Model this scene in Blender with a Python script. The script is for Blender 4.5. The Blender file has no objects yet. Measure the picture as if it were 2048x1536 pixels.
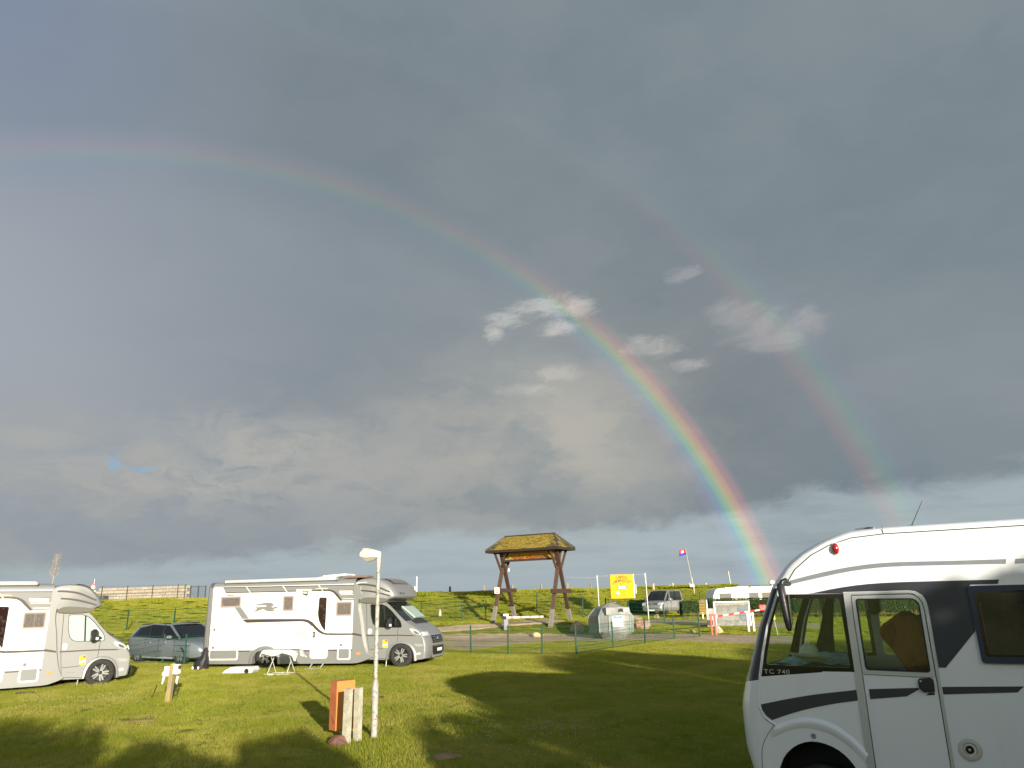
import bpy, bmesh, math, random
import numpy as np
from mathutils import Vector, Matrix, Euler
from mathutils.geometry import tessellate_polygon
from mathutils.noise import noise as pnoise
R = math.radians
rng = random.Random(7)
scene = bpy.context.scene
COL = scene.collection

# ------------------------------------------------------------------ camera, exposure
H, F = 2.15, 1485.0
PITCH, ROLL = math.atan((1200 - 768) / F), R(1.4)
_r0, _u0 = np.array([1., 0, 0]), np.array([0, -math.sin(PITCH), math.cos(PITCH)])
FW = np.array([0, math.cos(PITCH), math.sin(PITCH)])
RT = _r0 * math.cos(ROLL) - _u0 * math.sin(ROLL)
UP = _u0 * math.cos(ROLL) + _r0 * math.sin(ROLL)
camd = bpy.data.cameras.new('camera')
cam = bpy.data.objects.new('camera', camd); COL.objects.link(cam)
M = Matrix(((RT[0], UP[0], -FW[0]), (RT[1], UP[1], -FW[1]), (RT[2], UP[2], -FW[2]))).to_4x4()
M.translation = (0, 0, H)
cam.matrix_world = M
camd.sensor_width = 36; camd.lens = F / 2048 * 36
camd.clip_start = 0.05; camd.clip_end = 6000
scene.camera = cam
EXPO = 0.8
scene.view_settings.view_transform = 'Standard'
scene.view_settings.look = 'None'
scene.view_settings.gamma = 1
scene.view_settings.exposure = EXPO
scene.view_settings.use_curve_mapping = False
scene.cycles.max_bounces = 8
scene.cycles.transparent_max_bounces = 24

def ray(x, y): return RT * (x - 1024) + UP * (768 - y) + FW * F
def atY(x, y, Y):
    d = ray(x, y); return np.array([0, 0, H]) + d * (Y / d[1])

# ------------------------------------------------------------------ world: nishita sky behind a rain cloud deck, with the double bow
ANTI_AZ, SUN_EL = -22.1, 10.3
world = bpy.data.worlds.new('World'); scene.world = world; world.use_nodes = True
wt = world.node_tree; wt.nodes.clear()
class NB:
    """tiny helper for node maths"""
    def __init__(s, tree): s.t = tree
    def n(s, typ, **kw):
        n = s.t.nodes.new(typ)
        for k, v in kw.items(): setattr(n, k, v)
        return n
    def put(s, sock, v):
        if isinstance(v, bpy.types.NodeSocket): s.t.links.new(v, sock)
        elif v is not None: sock.default_value = v
    def m(s, op, a, b=None, c=None, clamp=False):
        n = s.n('ShaderNodeMath', operation=op, use_clamp=clamp)
        s.put(n.inputs[0], a); s.put(n.inputs[1], b); s.put(n.inputs[2], c)
        return n.outputs[0]
    def vm(s, op, a, b=None, out=0):
        n = s.n('ShaderNodeVectorMath', operation=op)
        s.put(n.inputs[0], a)
        if b is not None: s.put(n.inputs[1], b)
        return n.outputs['Value' if op in ('DOT_PRODUCT', 'LENGTH', 'DISTANCE') else 'Vector']
    def noise(s, vec, scale, detail=5, rough=.55, dist=0):
        n = s.n('ShaderNodeTexNoise'); s.put(n.inputs['Vector'], vec)
        n.inputs['Scale'].default_value = scale; n.inputs['Detail'].default_value = detail
        n.inputs['Roughness'].default_value = rough; n.inputs['Distortion'].default_value = dist
        return n.outputs['Fac']
    def ramp(s, f, stops, interp='LINEAR'):
        n = s.n('ShaderNodeValToRGB'); s.put(n.inputs[0], f)
        cr = n.color_ramp; cr.interpolation = interp
        while len(cr.elements) < len(stops): cr.elements.new(.5)
        for e, (p, c) in zip(cr.elements, stops):
            e.position = p; e.color = (*c, 1) if len(c) == 3 else c
        return n.outputs[0]
    def mr(s, v, a, b, c=0, d=1, smooth=True):
        n = s.n('ShaderNodeMapRange', interpolation_type='SMOOTHSTEP' if smooth else 'LINEAR')
        for i, q in enumerate((v, a, b, c, d)): s.put(n.inputs[i], q)
        return n.outputs[0]
    def mix(s, f, a, b, typ='MIX'):
        n = s.n('ShaderNodeMix', data_type='RGBA', blend_type=typ)
        s.put(n.inputs['Factor'], f)
        s.put(n.inputs[6], (*a, 1) if isinstance(a, tuple) and len(a) == 3 else a)
        s.put(n.inputs[7], (*b, 1) if isinstance(b, tuple) and len(b) == 3 else b)
        return n.outputs[2]
    def comb(s, x, y, z):
        n = s.n('ShaderNodeCombineXYZ')
        for i, q in enumerate((x, y, z)): s.put(n.inputs[i], q)
        return n.outputs[0]
W = NB(wt)
def azel(x, y):
    d = ray(x, y); return math.degrees(math.atan2(d[0], d[1])), math.degrees(math.atan2(d[2], math.hypot(d[0], d[1])))
tc = W.n('ShaderNodeTexCoord'); DIR = W.vm('NORMALIZE', tc.outputs['Generated'])
sep = W.n('ShaderNodeSeparateXYZ'); W.put(sep.inputs[0], DIR)
AZ = W.m('MULTIPLY', W.m('ARCTAN2', sep.outputs[0], sep.outputs[1]), 57.29578)
EL = W.m('MULTIPLY', W.m('ARCSINE', sep.outputs[2]), 57.29578)
UV = W.comb(AZ, EL, 0)
# domain-warped coordinates for ragged cloud edges
UVs = W.comb(W.m('MULTIPLY', AZ, .45), EL, 3.3)
w1 = W.noise(UVs, .35, 4, .6); w2 = W.noise(W.vm('ADD', UVs, (31, 17, 5)), .35, 4, .6)
AZw = W.m('ADD', AZ, W.m('MULTIPLY', W.m('SUBTRACT', w1, .5), 9)); ELw = W.m('ADD', EL, W.m('MULTIPLY', W.m('SUBTRACT', w2, .5), 4.5))
AZh = W.m('ADD', AZ, W.m('MULTIPLY', W.m('SUBTRACT', w1, .5), 3.2)); ELh = W.m('ADD', EL, W.m('MULTIPLY', W.m('SUBTRACT', w2, .5), 1.8))
UVw = W.comb(W.m('MULTIPLY', AZw, .6), ELw, 0)
def blob(px, py, sx, sy, warp=True, power=1.0):
    a, e = azel(px, py)
    A_, E_ = (AZh, ELh) if warp == 2 else (AZw, ELw) if warp else (AZ, EL)
    p = W.m('POWER', W.m('ABSOLUTE', W.m('DIVIDE', W.m('SUBTRACT', A_, a), sx)), 2.0)
    q = W.m('POWER', W.m('ABSOLUTE', W.m('DIVIDE', W.m('SUBTRACT', E_, e), sy)), 2.0)
    return W.m('EXPONENT', W.m('MULTIPLY', W.m('ADD', p, q), -1.0))
def S(*c): return tuple(((v / 255) / 12.92 if v / 255 <= .04045 else ((v / 255 + .055) / 1.055) ** 2.4) for v in c)
nlow = W.noise(UVw, .055, 4, .5); nmid = W.noise(W.vm('ADD', UVw, (7, 3, 9)), .17, 6, .58); nfine = W.noise(W.vm('ADD', UVw, (70, 3, 9)), .9, 7, .65)
col = W.mix(W.mr(nlow, .3, .7), S(121, 134, 142), S(138, 148, 153))
col = W.mix(W.m('MULTIPLY', W.m('MAXIMUM', blob(640, 720, 13, 10, False), W.m('MULTIPLY', blob(1460, 830, 7, 11, False), .9)), .55), col, S(112, 124, 135))
col = W.mix(W.m('MULTIPLY', blob(900, 180, 20, 9, False), .35), col, S(118, 129, 140))
col = W.mix(W.m('MULTIPLY', W.mr(nmid, .35, .75), .22), col, S(146, 152, 157))
# brighter, slightly violet veil towards the left edge; bluer top left corner
col = W.mix(W.m('MULTIPLY', blob(-260, 560, 21, 17, False), .75), col, S(164, 170, 180))
col = W.mix(W.m('MULTIPLY', blob(-60, -20, 14, 9, False), .6), col, S(128, 142, 172))
# broken cloud bank low on the left
bank = W.m('MULTIPLY', W.mr(ELw, 1.0, 6.5), W.m('SUBTRACT', 1.0, W.mr(ELw, 9, 16)))
bankA = W.m('MULTIPLY', bank, W.m('SUBTRACT', 1.0, W.mr(AZw, -10, 3)))
col = W.mix(W.m('MULTIPLY', bankA, W.mr(nmid, .36, .62, 0, 1.)), col, S(160, 161, 160))
col = W.mix(W.m('MULTIPLY', W.m('MULTIPLY', bankA, W.mr(nfine, .42, .7)), .25), col, S(168, 170, 171))
col = W.mix(W.m('MULTIPLY', blob(420, 1065, 14, 2.2), .5), col, S(130, 143, 153))
col = W.mix(W.m('MULTIPLY', blob(1000, 1050, 12, 2.6), .35), col, S(137, 146, 151))
# warm lit rain cloud inside the bow
wc = W.m('MULTIPLY', W.m('MAXIMUM', blob(1120, 880, 11, 7), W.m('MULTIPLY', blob(930, 830, 6, 2.4), .8)), W.mr(nmid, .2, .60))
col = W.mix(W.m('MULTIPLY', wc, 1.0), col, S(176, 173, 164))
wc2 = W.m('MULTIPLY', W.m('MAXIMUM', blob(520, 900, 5.5, 2.4), blob(390, 960, 8, 2)), W.mr(nfine, .3, .6))
col = W.mix(W.m('MULTIPLY', wc2, .8), col, S(174, 173, 167))
# clear strip above the horizon with a ragged upper edge
edge = W.m('SUBTRACT', W.m('ADD', W.m('ADD', 5.3, W.m('MULTIPLY', AZ, .08)), W.m('MULTIPLY', W.m('SUBTRACT', nmid, .5), 6)), EL)
strip = W.mr(edge, -.5, 1.1)
nst = W.noise(W.comb(W.m('MULTIPLY', AZ, .25), W.m('MULTIPLY', EL, 1.6), 4), .5, 5, .6)
col = W.mix(W.m('MULTIPLY', strip, W.mr(nst, .25, .6, .6, 1.0)), col, S(165, 178, 182))
col = W.mix(W.m('MULTIPLY', W.m('SUBTRACT', 1, W.mr(EL, .5, 3.2)), .5), col, S(158, 170, 178))
# bright torn scraps of cloud
def wisp(blobs, c, amt, nz, k=1.5, lo=.42, hi=1.0):
    m_ = None
    for b in blobs:
        g = blob(*b, 2)
        m_ = g if m_ is None else W.m('MAXIMUM', m_, g)
    f = W.mr(W.m('ADD', m_, W.m('MULTIPLY', W.m('SUBTRACT', nz, .5), k)), lo, hi)
    return W.mix(W.m('MULTIPLY', W.m('MULTIPLY', f, W.mr(m_, .03, .35)), amt), col, c)
wd = W.comb(W.m('ADD', W.m('MULTIPLY', AZh, .75), W.m('MULTIPLY', ELh, .35)), W.m('MULTIPLY', W.m('SUBTRACT', ELh, W.m('MULTIPLY', AZh, .22)), 1.9), 2)
nw = W.noise(wd, .75, 10, .72, .6); nw2 = W.noise(wd, .32, 9, .66, .4)
col = wisp([(1085, 618, 4.4, 1.1), (1155, 612, 1.9, 1.2), (1115, 655, 2.2, .9), (1000, 640, 2.6, 1.0), (985, 668, 1.3, .9)], S(208, 206, 200), .72, nw, 1.4, .40, 1.25)
col = wisp([(1110, 748, 3.8, .8), (1050, 778, 3.2, .8)], S(190, 187, 179), .8, nw, 1.4, .38, 1.3)
col = wisp([(1310, 695, 3.4, 1.0), (1385, 728, 2.6, .7), (1280, 680, 1.5, .7)], S(190, 188, 184), .8, nw, 1.4, .38, 1.3)
col = wisp([(1545, 665, 4.6, 2.0), (1605, 645, 2.6, 1.7), (1470, 625, 2.6, 1.5)], S(174, 174, 175), .75, nw2, 1.5, .35, 1.2)
col = wisp([(1360, 552, 1.7, .9)], S(172, 174, 177), .6, nw, 1.6, .45, 1.1)
gap = W.mr(W.m('ADD', W.m('MAXIMUM', W.m('MAXIMUM', blob(228, 928, .95, 1.1, 2), blob(285, 937, 1.8, .40, 2)), W.m('MULTIPLY', blob(585, 912, .9, .45, 2), .8)), W.m('MULTIPLY', W.m('SUBTRACT', nw, .5), 1.8)), .55, 1.25)
col = W.mix(W.m('MULTIPLY', gap, .8), col, S(122, 176, 214))
col = wisp([(490, 868, 3.0, 1.3), (545, 890, 2.2, 1.0), (330, 905, 3.4, .8), (60, 872, 4.0, .8)], S(172, 171, 165), .55, nw2, 1.2, .3, 1.1)
# the bows: angle from the antisolar point
ae = (math.sin(R(ANTI_AZ)) * math.cos(R(SUN_EL)), math.cos(R(ANTI_AZ)) * math.cos(R(SUN_EL)), -math.sin(R(SUN_EL)))
TH = W.m('MULTIPLY', W.m('ARCCOSINE', W.vm('DOT_PRODUCT', DIR, ae)), 57.29578)
K0 = .0
pr = W.ramp(W.mr(TH, 39.5, 42.9, smooth=False), [(0, (0, 0, 0)), (.20, (.03, .018, .055)), (.36, (.0, .07, .13)), (.48, (.04, .18, .06)), (.58, (.20, .18, -.0)), (.68, (.29, .09, -.0)), (.80, (.15, .015, .01)), (1, (0, 0, 0))], 'EASE')
se = W.ramp(W.mr(TH, 49.8, 53.8, smooth=False), [(0, (0, 0, 0)), (.18, (.05, .0, .0)), (.32, (.048, .018, .0)), (.48, (.006, .042, .006)), (.62, (.0, .02, .022)), (.8, (.008, .0, .014)), (1, (0, 0, 0))], 'EASE')
up = W.mr(W.m('ADD', EL, W.m('MULTIPLY', W.m('SUBTRACT', 20, AZ), .35)), 4, 38, 1.0, .13)
up2 = W.mr(W.m('ADD', EL, W.m('MULTIPLY', W.m('SUBTRACT', 28, AZ), .45)), 6, 52, .9, .0)
inside = W.m('MULTIPLY', W.m('SUBTRACT', 1.0, W.mr(TH, 37, 42)), .030)
addc = W.vm('ADD', W.vm('MULTIPLY', pr, W.comb(up, up, up)), W.vm('MULTIPLY', se, W.comb(up2, up2, up2)))
addc = W.vm('ADD', addc, W.comb(inside, inside, inside))
darkband = W.m('MULTIPLY', W.m('MULTIPLY', W.mr(TH, 42.2, 43.6), W.m('SUBTRACT', 1.0, W.mr(TH, 49.5, 51.5))), .05)
col = W.vm('ADD', W.vm('MULTIPLY', col, W.comb(W.m('SUBTRACT', 1, darkband), W.m('SUBTRACT', 1, darkband), W.m('SUBTRACT', 1, darkband))), addc)
skyn = W.n('ShaderNodeTexSky', sky_type='NISHITA'); skyn.sun_disc = False
skyn.sun_elevation = R(SUN_EL); skyn.sun_rotation = R(ANTI_AZ + 180); skyn.altitude = 0
bg1 = W.n('ShaderNodeBackground'); wt.links.new(skyn.outputs[0], bg1.inputs[0]); bg1.inputs[1].default_value = .15
bg2 = W.n('ShaderNodeBackground'); wt.links.new(col, bg2.inputs[0]); bg2.inputs[1].default_value = 2 ** -EXPO
behind = W.mr(W.vm('DOT_PRODUCT', DIR, (ae[0], ae[1], .15)), -.35, .15)   # cloud deck breaks up towards the sun
cov = W.m('MULTIPLY', W.m('MAXIMUM', behind, W.mr(nmid, .5, .62, .1, .9)), W.m('SUBTRACT', 1, W.m('MULTIPLY', gap, .0)))
mx = W.n('ShaderNodeMixShader'); W.put(mx.inputs[0], cov)
wt.links.new(bg1.outputs[0], mx.inputs[1]); wt.links.new(bg2.outputs[0], mx.inputs[2])
wo = W.n('ShaderNodeOutputWorld'); wt.links.new(mx.outputs[0], wo.inputs[0])

sund = bpy.data.lights.new('sun', 'SUN'); sund.energy = 4.6; sund.angle = R(.5); sund.color = (1.0, .925, .79)
sun = bpy.data.objects.new('sun', sund); COL.objects.link(sun)
sdir = Vector(ae)                       # light travels towards the antisolar point
sun.rotation_euler = sdir.to_track_quat('-Z', 'Y').to_euler(); sun.location = (20, -40, 30)

# ------------------------------------------------------------------ materials
MATS = {}
def mat(name, c, rough=.5, metal=0., var=.0, vscale=6., bump=0., bscale=60., c2=None, spec=.5, coat=0., mixlo=.45, mixhi=.6, detail=5, transm=0, streak=None):
    if name in MATS: return MATS[name]
    m = bpy.data.materials.new(name); m.use_nodes = True; t = m.node_tree
    N = NB(t); p = t.nodes['Principled BSDF']
    tcn = N.n('ShaderNodeTexCoord'); v = tcn.outputs['Object']
    if streak:
        mp = N.n('ShaderNodeMapping'); N.put(mp.inputs[0], v); mp.inputs['Scale'].default_value = streak; v = mp.outputs[0]
    base = None
    if c2 is not None:
        base = N.mix(N.mr(N.noise(v, vscale, detail, .6), mixlo, mixhi), tuple(c), tuple(c2))
    if var > 0:
        n = N.noise(v, vscale * 1.7, detail, .6)
        f = N.mr(n, .3, .7, 1 - var, 1 + var)
        base = N.vm('MULTIPLY', base if base is not None else tuple(c), N.comb(f, f, f))
    if base is not None: N.put(p.inputs['Base Color'], base)
    else: p.inputs['Base Color'].default_value = (*c, 1)
    if var > 0: N.put(p.inputs['Roughness'], N.mr(N.noise(v, vscale * 3, 3), .3, .7, max(.02, rough - .08), min(1, rough + .08)))
    else: p.inputs['Roughness'].default_value = rough
    p.inputs['Metallic'].default_value = metal
    p.inputs['Specular IOR Level'].default_value = spec
    p.inputs['Coat Weight'].default_value = coat
    if bump > 0:
        b = N.n('ShaderNodeBump'); b.inputs['Strength'].default_value = bump; b.inputs['Distance'].default_value = .02
        N.put(b.inputs['Height'], N.noise(v, bscale, 4, .6)); N.put(p.inputs['Normal'], b.outputs[0])
    MATS[name] = m; return m
def glassmat(name, tint, gloss=.08, dark=0., dcol=(.01, .01, .012), rough=.01, flat=False):
    if name in MATS: return MATS[name]
    m = bpy.data.materials.new(name); m.use_nodes = True; t = m.node_tree; t.nodes.clear(); N = NB(t)
    tr = N.n('ShaderNodeBsdfTransparent'); tr.inputs[0].default_value = (*tint, 1)
    gl = N.n('ShaderNodeBsdfGlossy'); gl.inputs['Roughness'].default_value = rough
    df = N.n('ShaderNodeBsdfDiffuse'); df.inputs[0].default_value = (*dcol, 1)
    m1 = N.n('ShaderNodeMixShader'); m1.inputs[0].default_value = dark
    t.links.new(tr.outputs[0], m1.inputs[1]); t.links.new(df.outputs[0], m1.inputs[2])
    fr = N.n('ShaderNodeFresnel'); fr.inputs[0].default_value = 1.5
    m2 = N.n('ShaderNodeMixShader'); N.put(m2.inputs[0], gloss if flat else N.m('ADD', fr.outputs[0], gloss - .04, clamp=True))
    t.links.new(m1.outputs[0], m2.inputs[1]); t.links.new(gl.outputs[0], m2.inputs[2])
    o = N.n('ShaderNodeOutputMaterial'); t.links.new(m2.outputs[0], o.inputs[0])
    MATS[name] = m; return m

white = mat('white_gelcoat', (.78, .77, .74), .3, coat=.2)
whitev = mat('white_van_paint', (.72, .735, .75), .30, c2=(.66, .67, .67), vscale=1.4, mixlo=.5, mixhi=.85, coat=.3, bump=.06, bscale=1.6, streak=(3, 3, .5))
alu = mat('anodised_aluminium', (.50, .51, .52), .36, .45)
silver = mat('silver_paint', (.30, .30, .29), .36, .4, coat=.25)
greyp = mat('grey_panel', (.20, .20, .19), .42)
darkg = mat('dark_grey_film', (.062, .050, .042), .4)
anth = mat('anthracite_film', (.030, .032, .040), .42)
greyf = mat('mid_grey_film', (.20, .215, .235), .4, var=.04)
blk = mat('black_plastic', (.016, .015, .015), .42, var=.1, vscale=20)
frit = mat('black_frit', (.006, .006, .007), .12, coat=.5)
rubber = mat('tyre_rubber', (.028, .025, .022), .85, var=.25, vscale=12, bump=.4)
seal = mat('rubber_seal', (.012, .012, .013), .7)
rimm = mat('machined_rim', (.72, .72, .72), .25, .8)
rimd = mat('dark_rim', (.03, .03, .03), .4, .2)
redl = mat('red_lens', (.30, .012, .014), .15, coat=.6)
orl = mat('orange_lens', (.85, .30, .03), .2, coat=.5)
lamp = mat('lamp_lens', (.62, .64, .65), .12, .3, coat=.6, var=.2, vscale=30)
glass_clear = glassmat('tinted_cab_glass', (.90, .96, .92), .075)
glass_screen = glassmat('windscreen_glass', (.93, .97, .95), .07, flat=True)
glass_dark = glassmat('dark_acrylic', (.10, .11, .12), .07, .55, (.012, .011, .01), .03)
glass_car = glassmat('car_glass', (.42, .50, .47), .09, .25, (.01, .012, .012))
green_post = mat('green_powder_coat', (.003, .050, .027), .6, var=.15, spec=.25)
wood_beige = mat('weathered_wood', (.30, .235, .14), .85, c2=(.20, .15, .09), vscale=8, bump=.5, streak=(6, 6, 1))
dark_in = mat('cab_interior', (.02, .021, .024), .8, var=.2)

# ------------------------------------------------------------------ mesh helpers
class MB:
    def __init__(s): s.v = []; s.f = []; s.mi = []; s.cur = 0
    def add(s, vs, fs, T=None):
        o = len(s.v)
        if T is not None: vs = [tuple(T @ Vector(v)) for v in vs]
        s.v += [tuple(v) for v in vs]; s.f += [tuple(o + i for i in f) for f in fs]; s.mi += [s.cur] * len(fs)
        return s
    def box(s, c, d, rot=None, taper=1.0):
        x, y, z = d[0] / 2, d[1] / 2, d[2] / 2; k = taper
        vs = [(-x, -y, -z), (x, -y, -z), (x, y, -z), (-x, y, -z), (-x * k, -y * k, z), (x * k, -y * k, z), (x * k, y * k, z), (-x * k, y * k, z)]
        T = Matrix.Translation(c) @ (Euler(rot).to_matrix().to_4x4() if rot else Matrix())
        return s.add(vs, [(3, 2, 1, 0), (4, 5, 6, 7), (0, 1, 5, 4), (1, 2, 6, 5), (2, 3, 7, 6), (3, 0, 4, 7)], T)
    def bbox(s, c, d, b, rot=None):
        """box with bevelled vertical and top edges"""
        x, y, z = d[0] / 2, d[1] / 2, d[2] / 2
        def ring(i, zz): return [(-x + i + (b - i if 0 else 0), -y + i, zz), (x - i, -y + i, zz), (x - i, y - i, zz), (-x + i, y - i, zz)]
        def oct_(k, zz):
            X, Y = x - k, y - k; c_ = max(b - k * .3, b * .4)
            return [(-X + c_, -Y, zz), (X - c_, -Y, zz), (X, -Y + c_, zz), (X, Y - c_, zz), (X - c_, Y, zz), (-X + c_, Y, zz), (-X, Y - c_, zz), (-X, -Y + c_, zz)]
        L = [oct_(b, -z), oct_(0, -z + b), oct_(0, z - b), oct_(b, z)]
        vs = [p for l in L for p in l]; fs = [tuple(reversed(range(8))), tuple(range(24, 32))]
        for k in range(3):
            for i in range(8): fs.append((k * 8 + i, k * 8 + (i + 1) % 8, k * 8 + 8 + (i + 1) % 8, k * 8 + 8 + i))
        T = Matrix.Translation(c) @ (Euler(rot).to_matrix().to_4x4() if rot else Matrix())
        return s.add(vs, fs, T)
    def tube(s, pts, r, n=8, cap=True):
        P = [Vector(p) for p in pts]; rr = r if isinstance(r, (list, tuple)) else [r] * len(P)
        up = None; rings = []
        for i, p in enumerate(P):
            t = (P[min(i + 1, len(P) - 1)] - P[max(i - 1, 0)]).normalized()
            if up is None: up = Vector((0, 0, 1)) if abs(t.z) < .9 else Vector((1, 0, 0))
            a = t.cross(up).normalized(); b = a.cross(t).normalized(); up = b
            rings.append([tuple(p + (a * math.cos(2 * math.pi * k / n) + b * math.sin(2 * math.pi * k / n)) * rr[i]) for k in range(n)])
        vs = [q for g in rings for q in g]; fs = []
        for i in range(len(P) - 1):
            for k in range(n): fs.append((i * n + k, i * n + (k + 1) % n, (i + 1) * n + (k + 1) % n, (i + 1) * n + k))
        if cap: fs += [tuple(reversed(range(n))), tuple(range(len(vs) - n, len(vs)))]
        return s.add(vs, fs)
    def beam(s, a, b, w, h, up=(0, 0, 1)):
        a, b = Vector(a), Vector(b); t = (b - a).normalized(); u = Vector(up)
        if abs(t.dot(u)) > .95: u = Vector((0, 1, 0))
        x = t.cross(u).normalized() * (w / 2); y = x.cross(t).normalized() * (h / 2)
        vs = [tuple(q) for q in (a - x - y, a + x - y, a + x + y, a - x + y, b - x - y, b + x - y, b + x + y, b - x + y)]
        return s.add(vs, [(3, 2, 1, 0), (4, 5, 6, 7), (0, 1, 5, 4), (1, 2, 6, 5), (2, 3, 7, 6), (3, 0, 4, 7)])
    def lathe(s, prof, n=32, axis='z', c=(0, 0, 0), close=False):
        vs = []; fs = []; m_ = len(prof)
        for k in range(n):
            a = 2 * math.pi * k / n
            for r_, h in prof:
                p = {'z': (r_ * math.cos(a), r_ * math.sin(a), h), 'y': (r_ * math.cos(a), h, r_ * math.sin(a)), 'x': (h, r_ * math.cos(a), r_ * math.sin(a))}[axis]
                vs.append((p[0] + c[0], p[1] + c[1], p[2] + c[2]))
        for k in range(n):
            for i in range(m_ - 1 + (1 if close else 0)):
                j = (i + 1) % m_
                fs.append((k * m_ + i, ((k + 1) % n) * m_ + i, ((k + 1) % n) * m_ + j, k * m_ + j))
        return s.add(vs, fs)
    def prism(s, outer, f0, f1, holes=()):
        """polygon (with holes) extruded between the two mappings f0(x, y) and f1(x, y)"""
        loops = [list(outer)] + [list(h) for h in holes]
        flat = [p for l in loops for p in l]; n = len(flat)
        tri = tessellate_polygon([[Vector((p[0], p[1], 0)) for p in l] for l in loops])
        vs = [f0(*p) for p in flat] + [f1(*p) for p in flat]
        fs = [tuple(t) for t in tri] + [tuple(n + i for i in reversed(t)) for t in tri]
        o = 0
        for l in loops:
            for i in range(len(l)):
                a, b = o + i, o + (i + 1) % len(l); fs.append((a, b, n + b, n + a))
            o += len(l)
        return s.add(vs, fs)
    def grid(s, rows):
        n = len(rows[0]); vs = [p for r_ in rows for p in r_]
        return s.add(vs, [(i * n + j, i * n + j + 1, (i + 1) * n + j + 1, (i + 1) * n + j) for i in range(len(rows) - 1) for j in range(n - 1)])
    def build(s, name, material, parent=None, smooth=None, rec=True):
        me = bpy.data.meshes.new(name); me.from_pydata(s.v, [], s.f)
        for m_ in (material if isinstance(material, (list, tuple)) else [material]): me.materials.append(m_)
        if any(s.mi): me.polygons.foreach_set('material_index', s.mi)
        if rec and len(s.f) < 60000:
            bm = bmesh.new(); bm.from_mesh(me)
            if smooth is not None: bmesh.ops.remove_doubles(bm, verts=bm.verts, dist=1e-5)
            bmesh.ops.recalc_face_normals(bm, faces=bm.faces)
            if smooth is not None:
                for f in bm.faces: f.smooth = True
                for e in bm.edges:
                    if len(e.link_faces) == 2 and e.calc_face_angle(0) > R(smooth): e.smooth = False
            bm.to_mesh(me); bm.free()
        me.update()
        o = bpy.data.objects.new(name, me); COL.objects.link(o)
        if parent is not None: o.parent = parent
        return o
def tag(o, label=None, cat=None, group=None, kind=None):
    if label: o['label'] = label
    if cat: o['category'] = cat
    if group: o['group'] = group
    if kind: o['kind'] = kind
    return o
def thing(name, label, cat, loc=(0, 0, 0), rz=0, group=None):
    o = bpy.data.objects.new(name, None); COL.objects.link(o); o.location = loc; o.rotation_euler = (0, 0, rz)
    o.empty_display_size = .2
    return tag(o, label, cat, group)
def copy_tree(o, parent=None):
    c = o.copy(); COL.objects.link(c); c.parent = parent
    for ch in list(o.children): copy_tree(ch, c)
    return c
def chaikin(pts, n=2, closed=False):
    P = [tuple(p) for p in pts]
    for _ in range(n):
        Q = [] if closed else [P[0]]
        for i in range(len(P) if closed else len(P) - 1):
            a, b = P[i], P[(i + 1) % len(P)]
            Q += [tuple(.75 * u + .25 * v for u, v in zip(a, b)), tuple(.25 * u + .75 * v for u, v in zip(a, b))]
        if not closed: Q.append(P[-1])
        P = Q
    return P
def rrect(x0, z0, x1, z1, r, n=4):
    if x0 > x1: x0, x1 = x1, x0
    if z0 > z1: z0, z1 = z1, z0
    out = []
    for cx, cz, a0 in ((x1 - r, z1 - r, 0), (x0 + r, z1 - r, 90), (x0 + r, z0 + r, 180), (x1 - r, z0 + r, 270)):
        for k in range(n + 1):
            a = R(a0 + 90 * k / n); out.append((cx + r * math.cos(a), cz + r * math.sin(a)))
    return out
def rpoly(pts, r, n=3):
    """round the corners of a polygon"""
    out = []; m_ = len(pts)
    for i in range(m_):
        p0, p, p1 = (Vector((*pts[j % m_], 0)) for j in (i - 1, i, i + 1))
        a, b = p0 - p, p1 - p; k = min(r, a.length * .45, b.length * .45)
        A_, B_ = p + a.normalized() * k, p + b.normalized() * k
        for j in range(n + 1):
            t = j / n; q = A_ * (1 - t) ** 2 + p * 2 * t * (1 - t) + B_ * t * t; out.append((q.x, q.y))
    return out
def text_mesh(body, size, extrude=.002, bold=False, align='LEFT', shear=0, space=1.0):
    cu = bpy.data.curves.new('lettering', 'FONT'); cu.body = body; cu.size = size; cu.extrude = extrude; cu.align_x = align
    cu.shear = shear; cu.space_character = space; cu.resolution_u = 3
    if bold: cu.offset = size * .02
    o = bpy.data.objects.new('lettering', cu); COL.objects.link(o)
    dg = bpy.context.evaluated_depsgraph_get(); dg.update()
    me = bpy.data.meshes.new_from_object(o.evaluated_get(dg))
    vs = [tuple(v.co) for v in me.vertices]; fs = [tuple(p.vertices) for p in me.polygons]
    bpy.data.objects.remove(o); bpy.data.curves.remove(cu); bpy.data.meshes.remove(me)
    return vs, fs
def lettering(body, size, f, material, parent, name='lettering', **kw):
    """f maps (x, y, depth) of the text plane into local space"""
    vs, fs = text_mesh(body, size, **kw); mb = MB(); mb.add([f(*v) for v in vs], fs)
    return mb.build(name, material, parent)

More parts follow.
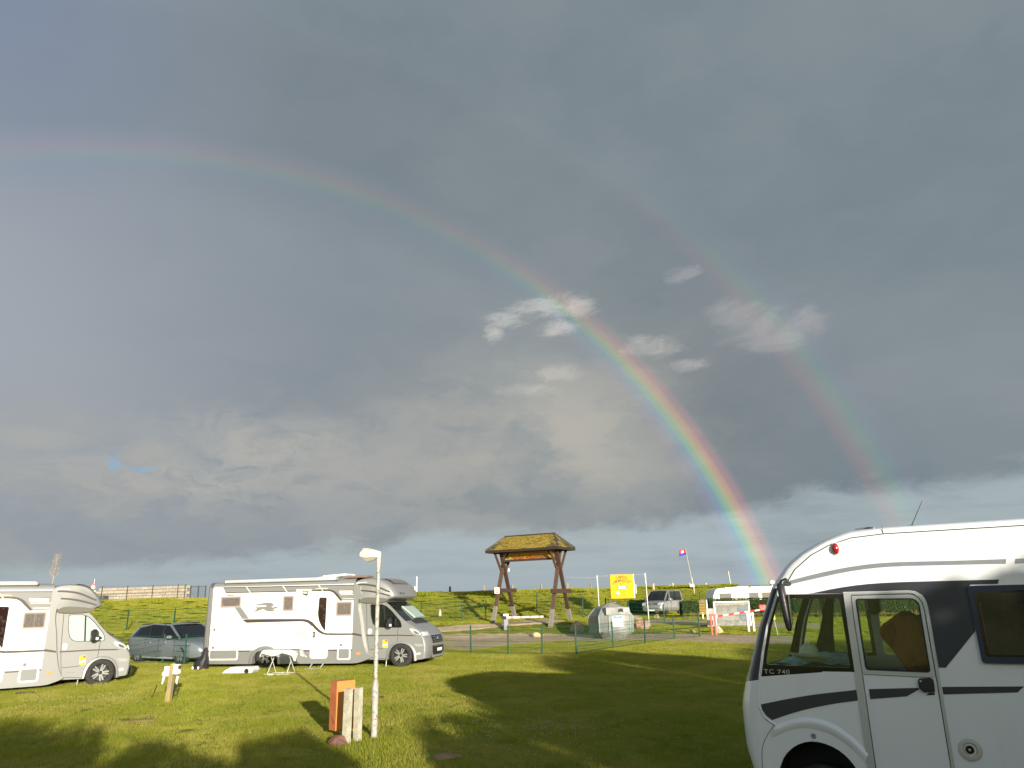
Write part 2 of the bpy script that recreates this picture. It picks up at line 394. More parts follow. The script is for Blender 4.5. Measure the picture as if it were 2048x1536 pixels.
# ------------------------------------------------------------------ terrain
def sm(a, b, x):
    t = min(1, max(0, (x - a) / (b - a))); return t * t * (3 - 2 * t)
def terrain(x, y):
    f = sm(4, 9.8, x); yf, yc = 47 + 27 * f, 55 + 33 * f; crest = 2.70 + .36 * f
    zl = float(np.interp(y, [-20, 0, 8, 12, 25, 33, 41.2, 43.8, 47], [-.1, -.1, -.1, 0, .15, .16, .25, .86, 1.02]))
    zr = float(np.interp(y, [-20, 0, 8, 12, 25, 33, 39, 45, 60, 74], [-.1, -.1, -.1, 0, .15, .16, .22, .38, .60, .68]))
    b = zl * (1 - f) + zr * f
    if y > yf:
        b0 = b; s_ = (y - yf) / (yc - yf)
        if s_ <= 1: b = b0 + (crest - b0) * (s_ * .75 + .25 * sm(0, 1, s_))
        else: b = crest - 5 * sm(9, 28, y - yc)
    amp = .02 if y < 40 else .012
    return b + amp * pnoise(Vector((x * .35, y * .35, 0))) + .008 * pnoise(Vector((x * 1.7, y * 1.7, 3)))
def gd(x, y):
    """point of the terrain seen at photo position x, y"""
    d = ray(x, y); d = d / d[1]; Y = 5.; last = 5.
    while Y < 120:
        q = np.array([0, 0, H]) + d * Y
        if q[2] <= terrain(q[0], q[1]): break
        last = Y; Y += .25
    for _ in range(12):
        mid = (last + Y) / 2; q = np.array([0, 0, H]) + d * mid
        if q[2] <= terrain(q[0], q[1]): Y = mid
        else: last = mid
    return q
def gz(x, y): return terrain(x, y)

gm = bpy.data.materials.new('turf_soil'); gm.use_nodes = True; t = gm.node_tree; N = NB(t); p = t.nodes['Principled BSDF']
v = N.n('ShaderNodeTexCoord').outputs['Object']
c = N.mix(N.mr(N.noise(v, 1.3, 6, .65), .35, .65), (.15, .17, .02), (.22, .225, .028))
c = N.mix(N.mr(N.noise(v, .35, 4, .6), .42, .6, 0, .7), c, (.13, .165, .018))
c = N.mix(N.mr(N.noise(v, 14, 5, .7), .45, .75, 0, .6), c, (.24, .215, .05))
c = N.mix(N.mr(N.noise(v, .8, 5, .7, .5), .66, .74), c, (.15, .10, .055))
N.put(p.inputs['Base Color'], c); p.inputs['Roughness'].default_value = .95; p.inputs['Specular IOR Level'].default_value = .15
b = N.n('ShaderNodeBump'); b.inputs['Strength'].default_value = .8; b.inputs['Distance'].default_value = .06
N.put(b.inputs['Height'], N.noise(v, 9, 6, .75)); N.put(p.inputs['Normal'], b.outputs[0])
xs = sorted(set([round(-14 + .4 * i, 3) for i in range(76)] + [-140, -110, -90, -75, -65, -55, -50, -45, -41, -37, -34, -31, -28, -26, -24, -22, -20, -18.5, -17, -15.5, 17.5, 19, 21, 23, 26, 29, 33, 38, 45, 55, 70, 90, 120]))
ys = sorted(set([-60, -40, -25, -15, -8] + [round(-4 + .5 * i, 3) for i in range(112)] + [round(52 + 1.0 * i, 3) for i in range(64)] + [120, 130, 145]))
mb = MB(); mb.grid([[(x, y, terrain(x, y)) for x in xs] for y in ys])
ground = mb.build('ground', gm, smooth=60); tag(ground, 'mown green campsite lawn rising to the sea dike', kind='structure')
watm = mat('sea_water', (.10, .12, .12), .15, bump=.3, bscale=.4)
mb = MB(); mb.grid([[(x, y, -2.2) for x in np.linspace(-4500, 4500, 10)] for y in np.linspace(118, 5200, 8)])
tag(mb.build('water', watm), 'grey sea beyond the dike', kind='structure')
mb = MB(); mb.grid([[(x, y, -2.5) for x in (-3000, -139, 119, 3000)] for y in (-3000, -59, 119)])
tag(mb.build('far_ground', gm), 'flat grassland around the campsite', kind='structure')
# ------------------------------------------------------------------ gravel track
gravm = bpy.data.materials.new('gravel'); gravm.use_nodes = True; t = gravm.node_tree; N = NB(t); p = t.nodes['Principled BSDF']
v = N.n('ShaderNodeTexCoord').outputs['Object']
c = N.mix(N.mr(N.noise(v, .9, 5, .6), .35, .65), (.44, .32, .19), (.56, .42, .27))
c = N.mix(N.mr(N.noise(v, 22, 4, .8), .45, .65, 0, .6), c, (.24, .19, .14))
c = N.mix(N.mr(N.noise(v, 1.4, 5, .7), .56, .68, 0, .8), c, (.20, .20, .05))
N.put(p.inputs['Base Color'], c); p.inputs['Roughness'].default_value = .9
b = N.n('ShaderNodeBump'); b.inputs['Strength'].default_value = .7; b.inputs['Distance'].default_value = .04
N.put(b.inputs['Height'], N.noise(v, 18, 5, .8)); N.put(p.inputs['Normal'], b.outputs[0])
def track(name, near, far, label, lift=.02, n=60):
    def samp(px):
        P = [gd(*q) for q in px]; d = [0]
        for a, b_ in zip(P, P[1:]): d.append(d[-1] + np.linalg.norm(b_ - a))
        u = np.linspace(0, d[-1], n)
        return np.array([np.interp(u, d, [q[k] for q in P]) for k in (0, 1)]).T
    A_, B_ = samp(near), samp(far); rows = []
    for i in range(n):
        j = .35 * pnoise(Vector((i * .7, 3, len(name)))); k = .35 * pnoise(Vector((i * .7, 30, len(name))))
        r_ = []
        for q in range(17):
            w = q / 16; w = w + j * (1 - w) * .25 + k * w * .25
            x, y = A_[i] * (1 - w) + B_[i] * w; edge = min(q, 16 - q)
            r_.append((x, y, gz(x, y) + (lift if edge > 0 else -.03)))
        rows.append(r_)
    mb = MB(); mb.grid(rows); o = mb.build(name, gravm, smooth=60); return tag(o, label, kind='structure')
TRACKS = []
track('gravel_road', [(800, 1305), (885, 1303), (950, 1299), (1000, 1293), (1060, 1286), (1130, 1282), (1200, 1283), (1300, 1280), (1400, 1284), (1480, 1288), (1620, 1292)],
      [(800, 1266), (885, 1265), (950, 1264), (1000, 1265), (1060, 1265), (1130, 1266), (1200, 1268), (1300, 1267), (1400, 1268), (1480, 1270), (1620, 1272)], 'sandy gravel drive behind the green mesh fence')
track('gravel_path', [(800, 1266), (870, 1264), (930, 1262), (985, 1256), (1040, 1251), (1090, 1247), (1130, 1243)],
      [(800, 1257), (870, 1255), (930, 1250), (985, 1247), (1040, 1243), (1085, 1238), (1115, 1232)], 'narrow gravel branch leading through the entrance gate', lift=.03)
track('footpath', [(1170, 1242), (1260, 1244), (1330, 1247), (1400, 1250), (1500, 1254), (1640, 1258)],
      [(1170, 1233), (1260, 1238), (1330, 1240), (1400, 1242), (1500, 1244), (1640, 1246)], 'pale gravel strip in front of the hedge')

# ------------------------------------------------------------------ near integrated motorhome (right)
VZ = -.12
van = thing('motorhome', 'large white motorhome with dark grey graphics, cut off by the right edge, nearest to camera', 'motorhome', (4.0265, 7.7042, VZ), R(-30))
def vf(l): return lambda s, z: (-s, l, z - VZ)
VWID = 2.27
cs = [(1.256, 2.283), (1.357, 2.23), (1.408, 2.117), (1.541, 1.80), (1.618, 1.54), (1.674, 1.302), (1.705, 1.10), (1.717, 1.0), (1.738, .8), (1.748, .56), (1.748, .36)]
roofs = [(-5.6, 2.72), (-3, 2.72), (-.961, 2.721), (.259, 2.718), (.573, 2.695), (.796, 2.632), (.991, 2.538), (1.176, 2.394)]
silh = [(-5.6, 2.80), (-3, 2.80), (-.974, 2.80), (.255, 2.797), (.62, 2.775), (.875, 2.69), (1.10, 2.578), (1.28, 2.45), (1.365, 2.34), (1.462, 2.225), (1.512, 2.10), (1.648, 1.80), (1.735, 1.54), (1.835, 1.27), (1.885, 1.08), (1.9, .985), (1.91, .826), (1.903, .544), (1.86, .36)]
seam = roofs + cs
def resample(A_, B_, n):
    d = [0]
    for a, b_ in zip(A_, A_[1:]): d.append(d[-1] + math.dist(a, b_))
    u = np.linspace(0, d[-1], n); f = lambda P, k: np.interp(u, d, [q[k] for q in P])
    return list(zip(f(A_, 0), f(A_, 1))), list(zip(f(B_, 0), f(B_, 1)))
SE, SI = resample(seam, silh, 110)
def sup(t_, p_): return (max(0., 1 - abs(1 - 2 * t_) ** p_)) ** (1 / p_)
lt = [0, .004, .012, .03, .06, .10, .16, .24, .34, .42, .5]; lt = lt + [1 - q for q in reversed(lt[:-1])]
rows = []
for (s0, z0), (s1, z1) in zip(SE, SI):
    dx, dz = s1 - s0, z1 - z0; wn = abs(dx) / (abs(dx) + abs(dz) + 1e-6)
    g = [(wn * 1.75 * sup(t_, 2.5) + (1 - wn) * 1.0 * sup(t_, 6) * (1 + .15 * sup(t_, 2))) for t_ in lt]
    rows.append([(-(s0 + dx * k), t_ * VWID, z0 + dz * k - VZ) for t_, k in zip(lt, g)])
zc = [z for _, z in SE]
shell, pil, wsg = MB(), MB(), MB()
for i in range(len(rows) - 1):
    z = (SE[i][1] + SE[i + 1][1]) / 2; sx = SE[i][0]
    for j in range(len(lt) - 1):
        tm = (lt[j] + lt[j + 1]) / 2; q = [rows[i][j], rows[i][j + 1], rows[i + 1][j + 1], rows[i + 1][j]]
        front = sx > 1.2 and 1.28 < z < 2.2
        tgt = (wsg if .06 < tm < .975 and z > 1.36 and z < 2.14 else pil) if front else shell
        tgt.add(q, [(0, 1, 2, 3)])
shell.build('front_body', whitev, van, smooth=35); pil.build('windscreen_surround', frit, van, smooth=35); wsg.build('windscreen', glass_screen, van, smooth=35)
arch = [(1.60, .30), (1.575, .38), (1.565, .43), (1.505, .545), (1.394, .642), (1.26, .694), (1.125, .692), (.994, .645), (.903, .575), (.833, .48), (.80, .38), (.79, .30)]
arch = [(1.60, .30)] + chaikin(arch[1:-1], 1) + [(.79, .30)]
outline = roofs[0:1] + seam[1:] + [(1.748, .30)] + arch + [(-5.6, .28)]
doorgap = [(.660, .32), (.656, 1.35), (.662, 1.90), (.656, 2.118)] + [(.117, 2.120), (.075, 2.112), (.035, 2.08), (.008, 2.03), (0, 1.965), (-.004, 1.3), (.004, .32)]
winout = [(1.355, 2.140), (.722, 2.133), (.714, 1.368), (1.03, 1.366), (1.035, 1.358), (1.655, 1.300), (1.600, 1.53), (1.527, 1.795), (1.394, 2.112)]
wininn = rpoly([(1.372, 2.095), (.772, 2.087), (.756, 1.404), (1.595, 1.425), (1.57, 1.53), (1.50, 1.79), (1.42, 2.0)], .03)
sw = MB(); sw.prism(outline, vf(0), vf(.045), [winout, doorgap]); sw.build('side_wall', whitev, van)
fw = MB(); fw.prism(outline, vf(VWID - .04), vf(VWID), [winout, rpoly([(.62, 2.08), (.05, 2.08), (.05, 1.38), (.62, 1.39)], .05)]); fw.build('far_side_wall', whitev, van)
for l0, l1, nm in ((.004, .03, 'side_window_surround'), (VWID - .03, VWID - .005, 'side_window_surround')):
    q = MB(); q.prism(winout, vf(l0), vf(l1), [wininn]); q.build(nm, frit, van)
for l0 in (.012, VWID - .02):
    q = MB(); q.prism(wininn, vf(l0), vf(l0 + .005)); q.build('side_window', glass_clear, van)
q = MB(); q.box((-.9, VWID / 2 + .02, 1.74 - VZ), (.02, VWID - .15, .001)); 
# driver door
door_in = rpoly([(.617, 2.082), (.084, 2.074), (.036, 2.03), (.038, 1.378), (.617, 1.390)], .035)
dout = [(.650, .33), (.648, 1.35), (.654, 1.90), (.648, 2.110)] + [(.117, 2.112), (.078, 2.104), (.04, 2.075), (.016, 2.026), (.008, 1.965), (.004, 1.3), (.012, .33)]
dd = MB(); dd.prism(dout, vf(-.004), vf(.05), [door_in]); door = dd.build('driver_door', whitev, van)
fr_o = dout[3:] ; 
q = MB(); q.prism([(.648, 1.352), (.654, 1.9), (.648, 2.110), (.117, 2.112), (.078, 2.104), (.04, 2.075), (.016, 2.026), (.008, 1.965), (.006, 1.335)], vf(-.010), vf(-.004), [door_in]); q.build('window_frame', alu, door)
q = MB(); q.prism(door_in, vf(.015), vf(.02)); q.build('door_window', glass_clear, door)
q = MB(); q.prism(rpoly([(.617, 2.082), (.084, 2.074), (.036, 2.03), (.038, 1.378), (.617, 1.390)], .035), vf(-.013), vf(.014), [rpoly([(.604, 2.070), (.09, 2.062), (.05, 2.02), (.05, 1.392), (.604, 1.403)], .03)]); q.build('window_seal', seal, door)
q = MB(); q.prism([(.640, 1.348), (.62, 1.3465), (.05, 1.331), (.05, 1.336), (.62, 1.351), (.640, 1.353)], vf(-.0075), vf(-.004)); q.build('seam', seal, door)
q = MB(); q.prism(rpoly([(.163, 1.300), (.150, 1.325), (.046, 1.332), (.026, 1.318), (.030, 1.207), (.124, 1.200), (.161, 1.235)], .012), vf(-.035), vf(-.004))
q.box((-.095, -.045, 1.255 - VZ), (.10, .02, .05)); hd = q.build('door_handle', blk, door)
q = MB(); q.lathe([(0, -.04), (.009, -.04), (.009, -.03)], 12, 'y', (-.138, 0, 1.303 - VZ)); q.build('lock', alu, hd)
# aluminium frame round the door, and door gap liner
fo = [(.727, .32), (.721, 1.37), (.722, 2.145), (.114, 2.147), (.06, 2.135), (.005, 2.10), (-.02, 2.05), (-.03, 1.98), (-.026, 1.3), (-.024, .32)]
q = MB(); q.prism(fo[:1] + fo[1:4] + fo[4:], vf(-.014), vf(.0), [[(a * .998, b) for a, b in doorgap]] if 0 else [])
frm = MB()
def strip(outer, inner, l0, l1, m_):
    n = len(outer)
    for i in range(n - 1):
        vs = [vf(l0)(*outer[i]), vf(l0)(*outer[i + 1]), vf(l0)(*inner[i + 1]), vf(l0)(*inner[i]), vf(l1)(*outer[i]), vf(l1)(*outer[i + 1]), vf(l1)(*inner[i + 1]), vf(l1)(*inner[i])]
        m_.add(vs, [(0, 1, 2, 3), (7, 6, 5, 4), (0, 4, 5, 1), (3, 2, 6, 7)])
outer = [(.727, .32), (.721, 1.37), (.724, 1.9), (.722, 2.146), (.114, 2.147), (.055, 2.137), (.003, 2.10), (-.022, 2.05), (-.031, 1.98), (-.030, 1.3), (-.026, .32)]
inner = [(.664, .32), (.662, 1.36), (.668, 1.90), (.660, 2.124), (.117, 2.125), (.073, 2.118), (.031, 2.085), (.004, 2.034), (-.004, 1.967), (-.008, 1.3), (0, .32)]
strip(outer, inner, -.014, .002, frm); frm.build('door_frame', alu, van)
q = MB(); strip([(a, b) for a, b in inner], [((a - .33) * .985 + .33, b - .004 * (b > 1)) for a, b in inner], .006, .02, q); q.build('door_seal', seal, van)
# film graphics and panel seams
def decal(name, pts, m_, l=-.0025, holes=(), parent=van, lab=None, th=.002):
    q = MB(); q.prism(pts, vf(l - th), vf(l + .0022), holes); o = q.build(name, m_, parent)
    if lab: o['label'] = lab
    return o
band = [(1.075, 2.142)] + chaikin([(1.006, 2.150), (.785, 2.190), (.536, 2.220), (.281, 2.232), (-.125, 2.232)], 1) + [(-.673, 2.230), (-.655, 2.19), (-.43, 2.19), (-.402, 2.16), (-.399, 1.764), (-.096, 1.427), (-.035, 1.427), (-.036, 1.98), (-.028, 2.05), (-.002, 2.104), (.052, 2.141), (.114, 2.151), (.726, 2.150), (.726, 2.135)]
decal('grey_band', band, anth)
decal('stripe', chaikin([(1.237, 2.283), (.961, 2.345), (.686, 2.393), (.421, 2.423), (.168, 2.430), (-.312, 2.420), (-.764, 2.416)], 1) + chaikin([(-.752, 2.373), (-.306, 2.382), (.174, 2.390), (.427, 2.379), (.692, 2.348), (.967, 2.296), (1.232, 2.245)], 1), greyf)
decal('stripe', [(-.842, 2.415), (-2.8, 2.415), (-2.8, 2.371), (-.826, 2.371)], greyf)
decal('stripe', chaikin([(1.690, 1.024), (1.392, 1.093), (1.117, 1.146), (.852, 1.183), (.731, 1.200)], 1) + chaikin([(.731, 1.100), (.954, 1.063), (1.224, 1.000), (1.411, .942), (1.593, .874)], 1) + [(1.65, .918), (1.685, .975)], anth)
decal('stripe', [(.613, 1.212), (.174, 1.238), (.160, 1.227), (.281, 1.157), (.613, 1.119)], anth, -.0065, parent=door)
decal('stripe', [(.080, 1.197), (.036, 1.199), (.036, 1.179), (.115, 1.172)], anth, -.0065, parent=door)
decal('stripe', [(-.036, 1.253), (-.700, 1.279), (-.641, 1.226), (-.036, 1.185)], anth)
q = MB()
def line(pts, r_=.0035, l=-.001): q.tube([vf(l)(*a) for a in pts], r_, 6)
line([(a, b + .0) for a, b in roofs + cs[:1]], .005); line([(.259, 2.716), (.262, 2.79)], .003)
line([(1.717, 1.012), (1.700, .985), (1.688, .93), (1.655, .875), (1.579, .828)], .003)
line([(1.579, .828), (1.64, .75), (1.69, .68), (1.725, .6), (1.74, .5), (1.745, .40)], .003)
q.build('panel_seam', seal, van)
q = MB(); q.tube([vf(-.004)(a, b) for a, b in chaikin([(1.712, 1.012), (1.693, .975), (1.68, .925), (1.645, .88), (1.579, .842), (1.50, .80)], 2)], .011, 8)
q.tube([vf(-.002)(*p_) for p_ in cs[1:8]], .008, 8); q.build('corner_trim', whitev, van, smooth=60)
fl = MB()
ao = chaikin([(1.56, .832), (1.362, .905), (1.181, .926), (.997, .878), (.872, .80), (.754, .69), (.70, .63)], 3)
ai = chaikin([(1.62, .70), (1.394, .80), (1.24, .82), (1.06, .79), (.94, .72), (.82, .62), (.74, .52)], 3)
fl.grid([[vf(.0)(*a), vf(-.022)(*(a[0] * .8 + b_[0] * .2, a[1] * .8 + b_[1] * .2)), vf(-.028)(*(a[0] * .55 + b_[0] * .45, a[1] * .55 + b_[1] * .45)), vf(.0)(*b_)] for a, b_ in zip(ao, ai)])
fl.build('wheel_arch_flare', whitev, van, smooth=80)
al = MB(); al.grid([[vf(-.004)(*a), vf(.5)(*a)] for a in arch]); al.grid([[vf(.5)(*a), vf(.5)(1.2, .3)] for a in arch]); al.build('wheel_arch_liner', seal, van)
q = MB(); q.lathe([(0, -.012), (.022, -.012), (.026, 0)], 16, 'y', (-1.197, 0, .745 - VZ)); q.build('sensor', greyf, van)
# big dark side window
wf_o = rpoly([(-.398, 2.178), (-1.75, 2.178), (-1.75, 1.474), (-.404, 1.474)], .035, 5)
wf_i = rpoly([(-.442, 2.128), (-1.70, 2.128), (-1.70, 1.53), (-.442, 1.53)], .03, 5)
navy = mat('navy_frame', (.018, .026, .055), .45)
q = MB(); q.prism(wf_o, vf(-.030), vf(.0), [wf_i]); sidew = q.build('side_window_frame', navy, van)
q = MB(); q.prism(wf_i, vf(-.008), vf(-.004)); q.build('backing', frit, sidew)
q = MB(); q.prism(rpoly([(-.468, 2.105), (-1.68, 2.105), (-1.68, 1.552), (-.468, 1.552)], .03, 5), vf(-.026), vf(-.014)); q.build('pane', mat('smoked_acrylic', (.018, .016, .013), .06, coat=.3, c2=(.04, .035, .028), vscale=1.5), sidew)
q = MB(); q.tube([vf(-.012)(-.475, 2.08), vf(-.012)(-.475, 1.62)], .008, 8); q.tube([vf(-.027)(-.475, 2.02), vf(-.027)(-.475, 1.64)], .005, 8); q.build('window_stay', mat('brown_stay', (.10, .06, .035), .5), sidew)
# round water outlet
q = MB(); q.lathe([(.098, .002), (.098, -.008), (.092, -.012), (.062, -.012), (.056, -.004), (.05, .0)], 40, 'y', (.178, 0, .713 - VZ)); wo_ = q.build('round_inlet', mat('beige_plastic', (.50, .46, .40), .5), van, smooth=40)
q = MB(); q.lathe([(.062, -.004), (.04, .01), (.0, .012)], 32, 'y', (.178, 0, .713 - VZ)); q.build('inlet_bowl', blk, wo_, smooth=50)
q = MB(); q.lathe([(.036, .004), (.036, -.02), (.0, -.02)], 24, 'y', (.175, 0, .715 - VZ)); q.build('cap', frit, wo_)
q = MB(); q.lathe([(.011, -.02), (.011, -.024), (.0, -.024)], 16, 'y', (.175, 0, .715 - VZ)); q.build('keyhole', alu, wo_)
for k in range(6):
    a = k * math.pi / 3 + .4; q = MB(); q.lathe([(.005, -.0115), (.004, -.0145), (0, -.0145)], 8, 'y', (.178 + .08 * math.cos(a), 0, .713 - VZ + .08 * math.sin(a))); q.build('screw', alu, wo_)
# red marker lamp, antenna, lettering
q = MB(); q.lathe([(.040, .0), (.038, -.02), (.026, -.038), (.0, -.046)], 24, 'y', (0, 0, 0)); lampo = q.build('marker_lamp', redl, van, smooth=60)
lampo.location = (-.737, -.002, 2.592 - VZ); lampo.scale = (.92, .9, 1.5)
q = MB(); q.lathe([(.046, .0), (.046, -.008), (.040, -.01)], 24, 'y', (0, 0, 0)); q.build('lamp_base', whitev, lampo, smooth=40)
q = MB(); q.tube([(-.007, .35, 2.80 - VZ), (.137, .35, 3.06 - VZ)], [.006, .0025], 6); q.box((-.005, .35, 2.80 - VZ), (.05, .03, .03)); q.build('antenna', blk, van)
q = MB(); q.tube([(-.35, .16, 2.79 - VZ), (-.42, .3, 2.81 - VZ), (-.55, .35, 2.805 - VZ)], .012, 6); q.build('roof_trim', greyf, van)
lettering('TC 740', .082, lambda x, y, d: (-1.622 + x * .96, -.001 - abs(d) * 0 - d, 1.333 + y * .75 + .0 * x - VZ), alu, van, extrude=.0015, space=1.12)['kind'] = 'stuff'
# interior seen through the glass
q = MB(); q.box((2.6, VWID / 2, .62 - VZ), (6.0, VWID - .12, .06)); q.box((-.55, VWID / 2, .70 - VZ), (1.9, VWID - .2, .05)); q.build('cab_floor', dark_in, van)
dash = MB()
prof = [(.86, .75), (.86, 1.20), (.95, 1.33), (1.15, 1.395), (1.50, 1.40), (1.62, 1.33), (1.64, .75)]
dash.prism(prof, vf(.10), vf(VWID - .10)); dsh = dash.build('dashboard', dark_in, van)
q = MB(); q.lathe([(.19, -.012), (.20, 0), (.19, .012), (.178, 0)], 28, 'x', (0, 0, 0), close=True); q.box((0, 0, 0), (.02, .34, .03)); st = q.build('steering_wheel', blk, van, smooth=50)
st.location = (-.72, .50, 1.36 - VZ); st.rotation_euler = (0, R(-35), 0)
q = MB(); q.prism([(1.12, 2.12), (1.21, 2.12), (1.33, 1.72), (1.46, 1.36), (1.20, 1.36), (1.19, 1.65)], vf(VWID - .09), vf(VWID - .045)); q.build('far_pillar', dark_in, van)
q = MB(); q.prism([(.72, 2.12), (.655, 2.12), (.655, 1.35), (.76, 1.35)], vf(.05), vf(.10)); q.prism([(-.05, 2.6), (-.02, .7), (-.10, .7), (-.10, 2.6)], vf(.05), vf(.25)); q.build('near_pillar', dark_in, van)
q = MB(); q.prism([(-.1, 2.65), (-.16, 2.65), (-.16, .6), (-.1, .6)], vf(VWID - .5), vf(VWID - .05)); q.box((.75, VWID / 2, 1.4), (.05, VWID - .1, 2.6)); q.build('dark_cab_backdrop', dark_in, van)  # dark sheets standing in for the unlit living area behind the open cab
q = MB(); q.box((-.55, VWID / 2, 2.24 - VZ), (1.3, VWID - .12, .06)); q.build('cab_ceiling', dark_in, van)
towel = mat('blue_towel', (.20, .42, .50), .95, c2=(.45, .62, .66), vscale=14, bump=.5)
q = MB(); rws = []
for i in range(26):
    s_ = .78 + .78 * i / 25
    rws.append([(-s_, .14 + 1.7 * j / 30, 1.415 - VZ + .035 * (pnoise(Vector((s_ * 5, j * .33, 1))) + .35) * (1 if .1 < i / 25 < .95 else .3) + (.10 * sm(.98, .80, s_) if 0 else 0)) for j in range(31)])
q.grid(rws); tw_ = q.build('towel', towel, None, smooth=80); 
tag(tw_, 'crumpled light blue towel spread on the dashboard of the near motorhome', 'towel')
tw_.matrix_world = Matrix.Translation(van.location) @ Matrix.Rotation(R(-30), 4, 'Z')
# straw hat
hatm = mat('straw', (.90, .88, .72), .85, bump=.5, bscale=90)
h = thing('straw_hat', 'cream straw hat with a black band lying on the motorhome dashboard', 'hat')
vl = Matrix.Translation((4.0265, 7.7042, VZ)) @ Matrix.Rotation(R(-30), 4, 'Z')
h.matrix_world = vl @ Matrix.Translation((-1.185, .215, 1.474 - VZ)) @ Matrix.Scale(1.1, 4) @ Matrix.Rotation(R(-14), 4, 'X') @ Matrix.Rotation(R(6), 4, 'Y')
q = MB(); n = 40; rws = []
for r_, hh in ((.085, .0), (.10, -.004), (.13, -.004), (.16, .004), (.178, .016), (.18, .02), (.176, .018), (.16, .008), (.13, .0), (.088, .003)):
    rws.append([(r_ * 1.03 * math.cos(2 * math.pi * k / n), r_ * .95 * math.sin(2 * math.pi * k / n), hh + .012 * (r_ / .18) ** 2 * math.cos(4 * math.pi * k / n)) for k in range(n + 1)])
q.grid(rws); q.build('brim', hatm, h, smooth=70)
q = MB(); rws = []
for r_, hh in ((.086, .0), (.087, .03), (.084, .07), (.076, .105), (.062, .128), (.04, .132), (.0, .126)):
    rws.append([(r_ * 1.04 * math.cos(2 * math.pi * k / n), r_ * .94 * math.sin(2 * math.pi * k / n), hh - (.018 * math.exp(-(math.sin(2 * math.pi * k / n) / .35) ** 2) * (hh > .1)) + .008 * (hh > .1) * math.cos(2 * math.pi * k / n)) for k in range(n + 1)])
q.grid(rws); q.build('crown', hatm, h, smooth=70)
q = MB(); q.grid([[(r_ * 1.04 * math.cos(2 * math.pi * k / n), r_ * .94 * math.sin(2 * math.pi * k / n), hh) for k in range(n + 1)] for r_, hh in ((.088, .002), (.0895, .028))]); q.build('hat_band', blk, h, smooth=70)
# driver seat under an orange cover
oc = mat('orange_cover', (.40, .095, .035), .95, c2=(.22, .05, .02), vscale=4, bump=1.0, bscale=7, streak=(2.2, 2.2, .8))
seat = MB(); rws = []
outl = [(.24, .95), (.22, 1.20), (.36, 1.52), (.50, 1.71), (.46, 1.80), (.36, 1.86), (.27, 1.93), (.20, 1.945), (.12, 1.90), (.0, 1.80), (-.08, 1.60), (-.12, 1.20), (-.12, .95)]
outl = chaikin(outl, 1, True)
ce = (.18, 1.45)
for f_, l_ in ((.0, .42), (.6, .42), (.9, .44), (1.0, .50), (1.0, .72), (.9, .80), (.0, .82)):
    rws.append([vf(l_ + .02 * pnoise(Vector((a * 6, b_ * 6, l_ * 9))))(ce[0] + (a - ce[0]) * f_, ce[1] + (b_ - ce[1]) * f_) for a, b_ in outl + outl[:1]])
seat.grid(rws); seat.build('seat_cover', oc, van, smooth=60)
q = MB(); q.box((.1, .60, .95 - VZ), (.5, .5, .5)); q.build('seat', dark_in, van)
q = MB(); q.prism(rpoly([(.14, 1.90), (-.02, 1.90), (-.16, 1.5), (-.16, .9), (.02, .9)], .06), vf(.47), vf(.86)); q.build('seat_back', mat('dark_seat', (.035, .028, .026), .9, bump=.5, bscale=20), van)
# hanging bus mirrors, near and far
def mirror(sgn, l):
    q = MB(); d = -1 if sgn > 0 else 1
    q.tube([vf(l + .05 * -d * 0)(1.25, 2.245), vf(l + d * .09)(1.27, 2.285), vf(l + d * .12)(1.30, 2.27), vf(l + d * .125)(1.325, 2.20)], [.022, .026, .028, .026], 10)
    b1 = q.build('mirror_arm', blk, van, smooth=50)
    q = MB(); rws = []
    for t_, hw, th in ((0, .026, .03), (.04, .038, .05), (.35, .040, .06), (.75, .037, .055), (.93, .030, .045), (1, .016, .03)):
        cs_, cz_ = 1.322 - .040 * t_, 2.255 - .485 * t_
        rws.append([vf(l + d * .125 + th * math.sin(a))(cs_ + hw * math.copysign(abs(math.cos(a)) ** .6, math.cos(a)), cz_) for a in [2 * math.pi * k / 16 for k in range(17)]])
    q.grid(rws); q.grid([rws[0], [rws[0][0]] * 17]); q.grid([rws[-1], [rws[-1][0]] * 17]); m_ = q.build('mirror', blk, van, smooth=60)
    q = MB(); q.prism(rrect(-1.255 - .02, 1.83, -1.255 + .02, 2.14, .01), lambda a, b_: (-1.255 + .005, l + d * .125 + (a + 1.255) * 1.6, b_ - VZ), lambda a, b_: (-1.255 + .012, l + d * .125 + (a + 1.255) * 1.6, b_ - VZ)); q.build('mirror_glass', mat('mirror', (.6, .62, .63), .05, .9), m_)
mirror(1, .0); mirror(-1, VWID)
q = MB(); q.bbox((-.57, 1.15, 2.03 - VZ), (.16, .22, .27), .04); q.build('cab_mirror', blk, van)
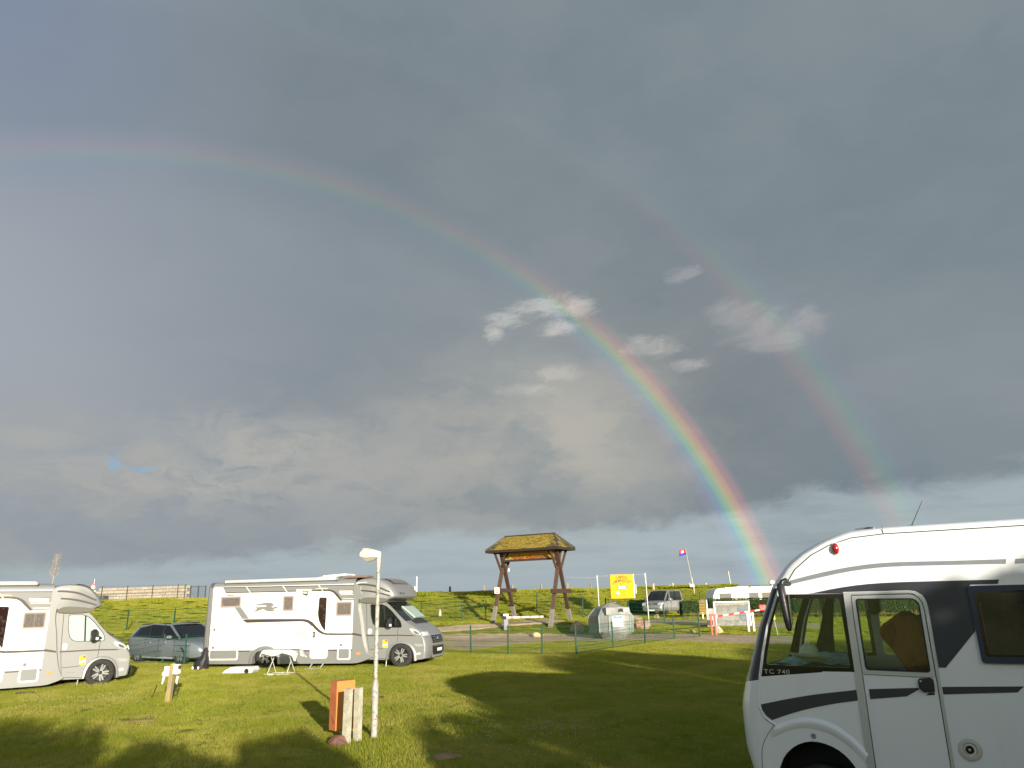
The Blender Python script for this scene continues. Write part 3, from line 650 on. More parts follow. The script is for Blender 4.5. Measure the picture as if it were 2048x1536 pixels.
def wheel(parent, x, y, z, Rr, face=-1, wid=.22, rim_r=.62, dark=False, rot=0.):
    """tyre with a five twin-spoke rim; face = -1 looks towards local -y"""
    q = MB(); w = wid
    q.lathe([(Rr * .60, -w * .42), (Rr * .68, -w * .5), (Rr * .86, -w * .5), (Rr * .955, -w * .42), (Rr, -w * .30), (Rr, w * .30), (Rr * .955, w * .42), (Rr * .86, w * .5), (Rr * .6, w * .45)], 36, 'y', (0, 0, 0))
    ty = q.build('wheel', rubber, parent, smooth=35); ty.location = (x, y, z); ty.rotation_euler = (0, rot, 0)
    yo = face * w * .40
    q = MB(); q.lathe([(Rr * .615, yo), (Rr * .60, yo + face * .012), (Rr * .575, yo), (Rr * .55, yo - face * .05), (.0, yo - face * .07)], 30, 'y', (0, 0, 0)); rm = q.build('rim', rimd, ty, smooth=40)
    q = MB()
    for k in range(5):
        a = 2 * math.pi * k / 5 + .3
        for da in (-.17, .17):
            p0 = Vector((math.cos(a + da * 1.9) * Rr * .13, yo + face * .0, math.sin(a + da * 1.9) * Rr * .13)); p1 = Vector((math.cos(a + da) * Rr * .585, yo + face * .004, math.sin(a + da) * Rr * .585))
            q.beam(p0, p1, .030 * Rr / .35 * 1.25, .022, (0, 1, 0)) if 1 else None
    q.build('spokes', rimd if dark else rimm, rm)
    q = MB(); q.lathe([(0, yo + face * .016), (Rr * .10, yo + face * .014), (Rr * .12, yo)], 14, 'y', (0, 0, 0)); q.build('hub_cap', rimd, rm)
    return ty
wheel(van, -1.19, .20, .23, .345, dark=False)
wheel(van, -1.19, VWID - .2, .23, .345, 1)
wheel(van, 2.9, .22, .23, .345); wheel(van, 2.9, VWID - .22, .23, .345, 1)
q = MB(); q.box((5.58, VWID / 2, 1.5), (.05, VWID - .02, 2.6)); q.build('rear_wall', whitev, van)
# ------------------------------------------------------------------ semi-integrated motorhomes (right side faces the camera)
RB = .15
def semi(label, loc, rz, ks=1.0, cabfilm=False, awn_end=-2.24, with_dish=True, group=None, table_side=True):
    root = thing('motorhome', label, 'motorhome', loc, rz, group)
    Sx = lambda s: s if s < -1.62 else -1.62 + (s + 1.62) * ks
    def mf(l): return lambda s, z: (Sx(s), l, z - RB)
    WD = 2.28
    def part(name, pts, m_, l0, l1, holes=(), parent=root, smooth=None):
        q = MB(); q.prism(pts, mf(l0), mf(l1), holes); return q.build(name, m_, parent, smooth)
    # living box: walls, rounded grey roof edge, rear
    xsec = [(0, .74), (0, 2.80), (.012, 2.87), (.05, 2.93), (.12, 2.965), (.4, 2.985), (WD / 2, 2.99), (WD - .4, 2.985), (WD - .12, 2.965), (WD - .05, 2.93), (WD - .012, 2.87), (WD, 2.80), (WD, .74)]
    q = MB(); q.prism([(s, z) for s, z in rpoly([(-6.90, .735), (-6.90, 2.825), (-1.64, 2.80), (-1.62, .735)], .04)], mf(0), mf(.04)); q.build('wall', white, root)
    q = MB(); q.prism([(-6.90, .735), (-6.90, 2.825), (-1.64, 2.80), (-1.62, .735)], mf(WD - .04), mf(WD)); q.build('wall', white, root)
    q = MB(); q.grid([[(Sx(s), l, z - RB) for l, z in xsec[1:-1]] for s in (-7.02, -6.9, -4, -1.62)]); q.build('roof', silver, root, smooth=50)
    rear = MB(); rws = []
    for s, k in ((-6.89, 0), (-7.03, .0), (-7.085, .03), (-7.11, .10)):
        rws.append([(Sx(s) - .02 * math.sin((z - .3) / 2.7 * 3.1) - .03 * (1 - (z - .3) / 2.7), l + (k if l < 1 else -k), z - RB) for l, z in [(0, .31), (0, .74), (0, 1.7)] + xsec[1:-1] + [(WD, 1.7), (WD, .74), (WD, .31)]])
    rear.grid(rws); c_ = rws[-1]; rear.add(c_, [tuple(range(len(c_)))]); rear.build('rear_trim', silver, root, smooth=50)
    # skirts
    archr = [(-5.25, .30), (-5.22, .50), (-5.12, .66), (-4.95, .755), (-4.77, .785), (-4.58, .75), (-4.42, .66), (-4.32, .50), (-4.29, .30)]
    archr = [archr[0]] + chaikin(archr[1:-1], 1) + [archr[-1]]
    sk = MB(); sk.prism([(-7.0, .742), (-7.0, .33), (-6.96, .31)] + archr + [(-1.63, .30), (-1.63, .742)], mf(-.012), mf(.05)); sk.build('skirt', silver, root)
    sk = MB(); sk.prism([(-7.0, .742), (-7.0, .31)] + archr + [(-1.63, .30), (-1.63, .742)], mf(WD - .05), mf(WD + .012)); sk.build('skirt', silver, root)
    q = MB(); q.box((-3.6, WD / 2, .42), (6.3, WD - .5, .25)); q.build('underbody', seal, root)
    part('skirt_line', [(-6.98, .700), (-6.98, .728), (-5.36, .722), (-5.33, .694)], darkg, -.0155, -.011)
    part('skirt_line', [(-4.22, .688), (-4.25, .716), (-3.17, .712), (-3.17, .684)], darkg, -.0155, -.011)
    part('skirt_line', [(-2.49, .688), (-2.49, .716), (-1.64, .716), (-1.64, .688)], darkg, -.0155, -.011)
    fl = MB(); o_ = chaikin([(-5.36, .30), (-5.35, .52), (-5.23, .72), (-5.02, .84), (-4.77, .88), (-4.53, .84), (-4.34, .71), (-4.22, .52), (-4.19, .30)], 2); i_ = chaikin([archr[0], (-5.24, .50), (-5.13, .67), (-4.95, .76), (-4.77, .79), (-4.58, .76), (-4.41, .67), (-4.31, .50), archr[-1]], 2)
    fl.grid([[mf(-.012)(*a), mf(-.035)(a[0] * .85 + b_[0] * .15, a[1] * .85 + b_[1] * .15), mf(-.035)(*b_), mf(.3)(*b_)] for a, b_ in zip(o_, i_)]); fl.build('wheel_arch', silver, root, smooth=60)
    q = MB(); q.box((Sx(-4.77), .42, .55), (1.1, .3, .5)); q.build('wheel_well', seal, root)
    def hatch(x0, x1, z0, z1):
        q = MB(); o2 = rpoly([(x0, z1), (x1, z1), (x1, z0), (x0, z0)], .07); i2 = rpoly([(x0 + .05, z1 - .0), (x1 - .05, z1 - .0), (x1 - .05, z0 + .05), (x0 + .05, z0 + .05)], .05)
        q.prism(o2, mf(-.02), mf(-.012)); h_ = q.build('hatch', white, root); q = MB(); q.prism(rpoly([(x0 + .05, z1 - .0), (x1 - .05, z1 - .0), (x1 - .05, z0 + .045), (x0 + .05, z0 + .045)], .045), mf(-.024), mf(-.02)); q.build('hatch_panel', greyp, h_); return h_
    hatch(-6.865, -5.77, .43, .745); hatch(-2.175, -1.705, .41, .745)
    part('hatch_line', rpoly([(-2.14, 1.10), (-1.70, 1.10), (-1.70, .745), (-2.14, .745)], .05), mat('panel_gap', (.45, .44, .40), .6), -.002, .001, [rpoly([(-2.132, 1.092), (-1.708, 1.092), (-1.708, .745), (-2.132, .745)], .05)])
    part('hatch_line', [(-6.85, 1.720), (-5.85, 1.726), (-5.85, 1.719), (-6.85, 1.713)], MATS['panel_gap'], -.002, .001)
    part('hatch_line', [(-3.75, .99), (-3.3, .985), (-3.3, .980), (-3.75, .985)], MATS['panel_gap'], -.002, .001)
    for a, b_ in ((-6.736, 1.415), (-6.732, .834), (-2.06, .865)):
        q = MB(); q.lathe([(.045, 0), (.043, -.012), (.02, -.014), (0, -.01)], 18, 'y', (Sx(a), 0, b_ - RB)); l_ = q.build('lock', mat('lock_grey', (.16, .15, .14), .4), root)
    # film graphics
    part('stripe', [(-6.557, 2.812), (-1.65, 2.775), (-1.65, 2.745), (-6.523, 2.774)], darkg, -.004, .001)
    part('stripe', [(-6.435, 2.642), (-1.65, 2.612), (-1.65, 2.580), (-6.417, 2.608)], darkg, -.004, .001)
    part('grey_film', [(-6.52, 2.772), (-1.65, 2.743), (-1.65, 2.614), (-6.44, 2.644)], greyp, -.003, .001)
    for a in (-5.672, -4.303, -2.990):
        part('pinstripe', [(a, 2.815), (a + .03, 2.815), (a + .23, 2.58), (a + .20, 2.58)], white, -.006, -.004)
    part('stripe', [(-6.39, 2.575), (-6.13, 2.565), (-6.09, 2.515), (-6.355, 2.52)], greyp, -.004, .001)
    part('stripe', [(-6.04, 2.135), (-5.80, 2.135), (-5.449, 1.746), (-5.715, 1.746)], greyp, -.004, .001)
    cur = chaikin([(-5.70, 1.713), (-5.60, 1.742), (-3.55, 1.712), (-3.30, 1.695), (-3.14, 1.615), (-2.86, 1.375), (-2.68, 1.262), (-2.46, 1.238), (-1.64, 1.228)], 3)
    cur2 = chaikin([(-5.54, 1.619), (-3.55, 1.634), (-3.36, 1.615), (-3.22, 1.55), (-2.98, 1.345), (-2.80, 1.222), (-2.60, 1.180), (-1.64, 1.175)], 3)
    q = MB(); n = min(len(cur), len(cur2)); q.prism(cur + cur2[::-1], mf(-.004), mf(.001)); q.build('stripe', darkg, root)
    # brown-grey curve with the name plate above the small front window
    part('grey_film', chaikin([(-2.95, 2.640), (-2.55, 2.62), (-2.36, 2.56), (-2.24, 2.43), (-2.13, 2.27)], 2) + [(-1.66, 2.27), (-1.66, 2.60)], greyp, -.0045, .001)
    part('stripe', chaikin([(-3.02, 2.655), (-2.53, 2.64), (-2.33, 2.57), (-2.20, 2.43), (-2.07, 2.27)], 3) + chaikin([(-2.13, 2.25), (-2.28, 2.40), (-2.40, 2.53), (-2.56, 2.585), (-2.97, 2.605)], 3), darkg, -.0052, -.004)
    part('pinstripe', [(-2.15, 2.462), (-1.66, 2.458), (-1.66, 2.446), (-2.14, 2.450)], white, -.0062, -.0046)
    part('pinstripe', [(-2.08, 2.332), (-1.66, 2.328), (-1.66, 2.316), (-2.07, 2.32)], white, -.0062, -.0046)
    nm = part('name_plate', rpoly([(-2.20, 2.582), (-1.72, 2.574), (-1.72, 2.486), (-2.17, 2.494)], .02), white, -.008, -.0046)
    tag(lettering('KREOS', .075, lambda x, y, d: (Sx(-2.10) + x * 1.05, -.0085 - d, 2.508 + y * .9 - RB), greyp, nm, extrude=.001, space=1.35), kind='stuff')
    emb = chaikin([(-5.37, 2.201), (-5.092, 2.228), (-4.89, 2.266), (-4.72, 2.268), (-4.62, 2.245), (-4.548, 2.18), (-4.60, 2.15), (-4.645, 2.12), (-4.63, 2.10), (-4.472, 2.128), (-4.382, 2.088), (-4.50, 2.062), (-4.60, 2.02), (-4.50, 2.008), (-4.348, 2.004), (-4.50, 1.985), (-4.693, 1.968), (-4.87, 1.998), (-4.934, 2.062), (-5.048, 2.025), (-5.19, 1.981), (-5.452, 1.945), (-5.251, 2.007), (-5.17, 2.092), (-5.406, 2.110), (-5.113, 2.128), (-4.86, 2.130), (-4.824, 2.160), (-4.90, 2.178), (-5.05, 2.178), (-5.2, 2.165)], 1, True)
    part('emblem', emb, mat('emblem_grey', (.20, .19, .175), .4), -.004, .001)
    # windows
    fr = mat('window_frame_grey', (.34, .32, .30), .5); pane = mat('blind_behind_acrylic', (.10, .09, .08), .12, c2=(.19, .17, .155), vscale=45, coat=.5)
    pink = mat('window_rubber', (.23, .15, .12), .6)
    def window(x0, x1, z0, z1, div=False):
        w_ = part('window', rpoly([(x0, z1), (x1, z1), (x1, z0), (x0, z0)], .03), fr, -.028, .0, [rpoly([(x0 + .035, z1 - .045), (x1 - .035, z1 - .045), (x1 - .035, z0 + .045), (x0 + .035, z0 + .045)], .03)])
        part('gasket', rpoly([(x0 + .035, z1 - .045), (x1 - .035, z1 - .045), (x1 - .035, z0 + .045), (x0 + .035, z0 + .045)], .03), pink, -.006, -.002, parent=w_)
        spans = [(x0 + .06, (x0 + x1) / 2 - .008), ((x0 + x1) / 2 + .008, x1 - .06)] if div else [(x0 + .065, x1 - .065)]
        for a, b_ in spans: part('pane', rpoly([(a, z1 - .075), (b_, z1 - .075), (b_, z0 + .07), (a, z0 + .07)], .02), pane, -.018, -.0062, parent=w_)
        if not div:
            for a in (x0 + .12, x1 - .12): part('catch', [(a - .03, z0 + .12), (a + .03, z0 + .12), (a + .03, z0 + .075), (a - .03, z0 + .075)], pink, -.022, -.0182, parent=w_)
    window(-6.58, -5.80, 2.125, 2.505); window(-4.222, -3.826, 1.963, 2.478); window(-2.275, -1.712, 1.768, 2.242, True)
    # service flap with awning light, entry door, vents
    bx = part('awning_lamp_panel', rpoly([(-3.752, 2.675), (-3.205, 2.667), (-3.205, 2.415), (-3.745, 2.422)], .015), mat('ivory_plastic', (.66, .61, .48), .5), -.03, 0)
    part('opening', [(-3.50, 2.62), (-3.32, 2.615), (-3.32, 2.47), (-3.36, 2.45), (-3.50, 2.50)], darkg, -.033, -.0302, parent=bx)
    q = MB(); q.prism([(-3.47, 2.59), (-3.35, 2.585), (-3.35, 2.52), (-3.47, 2.53)], mf(-.05), mf(-.0332)); q.build('lamp_cover', MATS['ivory_plastic'], bx)
    q = MB(); q.lathe([(.0, -.05), (.03, -.045), (.05, 0)], 8, 'y', (0, 0, 0)); hb = q.build('grab_light', MATS['ivory_plastic'], root, smooth=60); hb.location = (Sx(-2.83), 0, 2.665 - RB); hb.scale = (5.0, 1, .55)
    dpts = rpoly([(-3.10, 2.452), (-2.555, 2.44), (-2.525, .46), (-3.14, .465)], .10, 5)
    d_ = part('entry_door', dpts, white, -.022, .0, [rpoly([(-2.882, 2.374), (-2.634, 2.368), (-2.642, 1.34), (-2.76, 1.47), (-2.86, 1.66), (-2.905, 1.85)], .05, 4)])
    part('door_gap', rpoly([(-3.112, 2.464), (-2.543, 2.452), (-2.513, .448), (-3.152, .453)], .105, 5), MATS['panel_gap'], -.014, -.0005, [rpoly([(-3.09, 2.44), (-2.565, 2.43), (-2.535, .47), (-3.13, .475)], .1, 5)])
    part('door_window', rpoly([(-2.882, 2.374), (-2.634, 2.368), (-2.642, 1.34), (-2.76, 1.47), (-2.86, 1.66), (-2.905, 1.85)], .05, 4), mat('dark_red_glass', (.022, .010, .008), .08, coat=.6, c2=(.07, .055, .05), vscale=5, mixlo=.52, mixhi=.7), -.012, -.006, parent=d_)
    part('door_window_seal', rpoly([(-2.895, 2.388), (-2.622, 2.381), (-2.630, 1.30), (-2.77, 1.46), (-2.875, 1.65), (-2.92, 1.85)], .055, 4), seal, -.0235, -.020, [rpoly([(-2.875, 2.366), (-2.642, 2.36), (-2.65, 1.36), (-2.752, 1.48), (-2.85, 1.665), (-2.895, 1.85)], .05, 4)], parent=d_)
    part('door_stripe', chaikin([(-3.13, 1.63), (-2.90, 1.41), (-2.70, 1.268), (-2.53, 1.24)], 2) + chaikin([(-2.53, 1.182), (-2.62, 1.19), (-2.80, 1.235), (-2.97, 1.35), (-3.13, 1.50)], 2), darkg, -.0245, -.0222, parent=d_)
    part('door_handle', rrect(-3.062, 1.112, -2.985, 1.30, .03), blk, -.04, -.0225, [rrect(-3.036, 1.15, -3.01, 1.265, .012)], parent=d_)
    vt = MB()
    for k in range(10): vt.prism([(-3.742, 1.105 + k * .023), (-3.243, 1.100 + k * .023), (-3.243, 1.118 + k * .023), (-3.742, 1.123 + k * .023)], mf(-.012), mf(.0))
    tag(vt.build('vent_grille', MATS['ivory_plastic'], root), kind='stuff')
    part('socket', rrect(-3.42, .575, -3.34, .625, .02), seal, -.02, -.012)
    q = MB(); q.prism([(-3.16, .16), (-2.66, .16), (-2.66, .19), (-3.16, .19)], mf(-.32), mf(-.06))
    q.tube([mf(-.1)(-3.10, .18), mf(.02)(-3.04, .32)], .015, 6); q.tube([mf(-.1)(-2.72, .18), mf(.02)(-2.64, .32)], .015, 6)
    if table_side: q.build('entry_step', alu, root)
    # awning cassette, roof fittings
    q = MB(); ax = Sx(awn_end) if awn_end < -1.62 else awn_end
    q.lathe([(.0, -6.43), (.045, -6.43), (.055, -6.40), (.055, awn_end - .03), (.045, awn_end), (0, awn_end)], 16, 'x', (0, -.045, 2.985 - RB)); q.build('awning', mat('awning_case', (.66, .66, .63), .35, .2, var=.03), root, smooth=40)
    for a, b_ in ((-6.44, -6.40), (awn_end - .05, awn_end + .015)):
        q = MB(); q.bbox(((a + b_) / 2, -.045, 2.985 - RB), (b_ - a, .125, .125), .02); q.build('awning_end', silver, root)
    if with_dish:
        q = MB(); q.bbox((-2.65, .9, 3.10 - RB), (.9, .8, .08), .03, rot=(0, R(-3), 0)); q.box((-3.25, .9, 3.06 - RB), (.5, .5, .03), rot=(0, R(-6), 0)); q.build('roof_hatch', white, root)
        q = MB(); q.bbox((-1.75, .5, 3.03 - RB), (.9, .6, .07), .02); q.build('solar_frame', mat('brown_trim', (.20, .14, .10), .5), root)
    # cab: side plates with windows and wheel arch, lofted nose
    CL = .10; CW = WD - 2 * CL
    P0 = [(-.80, 2.26), (-.60, 2.20), (-.43, 2.06), (-.20, 1.82), (.02, 1.60), (.14, 1.50), (.30, 1.41), (.50, 1.28), (.66, 1.12), (.74, .98), (.77, .80), (.775, .62), (.74, .42)]
    P1 = [(-.80, 2.28), (-.62, 2.235), (-.42, 2.10), (-.10, 1.84), (.16, 1.645), (.33, 1.545), (.52, 1.455), (.74, 1.33), (.90, 1.16), (.97, 1.00), (1.0, .82), (1.02, .62), (.98, .42)]
    P1 = [(a + (c - a) * .55, b + (d - b) * .8) for (a, b), (c, d) in zip(P0, P1)]
    A_, B_ = resample(P0, P1, 60); cl = [0, .01, .03, .07, .12, .18, .26, .36, .5]; cl = cl + [1 - q_ for q_ in reversed(cl[:-1])]
    rws = []
    for (a, b_), (c1, d1) in zip(A_, B_):
        rws.append([(Sx(a + (c1 - a) * sup(t_, 2.3)), CL + t_ * CW, b_ + (d1 - b_) * sup(t_, 2.3) - RB) for t_ in cl])
    bodyc, scr, hood = MB(), MB(), MB()
    for i in range(len(rws) - 1):
        z = (rws[i][8][2] + rws[i + 1][8][2]) / 2 + RB
        for j in range(len(cl) - 1):
            tm = (cl[j] + cl[j + 1]) / 2; qd = [rws[i][j], rws[i][j + 1], rws[i + 1][j + 1], rws[i + 1][j]]
            (scr if (1.60 < z < 2.20 and .03 < tm < .97) else bodyc).add(qd, [(0, 1, 2, 3)])
    bodyc.build('cab_body', silver, root, smooth=35)
    ws = scr.build('windscreen', glassmat('screen_glass', (.45, .5, .47), .12, .35, (.012, .016, .018)), root, smooth=35)
    sideo = [(-1.66, 2.30), (-.80, 2.26)] + P0[1:] + [(.72, .40), (.49, .38)]
    archf = [(.44, .38), (.43, .56), (.36, .72), (.24, .84), (.10, .895), (-.03, .905), (-.18, .88), (-.32, .79), (-.42, .64), (-.465, .46), (-.47, .39)]
    archf = [archf[0]] + chaikin(archf[1:-1], 1) + [archf[-1]]
    sideo = sideo[:-1] + archf + [(-1.66, .42)]
    cwin = rpoly([(-1.098, 2.115), (-.72, 2.110), (-.56, 2.05), (-.369, 1.897), (-.066, 1.575), (-.02, 1.46), (-.022, 1.385), (-.736, 1.400), (-.90, 1.43), (-1.0, 1.53), (-1.073, 1.764)], .05, 3)
    for l0, l1 in ((CL - .001, CL + .03), (CL + CW - .03, CL + CW + .001)):
        q = MB(); q.prism(sideo, mf(l0), mf(l1), [cwin]); q.build('cab_side', silver, root)
    film = mat('mint_blind', (.33, .42, .38), .6)
    cg = glassmat('cab_glass', (.5, .55, .54), .10, .3, (.02, .025, .03))
    q = MB(); q.prism(cwin, mf(CL + .008), mf(CL + .012)); cwo = q.build('cab_window', film if cabfilm else cg, root)
    q = MB(); q.prism(cwin, mf(CL + CW - .012), mf(CL + CW - .008)); q.build('cab_window', cg, root)
    q = MB(); q.prism(rpoly([(-1.11, 2.128), (-.715, 2.123), (-.55, 2.065), (-.355, 1.91), (-.05, 1.58), (-.006, 1.46), (-.008, 1.372), (-.74, 1.387), (-.91, 1.417), (-1.012, 1.52), (-1.087, 1.764)], .05, 3), mf(CL - .004), mf(CL + .012), [cwin]); q.build('window_seal', seal, cwo)
    part('window_post', [(-.66, 2.10), (-.615, 2.08), (-.545, 1.39), (-.59, 1.39)], seal, CL - .003, CL + .014, parent=cwo)
    q = MB(); q.box((-.80, WD / 2, .95), (1.6, CW - .1, .74)); q.box((-1.30, WD / 2, 1.7), (.25, CW - .2, 1.3)); q.build('cab_interior', dark_in, root)
    for a in (.5, 1.7):
        q = MB(); q.bbox((-.85, a, 1.75 - .0), (.16, .48, .75), .06, rot=(0, R(-10), 0)); q.build('seat_back', mat('seat_fabric', (.22, .19, .12), .9), root)
    if not cabfilm:
        q = MB(); q.prism([(-.38, 2.04), (-.30, 2.04), (.15, 1.68), (.11, 1.64)], lambda s, z: (Sx(s), 1.0, z - RB), lambda s, z: (Sx(s), 2.0, z - RB)); q.build('windscreen_blind', film, root)
    q = MB(); q.prism([(.10, 1.585), (.15, 1.62), (.36, 1.505), (.30, 1.47)], mf(.55), mf(WD - .55)); q.build('wiper_cowl', blk, root)
    # cab door shut lines, handle, stripe, sticker
    q = MB()
    for pl in ([(-1.255, 2.20), (-1.20, 1.2), (-1.09, .47), (-.50, .42)], [(-.12, 1.42), (-.14, 1.15), (-.15, .93)], [(-1.10, .72), (-.68, .73), (-.60, .77)]):
        q.tube([mf(CL - .002)(*a) for a in pl], .006, 5)
    q.build('shut_line', seal, root)
    part('moulding', [(-1.225, 1.160), (-.155, 1.158), (-.155, 1.125), (-1.225, 1.127)], darkg, CL - .008, CL)
    part('moulding', [(-.13, 1.158), (.35, 1.14), (.47, 1.115), (.35, 1.108), (-.13, 1.125)], darkg, CL - .008, CL)
    part('cab_handle', rrect(-1.17, 1.185, -1.04, 1.36, .05), mat('handle_silver', (.7, .7, .68), .3, .3), CL - .03, CL, [rrect(-1.12, 1.22, -1.09, 1.33, .012)])
    stk = part('sticker', [(-.644, 1.000), (-.478, 1.000), (-.478, .764), (-.644, .764)], mat('sticker_yellow', (.75, .62, .02), .5), CL - .003, CL)
    part('sticker_red', [(-.60, .992), (-.486, .992), (-.486, .93), (-.53, .945)], mat('sticker_red', (.6, .04, .03), .5), CL - .005, CL - .003, parent=stk)
    part('sticker_white', [(-.638, .86), (-.484, .91), (-.484, .85), (-.638, .80)], white, CL - .0045, CL - .003, parent=stk)
    tag(lettering('5010', .10, lambda x, y, d: (Sx(-.98) + x * 1.0, CL - .003 - d, .56 + y * .6 - RB), greyp, root, extrude=.0015, shear=.2, space=1.1), kind='stuff')
    # silver link between living box and cab
    part('cab_link', [(-1.66, 2.85), (-1.44, 2.70), (-1.40, 2.50)] + chaikin([(-1.40, 2.45), (-1.50, 2.30), (-1.49, 1.99), (-1.40, 1.65), (-1.33, 1.16), (-1.22, .72), (-1.10, .50), (-1.03, .45), (-1.22, .38), (-1.45, .315)], 2) + [(-1.66, .30)], silver, -.02, .30, smooth=None)
    part('cab_link', [(-1.66, 2.85), (-1.44, 2.70), (-1.49, 1.99), (-1.33, 1.16), (-1.10, .50), (-1.45, .315), (-1.66, .30)], silver, WD - .3, WD + .02)
    part('link_stripe', [(-1.66, 1.245), (-1.37, 1.185), (-1.33, 1.16), (-1.345, 1.13), (-1.66, 1.185)], darkg, -.0235, -.020)
    part('side_marker', rrect(-1.505, .575, -1.365, .628, .02), orl, -.03, -.02)
    part('side_marker', rrect(-7.06, .655, -6.96, .70, .02), orl, -.02, .002)
    # drop-down nose of the roof cap
    capo = [(-1.64, 2.86), (-1.5, 2.93), (-1.2, 2.965), (-.8, 2.955), (-.50, 2.90), (-.30, 2.80), (-.12, 2.66), (.0, 2.52), (.055, 2.40), (.05, 2.345), (-.04, 2.30), (-.30, 2.235), (-.60, 2.19), (-1.0, 2.19), (-1.3, 2.24), (-1.5, 2.34), (-1.64, 2.40)]
    capo = chaikin(capo, 1, True); layers = []
    for l, kf, kz in ((.0, .77, .90), (.03, .80, .955), (.10, .835, .985), (.30, .855, 1.0), (.75, .87, 1.01), (WD / 2, .875, 1.015), (WD - .75, .87, 1.01), (WD - .30, .855, 1.0), (WD - .10, .835, .985), (WD - .03, .80, .955), (WD, .77, .90)):
        layers.append([(Sx(-1.64 + (a + 1.64) * kf), l, 2.55 + (b_ - 2.55) * (kz if b_ > 2.55 else 1) - RB) for a, b_ in capo + capo[:1]])
    q = MB(); q.grid(layers); q.add(layers[0][:-1], [tuple(range(len(capo)))]); q.add(layers[-1][:-1], [tuple(range(len(capo)))]); cap = q.build('roof_cap', silver, root, smooth=40)
    for w_, (a0, a1, b0, b1) in (('upper', (2.80, 2.53, 2.765, 2.50)), ('lower', (2.60, 2.40, 2.57, 2.375))):
        top = chaikin([(-1.62, a0 - .01), (-1.3, a0 - .01), (-.9, a0 - .06), (-.50, a1 + .03), (-.40, a1 + .0)], 2); bot = chaikin([(-1.62, b0 - .02), (-1.3, b0 - .025), (-.9, b0 - .085), (-.50, b1 + .01), (-.40, b1 - .015)], 2)
        part('stripe', top + bot[::-1], darkg, -.003, .002, parent=cap)
    part('cap_hollow_shade', chaikin([(-1.50, 2.20), (-1.42, 2.30), (-1.25, 2.355), (-.8, 2.33), (-.50, 2.29), (-.42, 2.265), (-.5, 2.21), (-.68, 2.175), (-1.1, 2.165)], 1, True), mat('cap_painted_shade', (.115, .11, .085), .7), -.003, .05, parent=cap)  # shade of the concave cap underside painted as a dark flat panel
    part('cap_stripe', chaikin([(-1.64, 2.72), (-1.60, 2.80), (-1.50, 2.84), (-1.2, 2.84)], 2) + chaikin([(-1.2, 2.825), (-1.48, 2.82), (-1.58, 2.775), (-1.615, 2.70)], 2), white, -.005, .0, parent=cap)
    q = MB(); rws2 = []
    for a, b_ in ((-.90, 2.965), (-.74, 2.94), (-.56, 2.875), (-.42, 2.775)): rws2.append([(Sx(a), l, b_ + .012 - RB) for l in (.42, .8, 1.14, 1.5, 1.86)])
    q.grid(rws2); rws3 = [[(p_[0], p_[1], p_[2] - .05) for p_ in r_] for r_ in rws2]; q.grid(rws3); q.build('skylight', mat('skylight_brown', (.16, .09, .07), .1, coat=.5), cap, smooth=60)
    tag(lettering('LAIKA', .12, lambda x, y, d: (Sx(-.07 - .05 * abs(x - .35) * 0) + .055 + .05 - .04 * (y / .1) , .55 + x * 1.55, 2.44 + y * .8 - RB), blk, cap, extrude=.001, space=1.5), kind='stuff') if False else None
    tl = lettering('LAIKA', .13, lambda x, y, d: (x * 1.0, y * .8, d), blk, cap, extrude=.002, space=1.45); tag(tl, kind='stuff')
    tl.rotation_euler = (R(66), R(0), R(62)); tl.location = (Sx(-.30), .14, 2.43 - RB)
    # lights, grille, bumper, mirror
    hl = MB(); hp = chaikin([(.22, 1.355), (.44, 1.33), (.62, 1.235), (.70, 1.13), (.52, 1.145), (.36, 1.20)], 2, True)
    hl.prism(hp, lambda s, z: (Sx(s), CL - .014, z - RB), lambda s, z: (Sx(s), CL + .03, z - RB)); hl.grid([[(Sx(.775 + .14 * sup((l - CL) / CW, 2.3) - max(0, z - .95) * .45) + .012, l, z - RB) for l in np.linspace(CL + .0, CL + .34, 8)] for z in (1.11, 1.17, 1.23)]); ho = hl.build('headlight', lamp, root)
    q = MB(); q.prism(chaikin([(.40, 1.29), (.56, 1.22), (.62, 1.16), (.50, 1.17), (.42, 1.21)], 1, True), lambda s, z: (Sx(s) + .004, CL - .020, z - RB), lambda s, z: (Sx(s), CL - .0145, z - RB)); q.build('reflector', mat('chrome', (.75, .75, .75), .12, .9), ho)
    def fx(l): return .755 + .14 * sup((l - CL) / CW, 2.3)
    def fpatch(name, l0, l1, z0, z1, m_, off=.006, slant=0., parent=root):
        q = MB(); q.grid([[(Sx(fx(l) + off - max(0, z - .95) * .45 + (.02 if z < .8 else 0)), l, z - RB) for l in np.linspace(l0, l1, 12)] for z in np.linspace(z0, z1, 5)]); return q.build(name, m_, parent, smooth=60)
    gr = fpatch('grille', .62, 1.66, .86, 1.10, blk, .02)
    for k in range(3): fpatch('grille_bar', .64, 1.64, .90 + k * .07, .912 + k * .07, mat('chrome', (.75, .75, .75), .12, .9), .028, parent=gr)
    q = MB(); q.lathe([(.0, .02), (.06, .015), (.07, 0)], 16, 'x', (Sx(fx(1.14) - .01), 1.14, .98 - RB)); q.build('badge', MATS['chrome'], gr)
    fpatch('lower_grille', .58, 1.70, .56, .76, blk, .02)
    fpatch('grille_bar', .58, 1.70, .765, .80, MATS['chrome'], .03)
    fpatch('number_plate', .88, 1.40, .60, .70, white, .045)
    fpatch('lower_lip', .42, 1.86, .43, .50, greyp, .03)
    part('fog_lamp', chaikin([(.50, .60), (.66, .62), (.66, .54), (.50, .52)], 1, True), lamp, CL - .004, CL + .02)
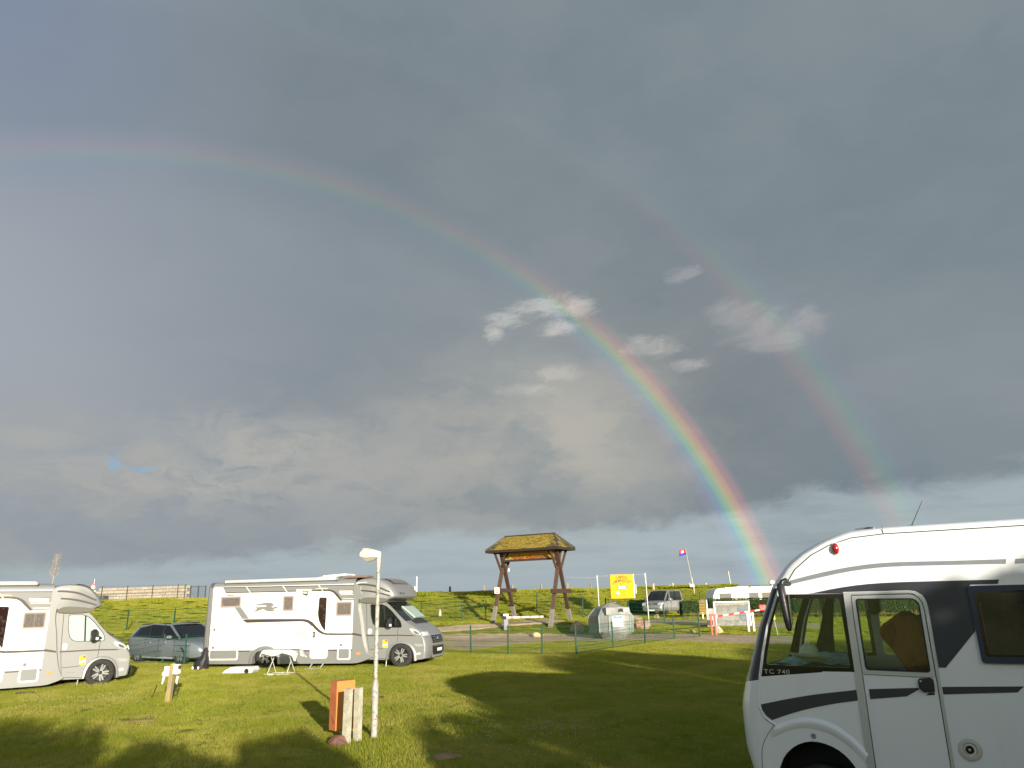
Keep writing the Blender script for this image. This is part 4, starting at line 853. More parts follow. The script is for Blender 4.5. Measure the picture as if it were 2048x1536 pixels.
    part('bumper_hollow_shade', chaikin([(.40, .89), (.52, .87), (.74, .86), (.74, .79), (.50, .78)], 1, True), mat('bumper_painted_shade', (.30, .30, .28), .5), CL - .003, CL + .02)  # flat patch; its colour stands for the shade in the bumper indentation
    q = MB(); q.tube([mf(CL - .0)(-.12, 1.46), mf(CL - .12)(-.22, 1.50)], .03, 8); q.bbox((Sx(-.36), CL - .17, 1.535 - RB), (.16, .22, .35), .05, rot=(0, 0, R(8))); mi = q.build('mirror', blk, root, smooth=40)
    q = MB(); q.box((Sx(-.448), CL - .18, 1.48 - RB), (.008, .14, .13), rot=(0, 0, R(8))); q.build('mirror_glass', mat('mirror', (.6, .62, .63), .05, .9), mi)
    q = MB(); q.prism(rrect(-.33, 1.42, -.24, 1.50, .02), mf(CL - .29), mf(CL - .275)); q.build('mirror_lens', lamp, mi)
    q = MB(); q.bbox((Sx(-.30), WD - CL + .17, 1.535 - RB), (.16, .22, .35), .05, rot=(0, 0, R(-8))); q.build('mirror', blk, root)
    q = MB(); o_ = chaikin([(.52, .36), (.50, .62), (.41, .79), (.26, .92), (.0, .975), (-.25, .93), (-.42, .80), (-.52, .62), (-.54, .40)], 2); i_ = chaikin([(.44, .36), (.43, .57), (.35, .73), (.22, .85), (-.01, .905), (-.2, .87), (-.34, .77), (-.43, .60), (-.465, .40)], 2)
    q.grid([[mf(CL - .001)(*a), mf(CL - .03)(a[0] * .7 + b_[0] * .3, a[1] * .7 + b_[1] * .3), mf(CL - .03)(*b_), mf(CL + .4)(*b_)] for a, b_ in zip(o_, i_)]); q.build('wheel_arch', silver, root, smooth=60)
    q = MB(); q.box((Sx(-.02), .55, .52), (.95, .25, .55)); q.build('wheel_well', seal, root)
    for s, l, fc in ((-4.77, .12, -1), (-4.77, WD - .12, 1), (-.02, .21, -1), (-.02, WD - .21, 1)):
        wheel(root, Sx(s), l, .372, .378, fc, .235, rot=.35 if s > -1 else 0)
    q = MB(); q.box((Sx(-.4), WD / 2, .35), (2.6, .9, .2)); q.box((Sx(.3), WD / 2, .30), (.9, 1.3, .1)); q.build('chassis', seal, root)
    q = MB(); q.tube([mf(.3)(-.58, .40), mf(.3)(-.60, .16)], .016, 6); q.build('jack_leg', alu, root)
    return root
mid = semi('white and silver coachbuilt motorhome with folding table at its side, behind the lamp post', (-3.80, 25.293, .15), R(-12))
left = semi('white and silver coachbuilt motorhome at the left edge, mint blinds in cab windows', (-11.72, 22.55, .07), R(90 - 51), ks=.90, cabfilm=True, with_dish=False, table_side=False, awn_end=-2.05)

# ------------------------------------------------------------------ cars
def carve(o, mbs):
    """boolean cut with temporary cutters"""
    tmp = []
    for m_ in mbs:
        c = m_.build('cutter', seal); tmp.append(c)
        md = o.modifiers.new('cut', 'BOOLEAN'); md.object = c; md.operation = 'DIFFERENCE'; md.solver = 'EXACT'
    dg = bpy.context.evaluated_depsgraph_get(); dg.update()
    me = bpy.data.meshes.new_from_object(o.evaluated_get(dg)); o.modifiers.clear(); old = o.data; o.data = me; bpy.data.meshes.remove(old)
    for c in tmp: bpy.data.objects.remove(c)
    return o
def car(name, label, cat, loc, rz, paint, L, Wd, st, gh, wheels, Rw, group=None, van_=False):
    """st: body stations (x, half width, z bottom, z shoulder, z top); gh: greenhouse stations (x, hw bottom, z bottom, hw top, z top)"""
    root = thing(name, label, cat, loc, rz, group)
    rws = []
    for x, hw, zb, zs, zt in st:
        pr = [(-hw * .80, zb), (-hw * .96, zb + .05), (-hw, zb + .16), (-hw * 1.005, (zb + zs) * .5), (-hw * .985, zs - .05), (-hw * .95, zs), (-hw * .80, zs + (zt - zs) * .75), (-hw * .45, zt), (0, zt + .008)]
        pr += [(-a, b_) for a, b_ in reversed(pr[:-1])]
        rws.append([(x, a, b_) for a, b_ in pr])
    q = MB(); q.grid([r_ + r_[:1] for r_ in rws]); n = len(rws[0]); q.add(rws[0], [tuple(range(n))]); q.add(rws[-1], [tuple(range(n))])
    body = q.build('body', paint, root, smooth=30)
    cut = []
    for wx in wheels:
        for sd in (-1, 1):
            c = MB(); c.lathe([(0, -.16), (Rw * 1.13, -.16), (Rw * 1.13, .16), (0, .16)], 28, 'y', (wx, sd * (Wd / 2 - .08), Rw)); cut.append(c)
    carve(body, cut)
    for p_ in body.data.polygons: p_.use_smooth = p_.use_smooth
    gl = MB(); rg = [[(x, -b0, z0), (x, -b1, z1), (x, b1, z1), (x, b0, z0)] for x, b0, z0, b1, z1 in gh]
    gl.grid([r_ + r_[:1] for r_ in rg]); gl.add(rg[0], [(0, 1, 2, 3)]); gl.add(rg[-1], [(0, 1, 2, 3)]); g_ = gl.build('glasshouse', glass_car, root)
    q = MB(); rr_ = []
    roofst = [g for g in gh if g[4] > max(h_[4] for h_ in gh) - .16]
    for x, b0, z0, b1, z1 in roofst: rr_.append([(x, b1 * k, z1 + .004 + .035 * (1 - k * k)) for k in (-1.02, -.9, -.5, 0, .5, .9, 1.02)])
    q.grid(rr_); q.grid([[(p_[0], p_[1], p_[2] - .03) for p_ in r_] for r_ in rr_]); q.build('roof', paint, root, smooth=50)
    return root, gh, paint
def pillars(root, gh, idx, m_, r_=.035):
    for i in idx:
        x, b0, z0, b1, z1 = gh[i]
        for sd in (-1, 1):
            q = MB(); q.beam((x, sd * (b0 + .004), z0 - .02), (x, sd * (b1 + .004), z1), r_ * 1.6, r_, (1, 0, 0)); q.build('pillar', m_, root)
def edge(root, a, b_, m_, w=.05, nm='pillar'):
    for sd in (-1, 1):
        q = MB(); q.beam((a[0], sd * a[1], a[2]), (b_[0], sd * b_[1], b_[2]), w, w * .6, (0, sd, .2)); q.build(nm, m_, root)
# estate car: x forward
cpaint = mat('blue_grey_metallic', (.20, .225, .24), .3, .3, coat=.4)
est = [(-2.36, .66, .42, .60, .62), (-2.33, .78, .34, .80, .86), (-2.22, .86, .27, .95, 1.0), (-1.9, .91, .23, .98, 1.01), (-1.0, .925, .20, .965, .985), (0, .925, .20, .945, .965), (.9, .92, .20, .925, .965), (1.3, .915, .21, .90, .955), (1.8, .89, .23, .83, .885), (2.15, .82, .25, .74, .79), (2.33, .70, .28, .62, .68), (2.39, .55, .34, .52, .58)]
egh = [(-2.20, .76, .98, .60, 1.03), (-1.88, .80, .98, .62, 1.32), (-1.55, .81, .98, .63, 1.40), (-.8, .82, .97, .64, 1.445), (.0, .82, .96, .64, 1.435), (.30, .82, .96, .63, 1.40), (1.15, .79, .955, .66, 1.0)]
ce_, egh, _ = car('parked_car', 'blue grey estate car parked behind the mesh fence between the two coachbuilt motorhomes', 'car', (-13.1, 30.4, .12), R(90 - 124), cpaint, 4.76, 1.85, est, egh, (-1.41, 1.41), .345)
edge(ce_, egh[0][:3] and (egh[0][0], .76, 1.0), (egh[1][0], .63, 1.33), cpaint, .09); edge(ce_, (1.16, .80, .96), (.28, .645, 1.41), cpaint, .07); edge(ce_, (-1.86, .63, 1.335), (-.8, .655, 1.46), cpaint, .05); edge(ce_, (-.8, .655, 1.46), (.30, .645, 1.415), cpaint, .05)
edge(ce_, (.02, .83, .95), (-.06, .65, 1.44), blk, .06); edge(ce_, (-.85, .83, .96), (-.98, .65, 1.44), blk, .05)
edge(ce_, (-1.8, .60, 1.44), (.2, .60, 1.48), blk, .03, 'roof_rail')
for sd in (-1, 1):
    q = MB(); q.prism([(1.75, .80), (2.18, .70), (2.26, .62), (2.10, .60), (1.80, .70)], lambda a, b_: (a, sd * (.905 - max(0, a - 1.7) * .30), b_), lambda a, b_: (a, sd * (.70 - max(0, a - 1.7) * .3), b_ + .02)); q.build('headlight', lamp, ce_)
    q = MB(); q.bbox((.78, sd * 1.0, 1.0), (.12, .22, .13), .04); q.build('mirror', cpaint, ce_, smooth=40)
    q = MB(); q.box((-2.27, sd * .72, .86), (.1, .26, .1)); q.build('tail_light', redl, ce_)
    for xx in (-.55, .45):
        q = MB(); q.box((xx - .1, sd * .925, .80), (.2, .03, .025)); q.build('door_handle', cpaint, ce_)
    q = MB()
    for xx in (-.95, -.02, 1.02): q.tube([(xx, sd * .928, .27), (xx + .02, sd * .935, .6), (xx, sd * .912, .95)], .006, 4)
    q.build('door_gap', seal, ce_)
    q = MB(); q.beam((-1.0, sd * .93, .27), (1.0, sd * .93, .27), .02, .06); q.build('sill_trim', alu, ce_)
q = MB(); q.prism([(-.45, .36), (.45, .36), (.50, .62), (-.50, .62)], lambda a, b_: (2.42 - abs(a) * .12, a, b_), lambda a, b_: (2.30, a, b_)); gg = q.build('grille', blk, ce_)
q = MB(); q.box((2.425, 0, .46), (.02, .50, .11)); q.build('number_plate', white, gg)
q = MB(); q.box((2.40, 0, .62), (.03, 1.0, .02)); q.box((2.40, 0, .35), (.03, .9, .02)); q.build('chrome_trim', MATS['chrome'], gg)
q = MB(); q.box((2.30, 0, .27), (.12, 1.3, .05)); q.build('bumper_strip', alu, ce_)
for wx in (-1.41, 1.41):
    for sd in (-1, 1): wheel(ce_, wx, sd * .80, .345, .345, sd, .22)
q = MB(); q.box((-.3, 0, .85), (2.6, 1.4, .3)); 
q.build('cabin_floor', dark_in, ce_)
for a in (-.1, -1.0):
    for sd in (-.4, .4):
        q = MB(); q.bbox((a, sd, 1.12), (.14, .46, .42), .05, rot=(0, R(-12), 0)); q.build('seat_back', dark_in, ce_)
# silver people carrier
vpaint = mat('van_silver', (.24, .245, .245), .32, .3, coat=.3)
vst = [(-2.44, .80, .40, .95, 1.10), (-2.42, .90, .30, 1.10, 1.14), (-2.2, .94, .25, 1.14, 1.15), (-1.0, .95, .24, 1.14, 1.15), (0, .95, .24, 1.13, 1.14), (1.2, .95, .24, 1.11, 1.14), (1.62, .94, .25, 1.04, 1.15), (2.05, .92, .26, .92, 1.0), (2.30, .87, .28, .82, .90), (2.40, .78, .32, .72, .80), (2.44, .60, .38, .62, .70)]
vgh = [(-2.42, .86, 1.12, .74, 1.20), (-2.36, .87, 1.13, .74, 1.84), (-2.2, .88, 1.13, .75, 1.90), (-1.0, .88, 1.13, .76, 1.93), (.2, .88, 1.13, .76, 1.93), (.62, .88, 1.13, .75, 1.88), (1.62, .84, 1.12, .80, 1.16)]
pv, vgh, _ = car('people_carrier', 'silver people carrier parked nose towards the camera beside the hedge', 'van', (12.45, 66.5, .68), R(90 - 213), vpaint, 4.9, 1.9, vst, vgh, (-1.55, 1.45), .34)
edge(pv, (1.62, .86, 1.13), (.62, .765, 1.895), vpaint, .10); edge(pv, (.50, .90, 1.12), (.40, .775, 1.93), vpaint, .10); edge(pv, (-2.38, .885, 1.12), (-2.34, .76, 1.88), vpaint, .16); edge(pv, (-2.2, .765, 1.91), (.6, .765, 1.90), vpaint, .05); edge(pv, (-.95, .895, 1.13), (-.95, .775, 1.92), blk, .08)
for sd in (-1, 1):
    q = MB(); q.prism([(2.04, 1.0), (2.28, .92), (2.40, .80), (2.33, .72), (2.08, .78)], lambda a, b_: (a, sd * (.95 - max(0, a - 2) * .30), b_), lambda a, b_: (a, sd * (.62 - max(0, a - 2) * .3), b_ + .02)); q.build('headlight', lamp, pv)
    q = MB(); q.bbox((1.02, sd * 1.06, 1.24), (.12, .26, .20), .04); q.build('mirror', vpaint, pv, smooth=40)
    q = MB()
    for xx in (.42, 1.30): q.tube([(xx, sd * .955, .30), (xx, sd * .962, .8), (xx, sd * .94, 1.12)], .008, 4)
    q.build('door_gap', seal, pv)
q = MB(); q.prism([(-.52, .76), (.52, .76), (.55, .92), (-.55, .92)], lambda a, b_: (2.47 - abs(a) * .12 - (b_ - .76) * .5, a, b_), lambda a, b_: (2.2, a, b_)); gg = q.build('grille', blk, pv)
q = MB(); q.lathe([(.0, .02), (.07, .01), (.08, 0)], 16, 'x', (2.44, 0, .84)); q.build('badge', MATS['chrome'], gg)
q = MB(); q.prism([(-.6, .44), (.6, .44), (.62, .58), (-.62, .58)], lambda a, b_: (2.475 - abs(a) * .14, a, b_), lambda a, b_: (2.2, a, b_)); q.build('air_intake', blk, pv)
q = MB(); q.box((2.46, 0, .38), (.02, .5, .1)); q.build('number_plate', white, pv)
for wx in (-1.55, 1.45):
    for sd in (-1, 1): wheel(pv, wx, sd * .84, .34, .34, sd, .22, dark=True)
q = MB(); q.box((-.3, 0, .95), (3.6, 1.6, .4)); q.build('cabin_floor', dark_in, pv)
for a in (.3, -1.0):
    for sd in (-.45, .45):
        q = MB(); q.bbox((a, sd, 1.35), (.14, .5, .55), .05, rot=(0, R(-10), 0)); q.build('seat_back', dark_in, pv)
# caravan behind the hedge
cv = thing('caravan', 'white touring caravan standing behind the clipped hedge, only its upper half showing', 'caravan', (17.55, 69.5, .50), R(4))
q = MB(); prof = chaikin([(-.05, .9), (.02, 1.35), (.22, 1.95), (.42, 2.16), (.8, 2.22)], 2) + [(7.2, 2.22), (7.5, 2.1), (7.6, 1.6), (7.6, .35), (.05, .35), (-.05, .5)]
q.prism(prof, lambda a, b_: (a, 0, b_), lambda a, b_: (a, 2.3, b_)); q.build('body', white, cv)
q = MB(); q.prism([(.30, 1.86), (7.55, 1.86), (7.55, 1.845), (.30, 1.845)], lambda a, b_: (a, -.005, b_), lambda a, b_: (a, .01, b_)); q.build('trim_line', greyp, cv)
for x0, x1, z0, z1 in ((.62, 1.72, 1.1, 1.80), (3.35, 4.25, 1.1, 1.80), (4.55, 5.6, 1.1, 1.80), (6.0, 6.9, 1.1, 1.8)):
    q = MB(); q.prism(rrect(x0, z0, x1, z1, .06), lambda a, b_: (a, -.02, b_), lambda a, b_: (a, .01, b_)); w_ = q.build('window', frit, cv)
    q = MB(); q.prism(rrect(x0 + .05, z0 + .05, x1 - .05, z1 - .05, .04), lambda a, b_: (a, -.03, b_), lambda a, b_: (a, -.02, b_)); q.build('pane', mat('caravan_pane', (.03, .028, .025), .5), w_)
q = MB(); q.prism(rrect(2.75, 1.98, 3.10, 2.14, .01), lambda a, b_: (a, -.012, b_), lambda a, b_: (a, .01, b_)); q.build('vent', mat('lock_grey2', (.45, .43, .38), .5), cv)
q = MB(); q.bbox((3.1, 1.1, 2.30), (1.1, .9, .14), .04); q.build('roof_vent', white, cv)
q = MB(); q.box((5.3, .5, 2.30), (3.2, .5, .03)); q.box((1.9, .5, 2.28), (1.1, .5, .03)); q.build('solar_panel', alu, cv)
q = MB(); q.lathe([(0, .32), (.18, .28), (.29, .15), (.31, 0), (.22, -.08), (.0, -.1)], 20, 'z', (6.05, 1.1, 2.55)); q.tube([(6.05, 1.1, 2.2), (6.05, 1.1, 2.5)], .04, 8); q.build('satellite_dome', white, cv, smooth=50)
for xx in (3.6, 4.5):
    wheel(cv, xx, .12, .32, .32, -1, .2)
# ------------------------------------------------------------------ welcome gate
def gateway():
    g = thing('welcome_gate', 'brown timber entrance gate with mossy hipped shingle roof and yellow welcome board', 'gate', (.82, 44.8, .92), R(90 - 120))
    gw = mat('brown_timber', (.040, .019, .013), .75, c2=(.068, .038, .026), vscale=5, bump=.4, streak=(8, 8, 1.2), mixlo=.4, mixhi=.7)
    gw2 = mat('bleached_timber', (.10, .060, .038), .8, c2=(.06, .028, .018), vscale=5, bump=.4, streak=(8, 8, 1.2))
    conc = mat('concrete_foot', (.20, .18, .15), .9, var=.2, bump=.4)
    z0 = {-1: .17, 1: -.08}
    for su in (-1, 1):
        u = su * 1.85
        for sv in (-1, 1):
            f = lambda t_: (u + (.06 if sv > 0 else -.06), sv * (1.12 - 1.52 * t_), z0[su] + (4.12 - z0[su]) * t_)
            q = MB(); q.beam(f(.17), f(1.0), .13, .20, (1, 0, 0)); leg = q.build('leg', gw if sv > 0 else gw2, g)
            q = MB(); q.beam(f(-.05), f(.18), .15, .23, (1, 0, 0)); q.build('leg_foot', conc, leg)
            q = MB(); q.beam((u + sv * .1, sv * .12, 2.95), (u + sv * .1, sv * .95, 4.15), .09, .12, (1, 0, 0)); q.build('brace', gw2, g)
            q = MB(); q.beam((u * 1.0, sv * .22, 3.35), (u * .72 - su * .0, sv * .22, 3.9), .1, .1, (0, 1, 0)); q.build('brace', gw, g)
        q = MB(); q.beam((u + .11, -1.22, 1.70 + z0[su] * .5), (u + .11, 1.22, 1.70 + z0[su] * .5), .12, .24); q.build('tie_beam', gw, g)
    for sv in (-1, 1):
        q = MB(); q.beam((-2.1, sv * .42, 4.06), (2.1, sv * .42, 4.06), .12, .18); q.build('roof_beam', gw, g)
    q = MB(); q.beam((-1.82, -.20, 3.47), (1.82, -.20, 3.47), .10, .12); q.build('lower_beam', gw, g)
    bd = MB(); bd.box((0, -.22, 3.68), (3.45, .05, .48)); b_ = bd.build('welcome_board', mat('yellow_board', (.40, .23, .03), .6, var=.08), g)
    tag(lettering('Herzlich willkommen', .095, lambda x, y, d: (-1.13 + x * 2.72, -.247 - d, 3.53 + y * 3.3), mat('red_letters', (.16, .008, .006), .6), b_, extrude=.002, bold=True), kind='stuff')
    q = MB(); q.prism(rrect(-1.58, 3.60, -1.28, 3.72, .05), lambda a, c_: (a, -.249, c_), lambda a, c_: (a, -.246, c_)); q.build('board_emblem', mat('green_print', (.03, .12, .03), .5), b_)
    q = MB(); q.prism([(-1.54, 3.75), (-1.47, 3.86), (-1.42, 3.80), (-1.36, 3.87), (-1.32, 3.75)], lambda a, c_: (a, -.249, c_), lambda a, c_: (a, -.246, c_)); q.build('board_emblem', MATS['red_letters'], b_)
    # roof: boards under lapped shingles
    eh, rh, L2, r2, W2 = 4.06, 4.90, 2.42, 1.66, 1.08
    core = MB(); E_ = [(-L2, -W2, eh), (L2, -W2, eh), (L2, W2, eh), (-L2, W2, eh)]; T_ = [(-r2, 0, rh), (r2, 0, rh)]
    core.add(E_ + T_ + [(a, b, eh - .10) for a, b, _ in E_], [(0, 1, 5, 4), (1, 2, 5), (2, 3, 4, 5), (3, 0, 4), (6, 7, 8, 9), (0, 1, 7, 6), (1, 2, 8, 7), (2, 3, 9, 8), (3, 0, 6, 9)])
    roof = core.build('roof', gw, g)
    q = MB()
    for a, c_ in zip(E_, E_[1:] + E_[:1]): q.beam((a[0], a[1], eh - .05), (c_[0], c_[1], eh - .05), .04, .16)
    q.build('fascia', mat('dark_fascia', (.030, .017, .012), .8), roof)
    sm_ = bpy.data.materials.new('lichen_shingle'); sm_.use_nodes = True; t = sm_.node_tree; N = NB(t); p = t.nodes['Principled BSDF']
    v = N.n('ShaderNodeTexCoord').outputs['Object']; s_ = N.n('ShaderNodeSeparateXYZ'); N.put(s_.inputs[0], v)
    n1 = N.noise(v, 2.2, 7, .75); n2 = N.noise(v, 9, 5, .75)
    front = N.mr(s_.outputs[1], -.15, .05, 1, .0)
    endm = N.mr(N.m('ABSOLUTE', s_.outputs[0]), 1.2, 1.9, 0, .28)
    lich = N.m('MULTIPLY', N.mr(N.m('SUBTRACT', N.m('ADD', n1, N.m('MULTIPLY', n2, .4)), endm), .30, .50), N.m('MAXIMUM', front, .35))
    gg_ = N.n('ShaderNodeNewGeometry').outputs['Random Per Island']; yel = N.mix(N.mr(gg_, .15, .55), N.mix(N.mr(n2, .35, .7), (.20, .14, .012), (.30, .24, .05)), N.mix(n2, (.06, .045, .012), (.62, .45, .05)))
    N.put(p.inputs['Base Color'], N.mix(lich, N.mix(n2, (.035, .033, .03), (.09, .08, .06)), yel)); p.inputs['Roughness'].default_value = .95
    sh = MB()
    def face(a, b, c_, d):
        a, b, c_, d = map(Vector, (a, b, c_, d)); rows_ = 9; nrm = (b - a).cross(d - a).normalized()
        if nrm.z < 0: nrm = -nrm
        for r_ in range(rows_):
            t0, t1 = r_ / rows_, (r_ + 1.25) / rows_; p0, p1 = a.lerp(d, t0), b.lerp(c_, t0); n = max(1, int((p1 - p0).length / .19)); along = (p1 - p0).normalized(); upv = (a.lerp(d, .5) - a).dot(Vector((0, 0, 1)))
            q0, q1 = a.lerp(d, min(1, t1)), b.lerp(c_, min(1, t1)); h = ((q0 + q1) / 2 - (p0 + p1) / 2); h = h - along * h.dot(along)
            for k in range(n + (r_ % 2)):
                u0 = (k - .5 * (r_ % 2)) / n; s0 = p0.lerp(p1, max(0, u0)); e0 = p0.lerp(p1, min(1, u0 + .92 / n)); j = rng.uniform(-.012, .012); l_ = nrm * (.034 + rng.uniform(0, .03)); dn = h * (-.12 + j * 3)
                vs = [s0 + dn + l_, e0 + dn + l_, e0 + h + nrm * .008, s0 + h + nrm * .008, s0 + dn + l_ - nrm * .014, e0 + dn + l_ - nrm * .014]
                sh.add([tuple(x) for x in vs], [(0, 1, 2, 3), (0, 4, 5, 1)])
    face(E_[0], E_[1], T_[1], T_[0]); face(E_[2], E_[3], T_[0], T_[1]); face(E_[1], E_[2], T_[1], T_[1]); face(E_[3], E_[0], T_[0], T_[0])
    tag(sh.build('shingles', sm_, roof, rec=False), 'wooden shingles thick with yellow lichen', kind='stuff')
    q = MB(); q.beam((-r2 - .03, 0, rh + .03), (r2 + .03, 0, rh + .03), .14, .05)
    for sx in (-1, 1):
        for sy in (-1, 1): q.beam((sx * r2, 0, rh + .03), (sx * L2, sy * W2, eh + .05), .07, .04)
    q.build('ridge_cap', mat('slate_edge', (.04, .04, .045), .7), roof)
    q = MB(); q.lathe([(0, -.1), (.055, -.08), (.06, .08), (0, .1)], 12, 'z', (-1.55, .1, 2.95)); q.build('gate_light', white, g)
gateway()
gp = thing('notice', 'small white notice with red lettering fixed to the left leg of the entrance gate', 'sign', (*atY(994, 1181, 43.5)[:2], atY(994, 1181, 43.5)[2]), R(-6))
q = MB(); q.box((0, 0, 0), (.28, .02, .34)); q.build('board', mat('paper', (.75, .66, .6), .6), gp)
q = MB(); q.box((.0, -.013, .10), (.10, .004, .05)); q.box((0, -.013, .0), (.2, .004, .04)); q.box((0, -.013, -.10), (.2, .004, .05)); tag(q.build('print', mat('faded_red', (.45, .12, .1), .6), gp), kind='stuff')

def ground_at(px, py): return gd(px, py)
# barrier below the gate
b0 = atY(1012, 1240, 42.6); b0[2] = gz(b0[0], b0[1])
br = thing('parking_barrier', 'closed white barrier arm on a grey pillar under the entrance gate', 'barrier', tuple(b0), R(-4))
q = MB(); q.bbox((0, 0, .36), (.27, .27, .76), .04)
q.build('pillar', mat('grey_pillar', (.20, .20, .21), .5, var=.1), br)
q = MB(); q.box((-.05, -.14, .40), (.03, .01, .6)); q.box((.06, -.14, .40), (.03, .01, .6)); q.build('reflective_strip', alu, br)
q = MB(); q.bbox((0, 0, .80), (.30, .30, .12), .03); q.build('pillar_cap', white, br)
q = MB(); q.box((1.05, -.18, .67), (2.0, .05, .10)); arm = q.build('arm', mat('arm_white', (.72, .68, .66), .4), br)
for k in range(4):
    q = MB(); q.box((.35 + k * .5, -.207, .67), (.16, .004, .10)); q.build('red_band', mat('faded_band', (.50, .30, .26), .5), arm)
q = MB(); q.box((-.1, -.18, .66), (.24, .10, .14)); q.build('counterweight', blk, br)

# ------------------------------------------------------------------ fences
def fence(name, label, pts, hgt=1.03, step=2.5, posts=None, wires=True, grp='green mesh fences'):
    """posts + double rod mesh panels along a polyline on the ground"""
    P = [Vector((x, y, 0)) for x, y in pts]; S_ = []
    if posts is None:
        for a, b in zip(P, P[1:]):
            n = max(1, round((b - a).length / step)); S_ += [a.lerp(b, k / n) for k in range(n)]
        S_.append(P[-1])
    else: S_ = P
    f = thing(name, label, 'fence', (S_[0].x, S_[0].y, gz(S_[0].x, S_[0].y)), 0, grp); o = Vector(f.location)
    post = None
    for s in S_:
        z = gz(s.x, s.y)
        if post is None:
            q = MB(); q.box((0, 0, hgt / 2 - .1), (.055, .055, hgt + .3)); q.box((0, 0, hgt + .07), (.06, .06, .02)); post = q.build('post', green_post, f); post.location = (s.x - o.x, s.y - o.y, z - o.z)
        else:
            c = post.copy(); COL.objects.link(c); c.parent = f; c.location = (s.x - o.x, s.y - o.y, z - o.z); c.rotation_euler = (R(rng.uniform(-1, 1)), R(rng.uniform(-1.2, 1.2)), rng.uniform(0, .3))
    for a, b in zip(S_, S_[1:]):
        q = MB(); n = int((b - a).length / .05); d = (b - a).normalized(); w = .0026; nx = Vector((-d.y, d.x, 0)) * w; dx = d * w
        za, zb = gz(a.x, a.y) - o.z, gz(b.x, b.y) - o.z
        for k in range(1, n):
            c = a.lerp(b, k / n) - o; z = za + (zb - za) * k / n
            vs = [(c + dx), (c + nx), (c - dx), (c - nx)]; q.add([(v.x, v.y, z + .04) for v in vs] + [(v.x, v.y, z + hgt + .03) for v in vs], [(0, 1, 5, 4), (1, 2, 6, 5), (2, 3, 7, 6), (3, 0, 4, 7)])
        for h in (.08, .28, .48, .68, .88, hgt):
            for sd in (-1, 1):
                q.beam((a.x - o.x - d.y * .008 * sd, a.y - o.y + d.x * .008 * sd, za + h), (b.x - o.x - d.y * .008 * sd, b.y - o.y + d.x * .008 * sd, zb + h), .008, .008)
        tag(q.build('mesh_panel', mat('green_wire', (.008, .06, .035), .7, spec=.2), f, rec=False), kind='stuff')
    return f
def gxy(px, py): q = gd(px, py); return (q[0], q[1])
nf = [gxy(868, 1306), gxy(942, 1308), gxy(1016, 1310), gxy(1084, 1311), gxy(1153, 1310), gxy(1227, 1298), gxy(1291, 1288), gxy(1349, 1279), gxy(1400, 1275)]
fence('mesh_fence', 'low green mesh fence crossing the lawn in front of the gravel drive', nf, 1.0, posts=True)
lf = [gxy(262, 1330)]; x0, y0 = lf[0]
fence('mesh_fence', 'green mesh fence right in front of the parked estate car', [(x0 - 3.2, y0 - .1), (x0 - 1.0, y0), (x0 + 1.15, y0 + .05), gxy(368, 1331), (gxy(368, 1331)[0] + 2.4, gxy(368, 1331)[1] + .6), (-7.5, 30.4)], 1.0, posts=True)
fence('mesh_fence', 'green mesh fence along the foot of the dike left of the gate', [(-36, 44.5), (-20, 45.2), (-8, 45.6), (-3.3, 45.8), (-1.9, 46.6)], 1.15)
fence('mesh_fence', 'green mesh fence at the foot of the dike right of the gate', [(1.2, 48.5), (4.0, 47.5), (7.0, 49.0), (9.4, 50.0)], 1.15, 2.2)
fence('mesh_fence', 'green mesh fence on the dike slope behind the silver people carrier', [(15.5, 76.5), (26, 77.5)], 1.3, 2.6)
# wooden posts on the dike crest
pk = 0
def crest_post(px, yb, yt, D, name, label, cat, m_, w=.10, grp=None, lean=0):
    p = atY(px, yb, D); q = MB(); hh = (yb - yt) / 1607 * D
    z = gz(p[0], D) - .1; top = atY(px, yt, D)[2] - z
    q.box((0, 0, top / 2), (w, w, top), taper=.9); o = q.build(name, m_); o.location = (p[0], D, z); o.rotation_euler = (0, R(lean), rng.uniform(0, 1)); return tag(o, label, cat, grp)
pale = mat('pale_post', (.50, .43, .33), .85, var=.15)
cg_ = 'fence posts along the dike crest'
for px, yb, yt, D, lb_ in ((968, 1188, 1171, 58, 'weathered post on the dike crest just left of the entrance gate'), (1025, 1187, 1170, 58, 'weathered post on the crest seen beside the left gate legs'), (1083, 1186, 1169, 58, 'weathered post on the crest in the middle of the gate opening'), (1136, 1184, 1166, 59, 'weathered post on the crest behind the right gate legs'), (1182, 1182, 1167, 60, 'weathered post on the crest between gate and yellow sign')):
    crest_post(px, yb, yt, D, 'fence_post', lb_, 'post', wood_beige, .12, cg_)
for px, yb, yt, D, lb_ in ((1271, 1176, 1168, 84, 'pale stubby post on the crest at the right edge of the yellow sign'), (1307, 1177, 1167, 86, 'pale stubby post on the crest above the people carrier windscreen'), (1340, 1176, 1170, 88, 'smaller of the two close pale posts above the people carrier'), (1346, 1177, 1166, 88, 'larger of the two close pale posts above the people carrier'), (1379, 1176, 1166, 89, 'pale stubby post directly left of the flagpole foot'), (1412, 1175, 1166, 89.5, 'pale stubby post right of the flagpole near the caravan nose')):
    crest_post(px, yb, yt, D, 'fence_post', lb_, 'post', pale, .17, cg_)
crest_post(833, 1189, 1153, 57.5, 'marker_pole', 'thin white pole on the dike crest above the middle motorhome nose', 'pole', white, .07)
crest_post(829, 1189, 1172, 57.5, 'fence_post', 'short tan post beside the thin white pole', 'post', pale, .12)
crest_post(900, 1188, 1173, 57.5, 'bollard', 'short black post standing alone on the dike crest', 'post', blk, .16)
crest_post(1462, 1172, 1142, 88, 'marker_pole', 'leaning white pole on the dike behind the caravan', 'pole', pale, .10, None, -5)
